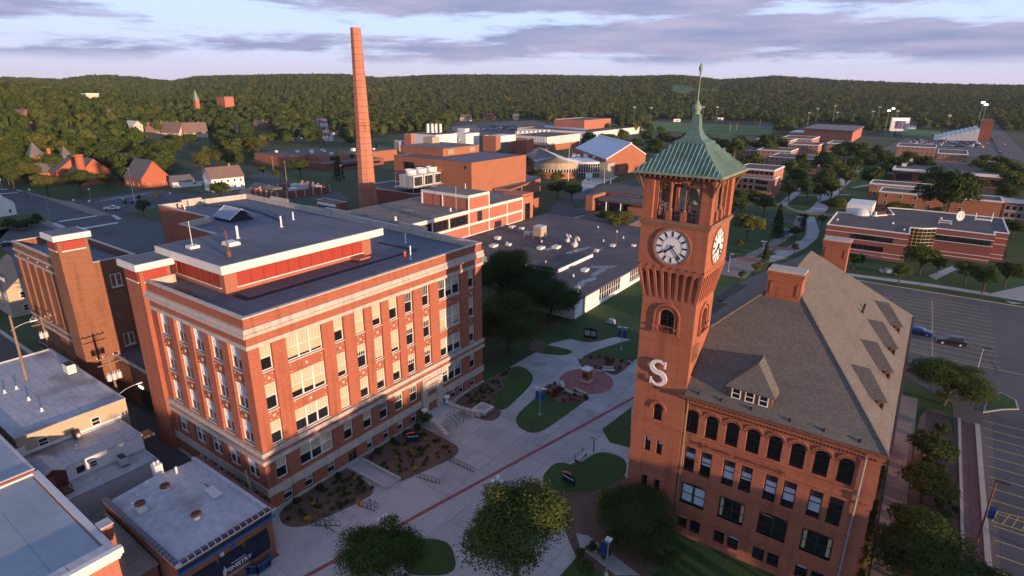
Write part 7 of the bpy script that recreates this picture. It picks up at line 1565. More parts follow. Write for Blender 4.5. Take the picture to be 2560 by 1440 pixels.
def forest(name, pts, label):
    me = bpy.data.meshes.new(name); me.from_pydata([(p[1], p[2], p[3]+p[4]*.5) for p in pts], [], [])
    S, Ro, Ix = [], [], []
    for p in pts:
        w = p[4]*rr.uniform(.3, .47)*(1+p[0]*.00016); k = rr.choices(range(6), (3, 3, 1.3, 3, 2, 1))[0]
        if k == 5: w *= .55
        S += [w, w, p[4]*rr.uniform(.42, .56)]; Ro.append(rr.random()*6.28); Ix.append(k)
    for an, ty, fld, dat in (('sc', 'FLOAT_VECTOR', 'vector', S), ('ro', 'FLOAT', 'value', Ro), ('ix', 'INT', 'value', Ix)): me.attributes.new(an, ty, 'POINT'); me.attributes[an].data.foreach_set(fld, dat)
    o = bpy.data.objects.new(name, me); COL.objects.link(o); tag(o, kind='stuff'); o['label'] = label
    ng = bpy.data.node_groups.new(name, 'GeometryNodeTree'); ng.interface.new_socket('Geometry', in_out='INPUT', socket_type='NodeSocketGeometry'); ng.interface.new_socket('Geometry', in_out='OUTPUT', socket_type='NodeSocketGeometry')
    n, l = ng.nodes, ng.links; gi, go = n.new('NodeGroupInput'), n.new('NodeGroupOutput'); ip = n.new('GeometryNodeInstanceOnPoints'); m2p = n.new('GeometryNodeMeshToPoints')
    jn = n.new('GeometryNodeGeometryToInstance')
    for so in FOBJ[::-1]:
        oi = n.new('GeometryNodeObjectInfo'); oi.inputs['Object'].default_value = so; l.new(oi.outputs['Geometry'], jn.inputs[0])
    def at(nm, ty): a = n.new('GeometryNodeInputNamedAttribute'); a.data_type = ty; a.inputs['Name'].default_value = nm; return [o_ for o_ in a.outputs if o_.enabled and o_.name == 'Attribute'][0]
    l.new(gi.outputs[0], m2p.inputs[0]); l.new(m2p.outputs[0], ip.inputs['Points']); l.new(jn.outputs[0], ip.inputs['Instance']); ip.inputs['Pick Instance'].default_value = True
    l.new(at('ix', 'INT'), ip.inputs['Instance Index']); l.new(at('sc', 'FLOAT_VECTOR'), ip.inputs['Scale'])
    cx_ = n.new('ShaderNodeCombineXYZ'); l.new(at('ro', 'FLOAT'), cx_.inputs[2]); l.new(cx_.outputs[0], ip.inputs['Rotation']); l.new(ip.outputs[0], go.inputs[0])
    md = o.modifiers.new('trees', 'NODES'); md.node_group = ng; return o
forest('forest', rest, 'unbroken mass of trees over the far town and hills')
# ------------------------------------------------------------ things on the mall
# curved cheek walls and steps of the hall entrance
ST = root('entrance_steps', 'grey stone steps and landing between curved cheek walls at the hall entrance', 'steps', (-51, 55.4, 0))
MB().box(-53.5, 53.0, 0, -50.4, 57.8, .72).build('landing', M_concw, ST)
for k in range(5): MB().box(-50.4+k*.42, 53.5, 0, -50.4+(k+1)*.42-.02, 57.4, .6-k*.13).build('step', M_conc, ST)
for s in (-1, 1):
    for k in range(7):
        y = 55.4+s*(2.45+.25*k*k/8); x = -52.9+k*.78
        q = MB(); q.box(x, y-.28, 0, x+.76, y+.28, 1.15-.06*k); q.box(x-.01, y-.33, 1.15-.06*k, x+.77, y+.33, 1.25-.06*k); q.build('cheek_wall_stone', M_stone, ST)
    MB().lathe((-53.0, 55.4+s*2.4, 1.2), [(.3, 0), (.22, .15), (.25, .5), (.42, .85), (.46, 1.0), (.3, 1.0)], 10).build('urn', M_white, ST)
q = MB()
for y in (54.6, 55.4, 56.2):
    q.tube((-50.3, y, .7), (-50.3, y, 1.6), .03, n=5); q.tube((-48.4, y, .05), (-48.4, y, .95), .03, n=5); q.tube((-50.3, y, 1.6), (-48.4, y, .95), .03, n=5)
q.build('handrail', M_dark, ST)
# ramp with side walls
RP = root('side_ramp', 'sloping concrete ramp with low walls leading to the side door', 'ramp', (-50, 40, 0))
q = MB(); q.ext([(-53.8, 39.4, .12), (-46.4, 39.4, .1), (-46.4, 41.4, .1), (-53.8, 41.4, .12)], (0, 0, .03)); q.build('ramp_floor', M_conc, RP)
for y, x1 in ((39.25, -46.6), (41.45, -46.2)): MB().box(-53.5, y-.12, 0, x1, y+.12, .5).build('side_wall', M_concw, RP)
MB().tube((-53.4, 41.5, .4), (-52.2, 41.5, 1.4), .06, n=6).build('hoop_rail', M_dark, RP)
# plinth box, pillar
r = root('capped_plinth', 'square brick plinth with a pale stone cap in the mulch bed', 'plinth', (*P2([C5(65, 1092)])[0], 0)); MB().box(-1.0, -1.0, 0, 1.0, 1.0, .62).local('base', M_brickD, r); MB().box(-1.15, -1.15, .3, 1.15, 1.15, .42).local('band', M_stone, r); MB().box(-1.2, -1.2, .62, 1.2, 1.2, .82).local('cap', M_concw, r)
MB().box(-.7, -.7, .82, .7, .7, .86).local('plate', M_grey, r)
r = root('memorial_pillar', 'brick memorial pillar with a white pyramid cap at the centre of the round court', 'pillar', (rc.x, rc.y, .07)); MB().box(-.62, -.62, 0, .62, .62, 2.1).local('shaft', M_brickT, r); MB().box(-.85, -.85, 0, .85, .85, .3).local('base', M_stone, r)
q = MB().box(-.75, -.75, 2.1, .75, .75, 2.3)
for a, b in (((-.75, -.75), (.75, -.75)), ((.75, -.75), (.75, .75)), ((.75, .75), (-.75, .75)), ((-.75, .75), (-.75, -.75))): q.face(((*a, 2.3), (*b, 2.3), (0, 0, 2.8)))
q.local('cap', M_white, r); MB().box(-.35, -.66, .8, .35, -.62, 1.6).local('plaque', M_dark, r)
def bench(px, py, rz, label, m_=M_lgrey):
    p = G(px, py); r = root('bench', label, 'bench', (p.x, p.y, .08), None, rz)
    for k in range(4): MB().box(-1.1, -.25+k*.14, .42, 1.1, -.14+k*.14, .46).local('seat_slat', m_, r)
    for k in range(3): MB().box(-1.1, .34+k*.03, .55+k*.14, 1.1, .38+k*.03, .65+k*.14).local('back_slat', m_, r)
    for s in (-1, 1): q = MB().box(s*1.0-.04, -.25, 0, s*1.0+.04, .35, .42); q.box(s*1.0-.04, .3, .42, s*1.0+.04, .42, .95); q.local('leg', M_dark, r)
bench(*C5(525, 945), 2.2, 'slatted bench at the left rim of the round court'); bench(*C5(630, 985), 2.9, 'slatted bench at the front rim of the round court'); bench(*C5(790, 862), .5, 'slatted bench at the back rim of the round court'); bench(*C5(632, 1365), -1.55+3.1, 'slatted bench standing alone beside the tower lawn')
def lamp_post(px, py, h, label, banners=2, dbl=True, rz=0, sq=False):
    p = G(px, py); r = root('lamp_post', label, 'lamp post', (p.x, p.y, .08), None, rz)
    q = MB().tube((0, 0, 0), (0, 0, h), .09, .07, n=8); q.lathe((0, 0, 0), [(.25, 0), (.25, .25), (.1, .4)], 8); q.local('post', M_grey, r)
    for s in ((-1, 1) if dbl else (1,)): MB().box(s*.15-.05*(not dbl), -.16, h-.05, s*.95, .16, h+.08).local('lamp_head', M_lgrey, r) if not sq else MB().box(-.3, -.3, h, .3, .3, h+.12).local('lamp_head', M_lgrey, r)
    for s in ((-1, 1)[:banners] if banners else ()):
        MB().box(s*.12, -.015, h*.55, s*.12+s*.62, .015, h*.55+1.5).local('banner', M_blue, r); q = MB(); a, b = sorted((s*.08, s*.8)); q.box(a, -.02, h*.55+1.5, b, .02, h*.55+1.54); q.box(a, -.02, h*.55-.04, b, .02, h*.55); q.local('banner_arm', M_grey, r)
    return r
lamp_post(*C5(393, 1115), 4.6, 'banner lamp post on the teardrop lawn before the round court', rz=.2); lamp_post(*C5(865, 735), 4.6, 'banner lamp post on the lawn behind the round court', rz=.2)
lamp_post(*CA(585, 1110), 4.4, 'blue banner lamp post by the lower mall walk'); lamp_post(*CA(895, 910), 4, 'blue banner lamp post by the paver crossing'); lamp_post(*CA(1090, 720), 4, 'banner lamp post near the slim spruce'); lamp_post(*CA(1495, 350), 4, 'banner lamp post at the wide end of the mall walk', 1); lamp_post(*CA(1540, 255), 4, 'banner lamp post furthest up the mall', 1); lamp_post(*CA(110, 1330), 5, 'lamp post with one banner at the foot of the mall', 1, False)
lamp_post(1515, 1440, 4.4, 'square headed lamp post with one banner at the bottom edge', 1, False, sq=True)
def globe_lamp(px, py, h, label):
    p = G(px, py); r = root('globe_lamp', label, 'lamp post', (p.x, p.y, .05)); q = MB().lathe((0, 0, 0), [(.3, 0), (.28, .4), (.13, .6), (.09, h-.7), (.14, h-.6)], 9)
    for a in (0, 2.1, 4.2): q.tube((0, 0, h-.75), (math.cos(a)*.55, math.sin(a)*.55, h-.35), .04, n=5)
    q.local('post', M_dark, r)
    for a in (0, 2.1, 4.2, None): MB().lathe((math.cos(a)*.55 if a is not None else 0, math.sin(a)*.55 if a is not None else 0, h-.35 if a is not None else h-.1), [(.08, 0), (.2, .12), (.24, .3), (.16, .48), (.02, .54)], 9).local('globe', M_white, r, True)
    for s in (-1, 1):
        link('flower_basket', SHR[M_flowr.name], r, Matrix.Translation((s*.55, 0, h-1.75)) @ Matrix.Diagonal((.45, .45, .5, 1))); MB().tube((0, 0, h-1.1), (s*.55, 0, h-1.25), .03, n=4).local('basket_arm', M_dark, r)
globe_lamp(1245, 1290, 4.9, 'dark post of white globe lamps with red flower baskets behind the sunlit tree'); globe_lamp(968, 1395, 4.9, 'dark post of white globe lamps half hidden by the bottom left tree')
p = G(*C5(685, 665)); r = root('map_kiosk', 'dark blue arched map kiosk with two panels on the lawn edge', 'kiosk', (p.x, p.y, 0), None, .2)
MB().ext([(-1.35, 0, .1), (1.35, 0, .1), (1.35, 0, 1.9), (.7, 0, 2.2), (0, 0, 2.3), (-.7, 0, 2.2), (-1.35, 0, 1.9)], (0, .25, 0)).local('cabinet', M_navy, r)
for s in (-1, 1): MB().box(s*.62-.48, -.03, .6, s*.62+.48, 0, 1.65).local('map_panel', mat('map_print', (.25, .38, .36), .6, .3, 3, 8, .2) if s < 0 else M_grey, r)
def sign(px, py, rz, label, txt):
    p = G(px, py); r = root('name_sign', label, 'sign', (p.x, p.y, .08), None, rz)
    MB().ext([(-.95, 0, .1), (.95, 0, .1), (.95, 0, 1.35), (.3, 0, 1.52), (-.4, 0, 1.5), (-.95, 0, 1.3)], (0, .18, 0)).local('panel', M_navy, r); q = MB()
    for a, b in (((-.95, 1.3), (-.4, 1.5)), ((-.4, 1.5), (.3, 1.52))): q.ext([(a[0], -.01, a[1]), (b[0], -.01, b[1]), (b[0], -.01, b[1]+.06), (a[0], -.01, a[1]+.06)], (0, .2, 0))
    q.local('top_edge', M_orange, r); link('lettering', text_mesh(txt, .3, .008, M_white, .006), r, Matrix.Translation((0, -.02, 1.0)) @ Matrix.Rotation(math.pi/2, 4, 'X')); return r
sign(1033, 1108, .75, 'navy name sign in the mulch bed before the brick hall', 'Harvey Hall'); sign(1420, 1212, -.55+.4, 'navy name sign in the mulch bed before the tower', 'Bowman Hall')
p = G(*C5(800, 585)); q = MB().ext([(-.9, 0, 0), (.9, 0, 0), (.5, .4, .7), (-.6, .3, .8)], (0, .9, .1))
r = root('lawn_monument', 'low grey stone monument on the lawn before the workshop', 'monument', (p.x, p.y, .1)); q.local('stone', M_concw, r); MB().box(-1.2, -.2, 0, 1.2, 1.2, .12).local('base', M_dark, r)
p = G(*C5(705, 1325)); q = MB().tube((0, 0, 0), (0, 0, 2.1), .07, n=6); q.tube((0, 0, 2.1), (-.5, 0, 2.15), .06, n=5); o = q.build('path_light', M_dark); o.location = (p.x, p.y, .05); tag(o, 'short dark hooked path light near the lone bench', 'path light')
q = MB(); n_ = 8; cone = root('traffic_cone', 'orange traffic cone at the edge of the mulch bed', 'traffic cone', (*G(897, 1262).xy, .05)); MB().lathe((0, 0, .03), [(.2, 0), (.05, .68), (.03, .7)], 10).local('cone', M_orange, cone); MB().box(-.24, -.24, 0, .24, .24, .04).local('base', M_orange, cone)
def bicycle(px, py, rz, label, m_, tilt=0):
    p = G(px, py); r = root('bicycle', label, 'bicycle', (p.x, p.y, .06), None, rz); r.rotation_euler = (tilt, 0, rz)
    for x in (-.52, .52):
        q = MB(); n_ = 16
        for i in range(n_): a, b = 6.2832*i/n_, 6.2832*(i+1)/n_; q.tube((x+.33*math.cos(a), 0, .34+.33*math.sin(a)), (x+.33*math.cos(b), 0, .34+.33*math.sin(b)), .022, n=4, cap=False)
        for i in range(6): a = 6.2832*i/6; q.tube((x, 0, .34), (x+.33*math.cos(a), 0, .34+.33*math.sin(a)), .006, n=3, cap=False)
        q.local('wheel', M_dark, r)
    q = MB(); fr_ = [((-.52, .34), (-.18, .36)), ((-.18, .36), (-.3, .85)), ((-.52, .34), (-.27, .72)), ((-.27, .74), (.33, .78)), ((-.18, .36), (.36, .7)), ((.52, .34), (.34, .95))]
    for a, b in fr_: q.tube((a[0], 0, a[1]), (b[0], 0, b[1]), .025, n=5)
    q.local('frame', m_, r); MB().box(-.42, -.07, .86, -.18, .07, .93).local('saddle', M_dark, r); q = MB().tube((.34, -.28, 1.0), (.34, .28, 1.0), .018, n=4); q.tube((.34, 0, .93), (.34, 0, 1.0), .02, n=4); q.local('handlebar', M_dark, r); return r
bicycle(932, 1268, .35, 'red bicycle parked near the orange cone', M_louvre); bicycle(806, 1312, .5, 'grey bicycle in the lower left rack', M_grey); bicycle(818, 1300, .6, 'dark bicycle leaning in the lower left rack', M_dark); bicycle(826, 1326, .15, 'black bicycle lying against the lower left rack', M_dark, .5)
def rack(px, py, rz, n, label):
    p = G(px, py); r = root('bike_rack', label, 'bike rack', (p.x, p.y, .05), None, rz); q = MB()
    for i in range(n):
        x = (i-(n-1)/2)*.55; P = [(x+.22*math.cos(t*.5236)*1, 0, .5+.28*math.sin(t*.5236)) for t in range(7)]
        for a, b in zip(P, P[1:]): q.tube(a, b, .025, n=4)
        q.tube((x-.22, 0, 0), (x-.22, 0, .5), .025, n=4); q.tube((x+.22, 0, 0), (x+.22, 0, .5), .025, n=4)
    q.local('hoop', M_dark, r); MB().box(-n*.28, -.04, 0, n*.28, .04, .03).local('rail', M_dark, r)
rack(*C6(1210, 210), .0, 8, 'long hooped bike rack beside the mulch bed tip'); rack(*C6(1010, 300), .2, 6, 'hooped bike rack on the tan paving corner'); rack(918, 1272, .2, 4, 'bike rack holding the red bicycle'); rack(815, 1315, .6, 6, 'bike rack holding the dark bicycles')
# rooftop things of the brick hall
def R(x, y, z): return (x, y, z)
vent_pipe(-73.7, 40.5, 26.96, 1.7, .16, 'fat white vent at the far edge of the penthouse roof'); vent_pipe(-75.1, 48, 26.96, 1.6, .13, 'thin white vent on the penthouse roof'); vent_pipe(-78, 52, 26.96, 1.2, .1, 'short white vent at the far corner of the penthouse roof'); vent_pipe(-65.8, 63.4, 22.9, 1.5, .12, 'white vent on the hall roof behind the penthouse'); vent_pipe(-58.3, 57, 22.9, 2.0, .1, 'white pipe at the right edge of the hall roof')
thing(MB().lathe((-58.4, 56.0, 22.9), [(.12, 0), (.12, 1.0), (.2, 1.05), (.2, 1.3), (.05, 1.4)], 8), 'roof_hydrant', M_orange, 'small orange hydrant on the hall roof', 'hydrant')
r = root('aerial', 'thin white aerial on a square base at the left of the penthouse roof', 'aerial', (-73.5, 34.4, 26.96)); MB().box(-.6, -.6, 0, .6, .6, .35).local('base', M_trim, r); MB().tube((0, 0, .35), (0, 0, 3.4), .04, n=5).local('mast', M_white, r)
r = root('roof_light', 'white domed roof light on the penthouse roof', 'roof light', (-71.2, 38.1, 26.96)); MB().box(-.95, -.75, 0, .95, .75, .3).local('curb', M_trim, r); MB().box(-.85, -.65, .3, .85, .65, .45).local('lid', M_white, r)
q = MB().tube((-66.1, 34.9, 26.9), (-66.1, 34.9, 27.7), .28, n=9); q.tube((-66.1, 34.9, 27.6), (-66.1, 34.9, 30.2), .09, n=7); q.tube((-66.1, 34.9, 30.1), (-66.9, 34.9, 30.4), .09, n=6); thing(q, 'rusty_flue', M_rust, 'rusty bent flue near the corner of the penthouse roof', 'flue')
roof_box(-64.0, 52.6, 22.9, 2.2, 1.7, .5, 'salmon box hatch beside the penthouse wall', M_brickP, cat='roof hatch')
q = MB(); q.ext([(-72, 30.2, 22.96), (-67, 30.2, 22.96), (-67, 31.0, 22.96), (-72, 31.0, 22.96)], (0, 0, .05)); thing(q, 'roof_patch', M_rust, 'dark stained patch board at the left end of the hall roof', 'roof patch')
dk = mat('tar_walkway', (.022, .02, .024), .85, .2, .5, 3, .15)
q = MB(); q.box(-64.0, 33.4, 22.9, -61.0, 34.2, 22.93); q.box(-61.7, 34.2, 22.9, -60.9, 61.3, 22.93); q.box(-69.3, 60.5, 22.9, -61.7, 61.3, 22.93); tag(q.build('tar_walkway', dk, A))
q = MB(); P = [(-121, 60), (-113, 63.5), (-104, 62.5), (-95, 60.5), (-86, 58)]
for a, b in zip(P, P[1:]): q.face([(a[0], a[1], 22.92), (b[0], b[1], 22.92), (b[0], b[1]+.7, 22.92), (a[0], a[1]+.7, 22.92)])
q.build('tar_seam', dk, A)
r = root('gabled_skylight', 'glazed gable skylight on the rear roof of the brick hall', 'skylight', (-104, 57, 22.9)); q = MB()
for s in (-1, 1): q.face([(s*2.5, -2.3, 0), (s*2.5, 2.3, 0), (s*2.5, 0, 1.9)])
q.face([(-2.5, -2.3, 0), (2.5, -2.3, 0), (2.5, -2.3, .5), (-2.5, -2.3, .5)]); q.local('end_wall', M_dark, r)
for s in (-1, 1):
    for k in range(7): x0, x1 = -2.8+k*.8, -2.8+(k+1)*.8; MB().ext([(x0+.04, s*2.5, .5), (x1-.04, s*2.5, .5), (x1-.04, 0, 2.1), (x0+.04, 0, 2.1)], (0, 0, .06)).local('glass_panel', M_blueroof, r)
q = MB()
for x in (-2.8, 2.8):
    for s in (-1, 1): q.tube((x, s*2.5, .5), (x, 0, 2.15), .1, n=5)
q.tube((-2.8, 0, 2.15), (2.8, 0, 2.15), .1, n=5); q.local('frame', M_lgrey, r)
ac_unit(-100, 48.5, 15.2, 2.4, 'white framed air conditioner on the low roof behind the annex', M_lgrey); ac_unit(-87.5, 33.6, 6.6, 1.8, 'grey air conditioner on the passage roof', M_lgrey)
thing(MB().box(-113, 33.5, 20.2, -111.5, 34.8, 20.7), 'roof_hatch', M_blindg, 'pale roof hatch behind the lift shaft', 'roof hatch'); vent_pipe(-118, 55, 22.9, 1.3, .12, 'white vent at the far rear corner of the hall roof'); thing(MB().lathe((-119.5, 55.2, 22.9), [(.12, 0), (.12, .8), (.2, .85), (.2, 1.1)], 8), 'roof_hydrant', M_louvre, 'small red hydrant at the far rear corner of the hall roof', 'hydrant')
sm = mat('seam_tape', (.085, .085, .1), .8, .1, 1, 3, .05); sw = mat('seam_tape_pale', (.3, .3, .31), .8, .1, 1, 3, .05)
def seams(par, x0, y0, x1, y1, z, st, m_, w=.09):
    q = MB()
    y = y0+st*.6
    while y < y1-.3: q.box(x0, y, z, x1, y+w, z+.012); y += st
    x = x0+(x1-x0)*.47; q.box(x, y0, z+.012, x+w, y1, z+.02); tag(q.build('membrane_seam', m_, par), kind='stuff')
seams(A, -64.8, 29.3, -54.4, 67.2, 22.9, 3.05, sm); seams(A, -120, 56.5, -78, 67.3, 22.9, 3.05, sm); seams(PH, -78.4, 32.3, -63.2, 56.2, 26.96, 3.05, sm); seams(B, -123.6, 29.3, -99.3, 37, 20.2, 2.2, sm)
seams(S1, -105.8, 14.2, -80.2, 25.4, 7.38, 1.9, sw, .06); seams(S2, -79.6, 14.2, -73.7, 24.2, 4.98, 1.9, sw, .06); seams(S3, -73.3, 13.8, -70.1, 24, 3.08, 1.9, sw, .06)
# ------------------------------------------------------------ vehicles
CARM = {n: mat('paint_'+n, c, .25, .03, 1, 3, .02, spec=.6) for n, c in dict(black=(.012, .013, .016), white=(.6, .6, .58), silver=(.3, .31, .33), blue=(.03, .06, .2), red=(.25, .02, .02), tan=(.3, .26, .2)).items()}
def car_body(L_, W_, h0, h1, suv):
    prof = [(-L_/2, .35), (-L_/2, h0*.92), (-L_*.46, h0), (-L_*.40 if suv else -L_*.33, h0+.02), (-L_*.37 if suv else -L_*.2, h1), (L_*.08, h1), (L_*.24, h0+.02), (L_*.46, h0*.88), (L_/2, h0*.7), (L_/2, .35)]
    q = MB(); a = W_/2; n = len(prof); ys = lambda z: a if z <= h0+.03 else a*.8
    A_ = [(x, -ys(z), z) for x, z in prof]; B_ = [(x, ys(z), z) for x, z in prof]
    q.face(A_); q.face(B_[::-1])
    for i in range(n): j = (i+1) % n; q.face((A_[j], A_[i], B_[i], B_[j]))
    return q, prof
def car_parts(name, L_, W_, h0, h1, suv, paint):
    def mk():
        q, prof = car_body(L_, W_, h0, h1, suv); body = q.mesh('body', paint); g = MB(); a = W_/2*.82
        rx, tx = (-L_*.38, -L_*.355) if suv else (-L_*.31, -L_*.2)
        for s in (-1, 1): g.face([(rx+.1, s*a*1.08, h0+.08), (L_*.2, s*a*1.08, h0+.08), (L_*.075, s*(a+.01), h1-.1), (tx+.1, s*(a+.01), h1-.1)])
        g.face([(L_*.235, -a, h0+.06), (L_*.235, a, h0+.06), (L_*.09, a*.95, h1-.04), (L_*.09, -a*.95, h1-.04)]); g.face([(rx-.08, -a, h0+.06), (rx-.08, a, h0+.06), (tx-.05, a*.95, h1-.06), (tx-.05, -a*.95, h1-.06)])
        w = MB().tube((0, -.11, 0), (0, .11, 0), .33, n=14); w.tube((0, -.12, 0), (0, .12, 0), .19, n=10, mi=1)
        l1 = MB().box(-.03, -.2, -.07, .03, .2, .07); return body, g.mesh('window', M_glass), w.mesh('wheel', [M_dark, M_lgrey]), l1.mesh('headlight', M_white), MB().box(-.03, -.17, -.1, .03, .17, .1).mesh('tail_light', M_louvre)
    return cached(('car', name), mk)
def car(x, y, rz, label, paint, suv=False, parts=True, group=None, z=.03, cat='car'):
    L_, W_, h0, h1 = (4.75, 1.9, 1.05, 1.72) if suv else (4.6, 1.8, .95, 1.42); b, g, w, hl, tl = car_parts(('s' if suv else 'c')+paint.name, L_, W_, h0, h1, suv, paint)
    if not parts:
        def mk():
            q, pr = car_body(L_, W_, h0, h1, suv); q.m = [0]*len(q.f)
            for i in (5, 7): q.m[i-1+0] = q.m[i-1+0]
            k = len(q.f)-10; q.m[k+3] = 1; q.m[k+5] = 1
            for sx in (-1, 1):
                for sy in (-1, 1): q.box(sx*1.4-.32, sy*W_/2-.1, 0, sx*1.4+.32, sy*W_/2+.02, .6, 2)
            return q.mesh('parked_car', [paint, M_glass, M_dark])
        o = link('parked_car', cached(('carlow', suv, paint.name), mk), None, Matrix.Translation((x, y, z)) @ Matrix.Rotation(rz, 4, 'Z')); return tag(o, label, cat, group)
    r = root('parked_car', label, cat, (x, y, z), group, rz); link('body', b, r); link('window', g, r)
    for sx in (-1, 1):
        for sy in (-1, 1): link('wheel', w, r, Matrix.Translation((sx*1.42, sy*(W_/2-.08), .33)))
        link('headlight', hl, r, Matrix.Translation((L_/2, sx*.6, .66))); link('tail_light', tl, r, Matrix.Translation((-L_/2, sx*.7, .75)))
    return r
p = G(2375, 860); car(p.x, p.y, math.pi+.15, 'black estate car parked alone in the car park right of the hall roof', CARM['black'], True); p = G(2296, 834); car(p.x, p.y, -.05, 'dark blue saloon partly hidden by the hall eaves', CARM['blue'])
p = G(2278, 922); car(p.x, p.y, 1.6, 'dark saloon under the tree at the hall eaves', CARM['black'])
p = G(2208, 692); car(p.x+1, p.y+4, .2, 'silver car behind the small street tree', CARM['silver'])
p = G(281, 525); r = root('pickup_truck', 'white pickup truck parked on the church car park', 'pickup truck', (p.x, p.y, .03), None, .75)
q = MB().box(-2.7, -.95, .4, 2.7, .95, .95); q.box(1.6, -.9, .95, 2.6, .9, 1.15); q.ext([(-.3, -.9, .95), (1.7, -.9, .95), (1.2, -.75, 1.75), (-.2, -.75, 1.75)], (0, 1.7, 0)); q.box(-2.7, -.95, .95, -2.6, .95, 1.2); q.box(-2.6, -.95, .95, -.4, -.85, 1.2); q.box(-2.6, .85, .95, -.4, .95, 1.2); q.local('body', CARM['white'], r)
q = MB().box(-.1, -.92, 1.1, 1.2, -.9, 1.6); q.ext([(1.72, -.75, 1.0), (1.72, .75, 1.0), (1.27, .7, 1.7), (1.27, -.7, 1.7)], (.02, 0, .01)); q.local('window', M_glass, r)
for sx in (-1.7, 1.75):
    for sy in (-1, 1): MB().tube((sx, sy*.78, .38), (sx, sy*1.0, .38), .38, n=12).local('wheel', M_dark, r)
p = G(338, 508); car(p.x, p.y, .7, 'dark blue car by the tall lamp on the church car park', CARM['blue']); p = G(20, 615); car(p.x, p.y, 1.2, 'black car on the street behind the annex parapet', CARM['black'])
rr = random.Random(8); pal = ['silver', 'blue', 'black', 'silver', 'red', 'white', 'blue', 'black', 'silver']
def lot(px_rows, n, label, group, z):
    for (a, b) in px_rows:
        pa, pb = G(*a, z), G(*b, z)
        for i in range(n):
            if rr.random() < .12: continue
            c = pa.lerp(pb, i/(n-1)); car(c.x+rr.uniform(-.4, .4), c.y+rr.uniform(-.4, .4), rr.choice((0, math.pi))+1.2, label, CARM[rr.choice(pal)], rr.random() < .4, False, group, z+.02)
lot([((1232, 316), (1330, 320)), ((1236, 319), (1325, 324)), ((1240, 322), (1318, 327)), ((1205, 324), (1250, 327))], 17, 'parked car in the crowded far car park behind the gymnasium', 'cars in the far car park', .3)
lot([((2288, 349), (2440, 357)), ((2280, 353), (2445, 361)), ((2275, 357), (2450, 365)), ((2290, 361), (2455, 370)), ((2325, 346), (2400, 350))], 22, 'parked car in the packed stadium car park', 'cars in the stadium car park', .2)
for i, (px, py) in enumerate(((2468, 360), (2490, 345), (2475, 330), (2500, 380), (2478, 315), (2512, 362), (2495, 400))): p = G(px, py, .5); car(p.x, p.y, 1.57, 'distant car on the avenue at the right edge', CARM[pal[i]], i % 2 == 0, False, 'cars on the avenue', .52)
for i, (px, py) in enumerate(((2362, 350), (2395, 351))): p = G(px, py, .3); r = root('school_bus', ('yellow bus at the left of the stadium stand', 'yellow bus below the stadium stand')[i], 'bus', (p.x, p.y, .3), None, .2); MB().box(-5.5, -1.25, .5, 5.5, 1.25, 2.9).local('body', M_yellow, r); q = MB().box(-4.8, -1.28, 1.7, 4.8, -1.25, 2.4); q.local('window', M_glass, r); [MB().tube((x, -1.2, .5), (x, 1.2, .5), .5, n=10).local('wheel', M_dark, r) for x in (-3.6, 3.6)]
# ------------------------------------------------------------ lamp standards and poles further off
def light_pole(px, py, h, label, group=None, head=1, m_=M_grey, lit=None, z=0, rz=0):
    p = G(px, py, z); r = root('light_pole', label, 'light pole', (p.x, p.y, z), group, rz); MB().tube((0, 0, 0), (0, 0, h), .11, .07, n=6).local('pole', m_, r)
    if head == 1: MB().box(-.15, -.15, h-.1, 1.1, .15, h+.1).local('lamp_head', M_dark, r)
    elif head == 2: MB().box(-1.6, -.2, h, 1.6, .2, h+1.6).local('lamp_rack', lit or M_lgrey, r)
    elif head == 3: MB().lathe((0, 0, h), [(.1, 0), (.35, .2), (.38, .5), (.2, .8), (.03, .9)], 9).local('globe', M_white, r, True)
    return r
light_pole(*C4(650, 520), 4.6, 'dark lamp standard in the car park behind the spreading tree'); r = light_pole(*C4(650, 1290), 8, 'tall brown lamp standard with a blue banner beside the near car park', m_=M_rust)
MB().box(.15, -.02, 3.4, .75, .02, 4.9).local('banner', M_blue, r)
for px, py, h, t in ((613, 440, 11, 'left'), (685, 437, 10, 'second'), (717, 455, 11, 'third'), (855, 460, 10, 'by the spruce')): p = G(px, py); r = power_pole(p.x, p.y, h, f'bare wooden pole near the arts building, {t}', False); MB().box(-.1, -1.0, h-.8, .1, 1.0, h-.65).local('crossarm', M_pole, r)
for px, py, h, t in ((190, 530, 4.2, 'on the parking edge'), (230, 535, 4.5, 'by the crossing'), (80, 500, 4, 'by the hedge bend'), (312, 522, 3.6, 'by the white pickup'), (228, 500, 4.2, 'before the churchyard'), (430, 510, 4, 'at the end of the church car park'), (5, 470, 3.6, 'at the far left street corner')): light_pole(px, py, h, f'white globe lamp {t}', head=3)
r = light_pole(338, 510, 14, 'tall pale pole with a white lamp ball on the church car park', head=3, m_=M_white)
light_pole(127, 550, 8.5, 'bare grey pole at the street corner', head=0)
lm_ = emis('floodlight', (.9, .85, 1), 3)
for px, py, h, lit, t in ((2212, 330, 24, 1, 'first lit'), (2222, 328, 26, 1, 'second lit'), (2234, 332, 24, 0, 'unlit, right of the lit pair'), (2434, 350, 36, 1, 'lit, left of the pair over the stand'), (2442, 353, 34, 1, 'lit, right of the pair over the stand'), (2018, 315, 17, 0, 'left of the arena'), (2038, 313, 22, 0, 'behind the arena ridge'), (2080, 313, 26, 0, 'behind the arena, tall'), (2088, 316, 18, 0, 'behind the arena, short'), (2176, 318, 20, 0, 'right of the arena'), (2190, 320, 26, 0, 'left of the scoreboard'), (2362, 345, 22, 0, 'at the foot of the stand')): light_pole(px, py, h, f'stadium floodlight mast, {t}', head=2, lit=lm_ if lit else None)
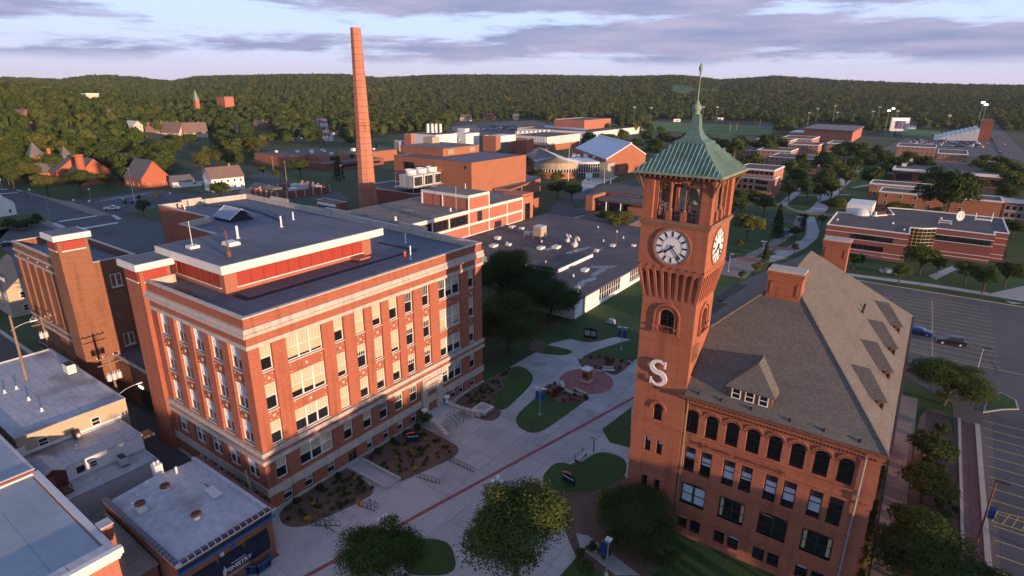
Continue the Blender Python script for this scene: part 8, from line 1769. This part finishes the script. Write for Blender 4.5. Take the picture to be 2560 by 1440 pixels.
for px, py, t in ((1583, 318, 'first from the left'), (1624, 320, 'second from the left'), (1754, 315, 'third from the left'), (1788, 315, 'fourth from the left')): light_pole(px, py, 24, f'sports field floodlight mast, {t}', head=2, lit=M_white, z=.4)
def goal(px, py, rz, label): p = G(px, py, .6); r = root('goal_post', label, 'goal post', (p.x, p.y, .6), None, rz); q = MB(); q.tube((-4, 0, 0), (-4, 0, 11), .15, n=4); q.tube((4, 0, 0), (4, 0, 11), .15, n=4); q.tube((-4, 0, 3), (4, 0, 3), .15, n=4); q.local('frame', M_yellow, r)
goal(1832, 334, .8, 'goal posts on the near sports field'); goal(1892, 320, .8, 'goal posts on the far sports field')
for px, py, w, t, m_ in ((1692, 308, 10, 'white scoreboard left of the copper spire', M_white), (1800, 304, 9, 'white board beyond the running track', M_white)): p = G(px, py, .5); r = root('scoreboard', t, 'scoreboard', (p.x, p.y, .5), None, .6); MB().box(-w/2, -.3, 2, w/2, .3, 6).local('board', m_, r); q = MB(); [q.tube((s*w*.35, 0, 0), (s*w*.35, 0, 2), .15, n=4) for s in (-1, 1)]; q.local('leg', M_grey, r); MB().box(-w*.2, -.35, 3, w*.3, -.3, 4.2).local('red_panel', M_louvre, r)
p = G(2243, 342, 0); r = root('stadium_screen', 'bright video screen in a white frame at the stadium', 'screen', (p.x, p.y, 0), None, .45); MB().box(-9, -.5, 6, 9, .5, 20).local('frame', M_lgrey, r); MB().box(-5, -.6, 8.5, 5, -.5, 16.5).local('screen', mat('screen_print', (.1, .08, .15), .4, .9, .4, .6, .8), r); MB().box(-8, -.6, 17, 8, -.55, 19.4).local('lit_band', emis('screen_glow', (.7, .65, .9), .7), r); q = MB(); [q.tube((s*6, 0, 0), (s*6, 0, 6), .4, n=5) for s in (-1, 1)]; q.local('leg', M_grey, r)
p = G(2405, 352, 0); r = root('grandstand', 'stepped grey grandstand with a brick press box at the stadium', 'grandstand', (p.x, p.y, 0)); 
for k in range(10): MB().box(-24+k*3.6, -8, 0, -24+(k+1)*3.6-.1, 70, 1.5+k*1.15).local('seat_row', M_lgrey, r)
MB().box(13, 8, 0, 22, 46, 20).local('press_box', M_brickD, r); MB().box(12.8, 10, 14, 13, 44, 18).local('window', M_glass, r)
q = MB().box(p.x-60, p.y+30, 0, p.x-58, p.y+140, 2.4); thing(q, 'field_fence', M_navy, 'dark blue banner fence round the stadium field', 'fence')
# ------------------------------------------------------------ church and houses in the woods
CH = root('church', 'red brick church with a pyramid roofed tower, grey roofs and a round turret', 'church', (-360, 112, 0), None, .0)
cb = mat('brick_church', (.4, .12, .06), .9, .08, .2, 3, .06)
q = MB().box(-18.5, -9, -1, -12.5, -3, 12); q.local('tower', cb, CH); q = MB()
for a, b in (((-19, -9.5), (-12, -9.5)), ((-12, -9.5), (-12, -2.5)), ((-12, -2.5), (-19, -2.5)), ((-19, -2.5), (-19, -9.5))): q.face(((*a, 12), (*b, 12), (-15.5, -6, 19.5)))
q.local('tower_roof', M_shingleG, CH); MB().box(-11.8, -2, 5, -10.4, -.6, 16).local('chimney', cb, CH)
for k in (-1, 0, 1): MB().box(-15.5+k*1.6-.45, -9.05, 8, -15.5+k*1.6+.45, -9, 11).local('belfry_opening', M_dark, CH); MB().box(-12.5, -6+k*1.6-.45, 8, -12.45, -6+k*1.6+.45, 11).local('belfry_opening', M_dark, CH)
q = MB().box(-12, -6, -1, 8, 10, 6); q.face(((8, -6, 6), (8, 10, 6), (8, 2, 12))); q.box(-8, -12, -1, -1, -6, 5.5); q.face(((-8, -12, 5.5), (-1, -12, 5.5), (-4.5, -12, 9.5))); q.box(10, -1, -1, 24, 12, 6.5); q.face(((24, -1, 6.5), (24, 12, 6.5), (24, 5.5, 12.5))); q.face(((10, -1, 6.5), (24, -1, 6.5), (24, 5.5, 12.4), (10, 5.5, 12.4))); q.local('wall', cb, CH)
q = MB()
for A_ in (((-13, -7, 5.4), (8.5, -7, 5.4), (8.5, 2, 12.2), (-13, 2, 12.2)), ((-13, 11, 5.4), (-13, 2, 12.2), (8.5, 2, 12.2), (8.5, 11, 5.4)), ((-8.6, -12.5, 5), (-4.5, -12.5, 9.8), (-4.5, 1, 9.8), (-8.6, 1, 5)), ((-.4, -12.5, 5), (-.4, 1, 5), (-4.5, 1, 9.8), (-4.5, -12.5, 9.8)), ((9.6, -1.6, 6), (24.4, -1.6, 6), (24.4, 5.5, 12.7), (9.6, 5.5, 12.7)), ((9.6, 12.6, 6), (9.6, 5.5, 12.7), (24.4, 5.5, 12.7), (24.4, 12.6, 6))): q.face(A_)
for a, b in (((-1.5, .5), (1.5, .5)), ((1.5, .5), (1.5, 3.5)), ((1.5, 3.5), (-1.5, 3.5)), ((-1.5, 3.5), (-1.5, .5))): q.face(((*a, 11), (*b, 11), (*b, 13), (*a, 13))); q.face(((a[0]*1.3, a[1]*1.3-.6, 13), (b[0]*1.3, b[1]*1.3-.6, 13), (0, 2, 18)))
q.local('roof', M_shingleG, CH); MB().lathe((23, 0, -1), [(1.9, 0), (1.8, 15), (2.1, 15.3), (2.1, 16), (1.6, 16)], 12).local('turret', cb, CH)
gable_house('brick_hall_house', 'salmon brick hall with a steep dark gable beside the church', -314, 131, 18, 13, 4.5, 8, .0, cb, M_shingleG, nw=3, floors=1, cat='building')
p = G(533, 477); gable_house('clapboard_house', 'white two storey clapboard house with a brown roof and brick chimney', p.x, p.y+6, 15, 9, 6.2, 4.4, 1.45, M_white, mat('brown_shingle', (.19, .125, .1), .95, .1, .4, 6, .15), chim=True, nw=5, floors=2)
p = G(450, 466); gable_house('white_garage', 'low white garage with a grey roof left of the clapboard house', p.x, p.y+3, 13, 8, 2.8, 2.4, 1.3, M_white, M_shingleG, nw=2, floors=1); p = G(474, 458); gable_house('white_garage', 'low white shed joined behind the garage', p.x, p.y+6, 9, 6, 2.6, 1.9, .1, M_white, M_shingleG, nw=2, floors=1)
p = G(0, 540); gable_house('white_house', 'white house with a dark porch roof cut by the left edge', p.x-3, p.y, 10, 8, 5, 3.4, .2, M_white, M_shingleG, nw=3)
M_brsh = MATS['brown_shingle']; M_cream = mat('cream_render', (.62, .5, .38), .85, .06, .4, 3, .04)
TU = [(398, 345, 20, 11, 1.2, 'left'), (440, 346, 22, 12, .3, 'middle'), (490, 346, 20, 11, 1.2, 'right')]
for px, py, w, d, rz, t in TU: p = G(px, py); gable_house('half_timbered_house', f'large cream half timbered house with a steep brown roof, {t} wing', p.x, p.y, w, d, 6, 8.5, rz, M_cream, M_brsh, chim=True, nw=4)
HS = [(585, 335, 10, 8, .7, 'cream house with a brown gable between trees', M_cream, M_brsh), (655, 328, 16, 12, .2, 'house with a big dark brown hipped roof in the trees', M_brickB, M_brsh), (750, 345, 11, 10, .3, 'pale blue grey house with a dark low roof', M_blindg, M_shingleG), (805, 318, 12, 9, 1.2, 'white house with a purple shingle roof, upper one', M_white, mat('purple_shingle', (.13, .07, .14), .9, .1, .4, 4, .1)), (832, 336, 12, 9, 1.2, 'white house with a purple shingle roof, lower one', M_white, None), (1165, 302, 16, 9, .2, 'low cream house beyond the far car park', M_cream, M_brsh), (1222, 298, 17, 14, .3, 'square salmon brick house beyond the far car park', M_brickP, M_brickM), (1290, 300, 9, 8, .5, 'pale house among the far trees', M_cream, M_shingleG), (150, 336, 10, 8, 1, 'white gable house among the trees behind the church', M_white, M_shingleG), (75, 365, 12, 9, .3, 'brown roofed house left of the church tower', M_brickB, M_brsh), (275, 340, 9, 8, 1.3, 'small white gable house right of the churchyard', M_white, M_shingleG), (340, 350, 16, 8, .1, 'long low house with a pale grey roof', M_cream, M_lgrey), (820, 352, 8, 6, .4, 'small white garden house below the purple roofs', M_white, M_shingleG), (170, 275, 9, 9, .3, 'tiny brick house deep in the left hand woods', M_brickT, M_brickM), (2315, 318, 12, 9, .3, 'pale cottage by the stadium, right of the screen', M_cream, M_shingleG), (2275, 322, 12, 8, .1, 'small white clubhouse by the stadium', M_white, M_shingleG), (570, 270, 10, 8, .4, '', None, None)]
for px, py, w, d, rz, t, wm_, rm_ in HS[:-1]: 
    p = G(px, py); gable_house('woodland_house', t, p.x, p.y, w, d, 5.5, 3.8, rz, wm_, rm_ or MATS['purple_shingle'], nw=3, chim=px in (655, 1222), z=terrain(p.x, p.y))
def hill_pt(px, dist): d = GD(px, dist); return d.x, d.y, terrain(d.x, d.y)
x, y, z = hill_pt(498, 900); zt_ = PPz = None
def z_at(px, py, dist): d = ray(px, py); k = dist/math.hypot(d.x, d.y); return CAMH+d.z*k
zb = z_at(498, 268, 900); zt_ = z_at(497, 222, 900); zm = z_at(498, 250, 900)
r = root('steepled_church', 'slender church spire with a pink belfry rising from the far woods', 'church', (x, y, min(z, zb)-6)); o_ = Vector((x, y, 0)); MB().box(x-2.6, y-2.6, min(z, zb)-6, x+2.6, y+2.6, zm).build('belfry', M_brickP, r); q = MB()
for a, b in (((-2.9, -2.9), (2.9, -2.9)), ((2.9, -2.9), (2.9, 2.9)), ((2.9, 2.9), (-2.9, 2.9)), ((-2.9, 2.9), (-2.9, -2.9))): q.face(((x+a[0], y+a[1], zm), (x+b[0], y+b[1], zm), (x, y, zt_)))
q.build('spire', M_copperd, r)
for px, py0, py1, w, t, dist, m_ in ((230, 243, 233, 36, 'long pale flat building high in the left hand woods', 950, M_cream), (570, 254, 240, 22, 'pinkish building standing out of the woods right of the spire', 1000, M_brickP), (168, 276, 268, 9, 'small brick cube in the left hand woods', 760, M_brickT)):
    x, y, z = hill_pt(px, dist); z1 = z_at(px, py1, dist); z0 = z_at(px, py0, dist); r = root('woodland_building', t, 'building', (x, y, z)); MB().box(x-w/2, y-7, min(z, z0)-12, x+w/2, y+7, z1-1.2).build('wall', m_, r); MB().box(x-w/2-.4, y-7.4, z1-1.2, x+w/2+.4, y+7.4, z1).build('roof', M_white if dist == 950 else M_tar, r)
x, y, z = hill_pt(1385, 2600); thing(MB().tube((x, y, z), (x, y, z_at(1385, 166, 2600)), 1.1, .6, n=5), 'radio_mast', M_white, 'thin radio mast on the far ridge', 'mast')
# haze over the far land
hz = MB().box(-4600, -4600, -75, 4600, 4600, 118); hm = bpy.data.materials.new('haze'); hm.use_nodes = True; t = hm.node_tree; t.nodes.clear(); o_ = t.nodes.new('ShaderNodeOutputMaterial'); v_ = t.nodes.new('ShaderNodeVolumePrincipled')
v_.inputs['Color'].default_value = (.8, .84, .95, 1); v_.inputs['Density'].default_value = .00004; v_.inputs['Anisotropy'].default_value = .1; t.links.new(v_.outputs[0], o_.inputs['Volume'])
tag(hz.build('haze', hm), kind='stuff')
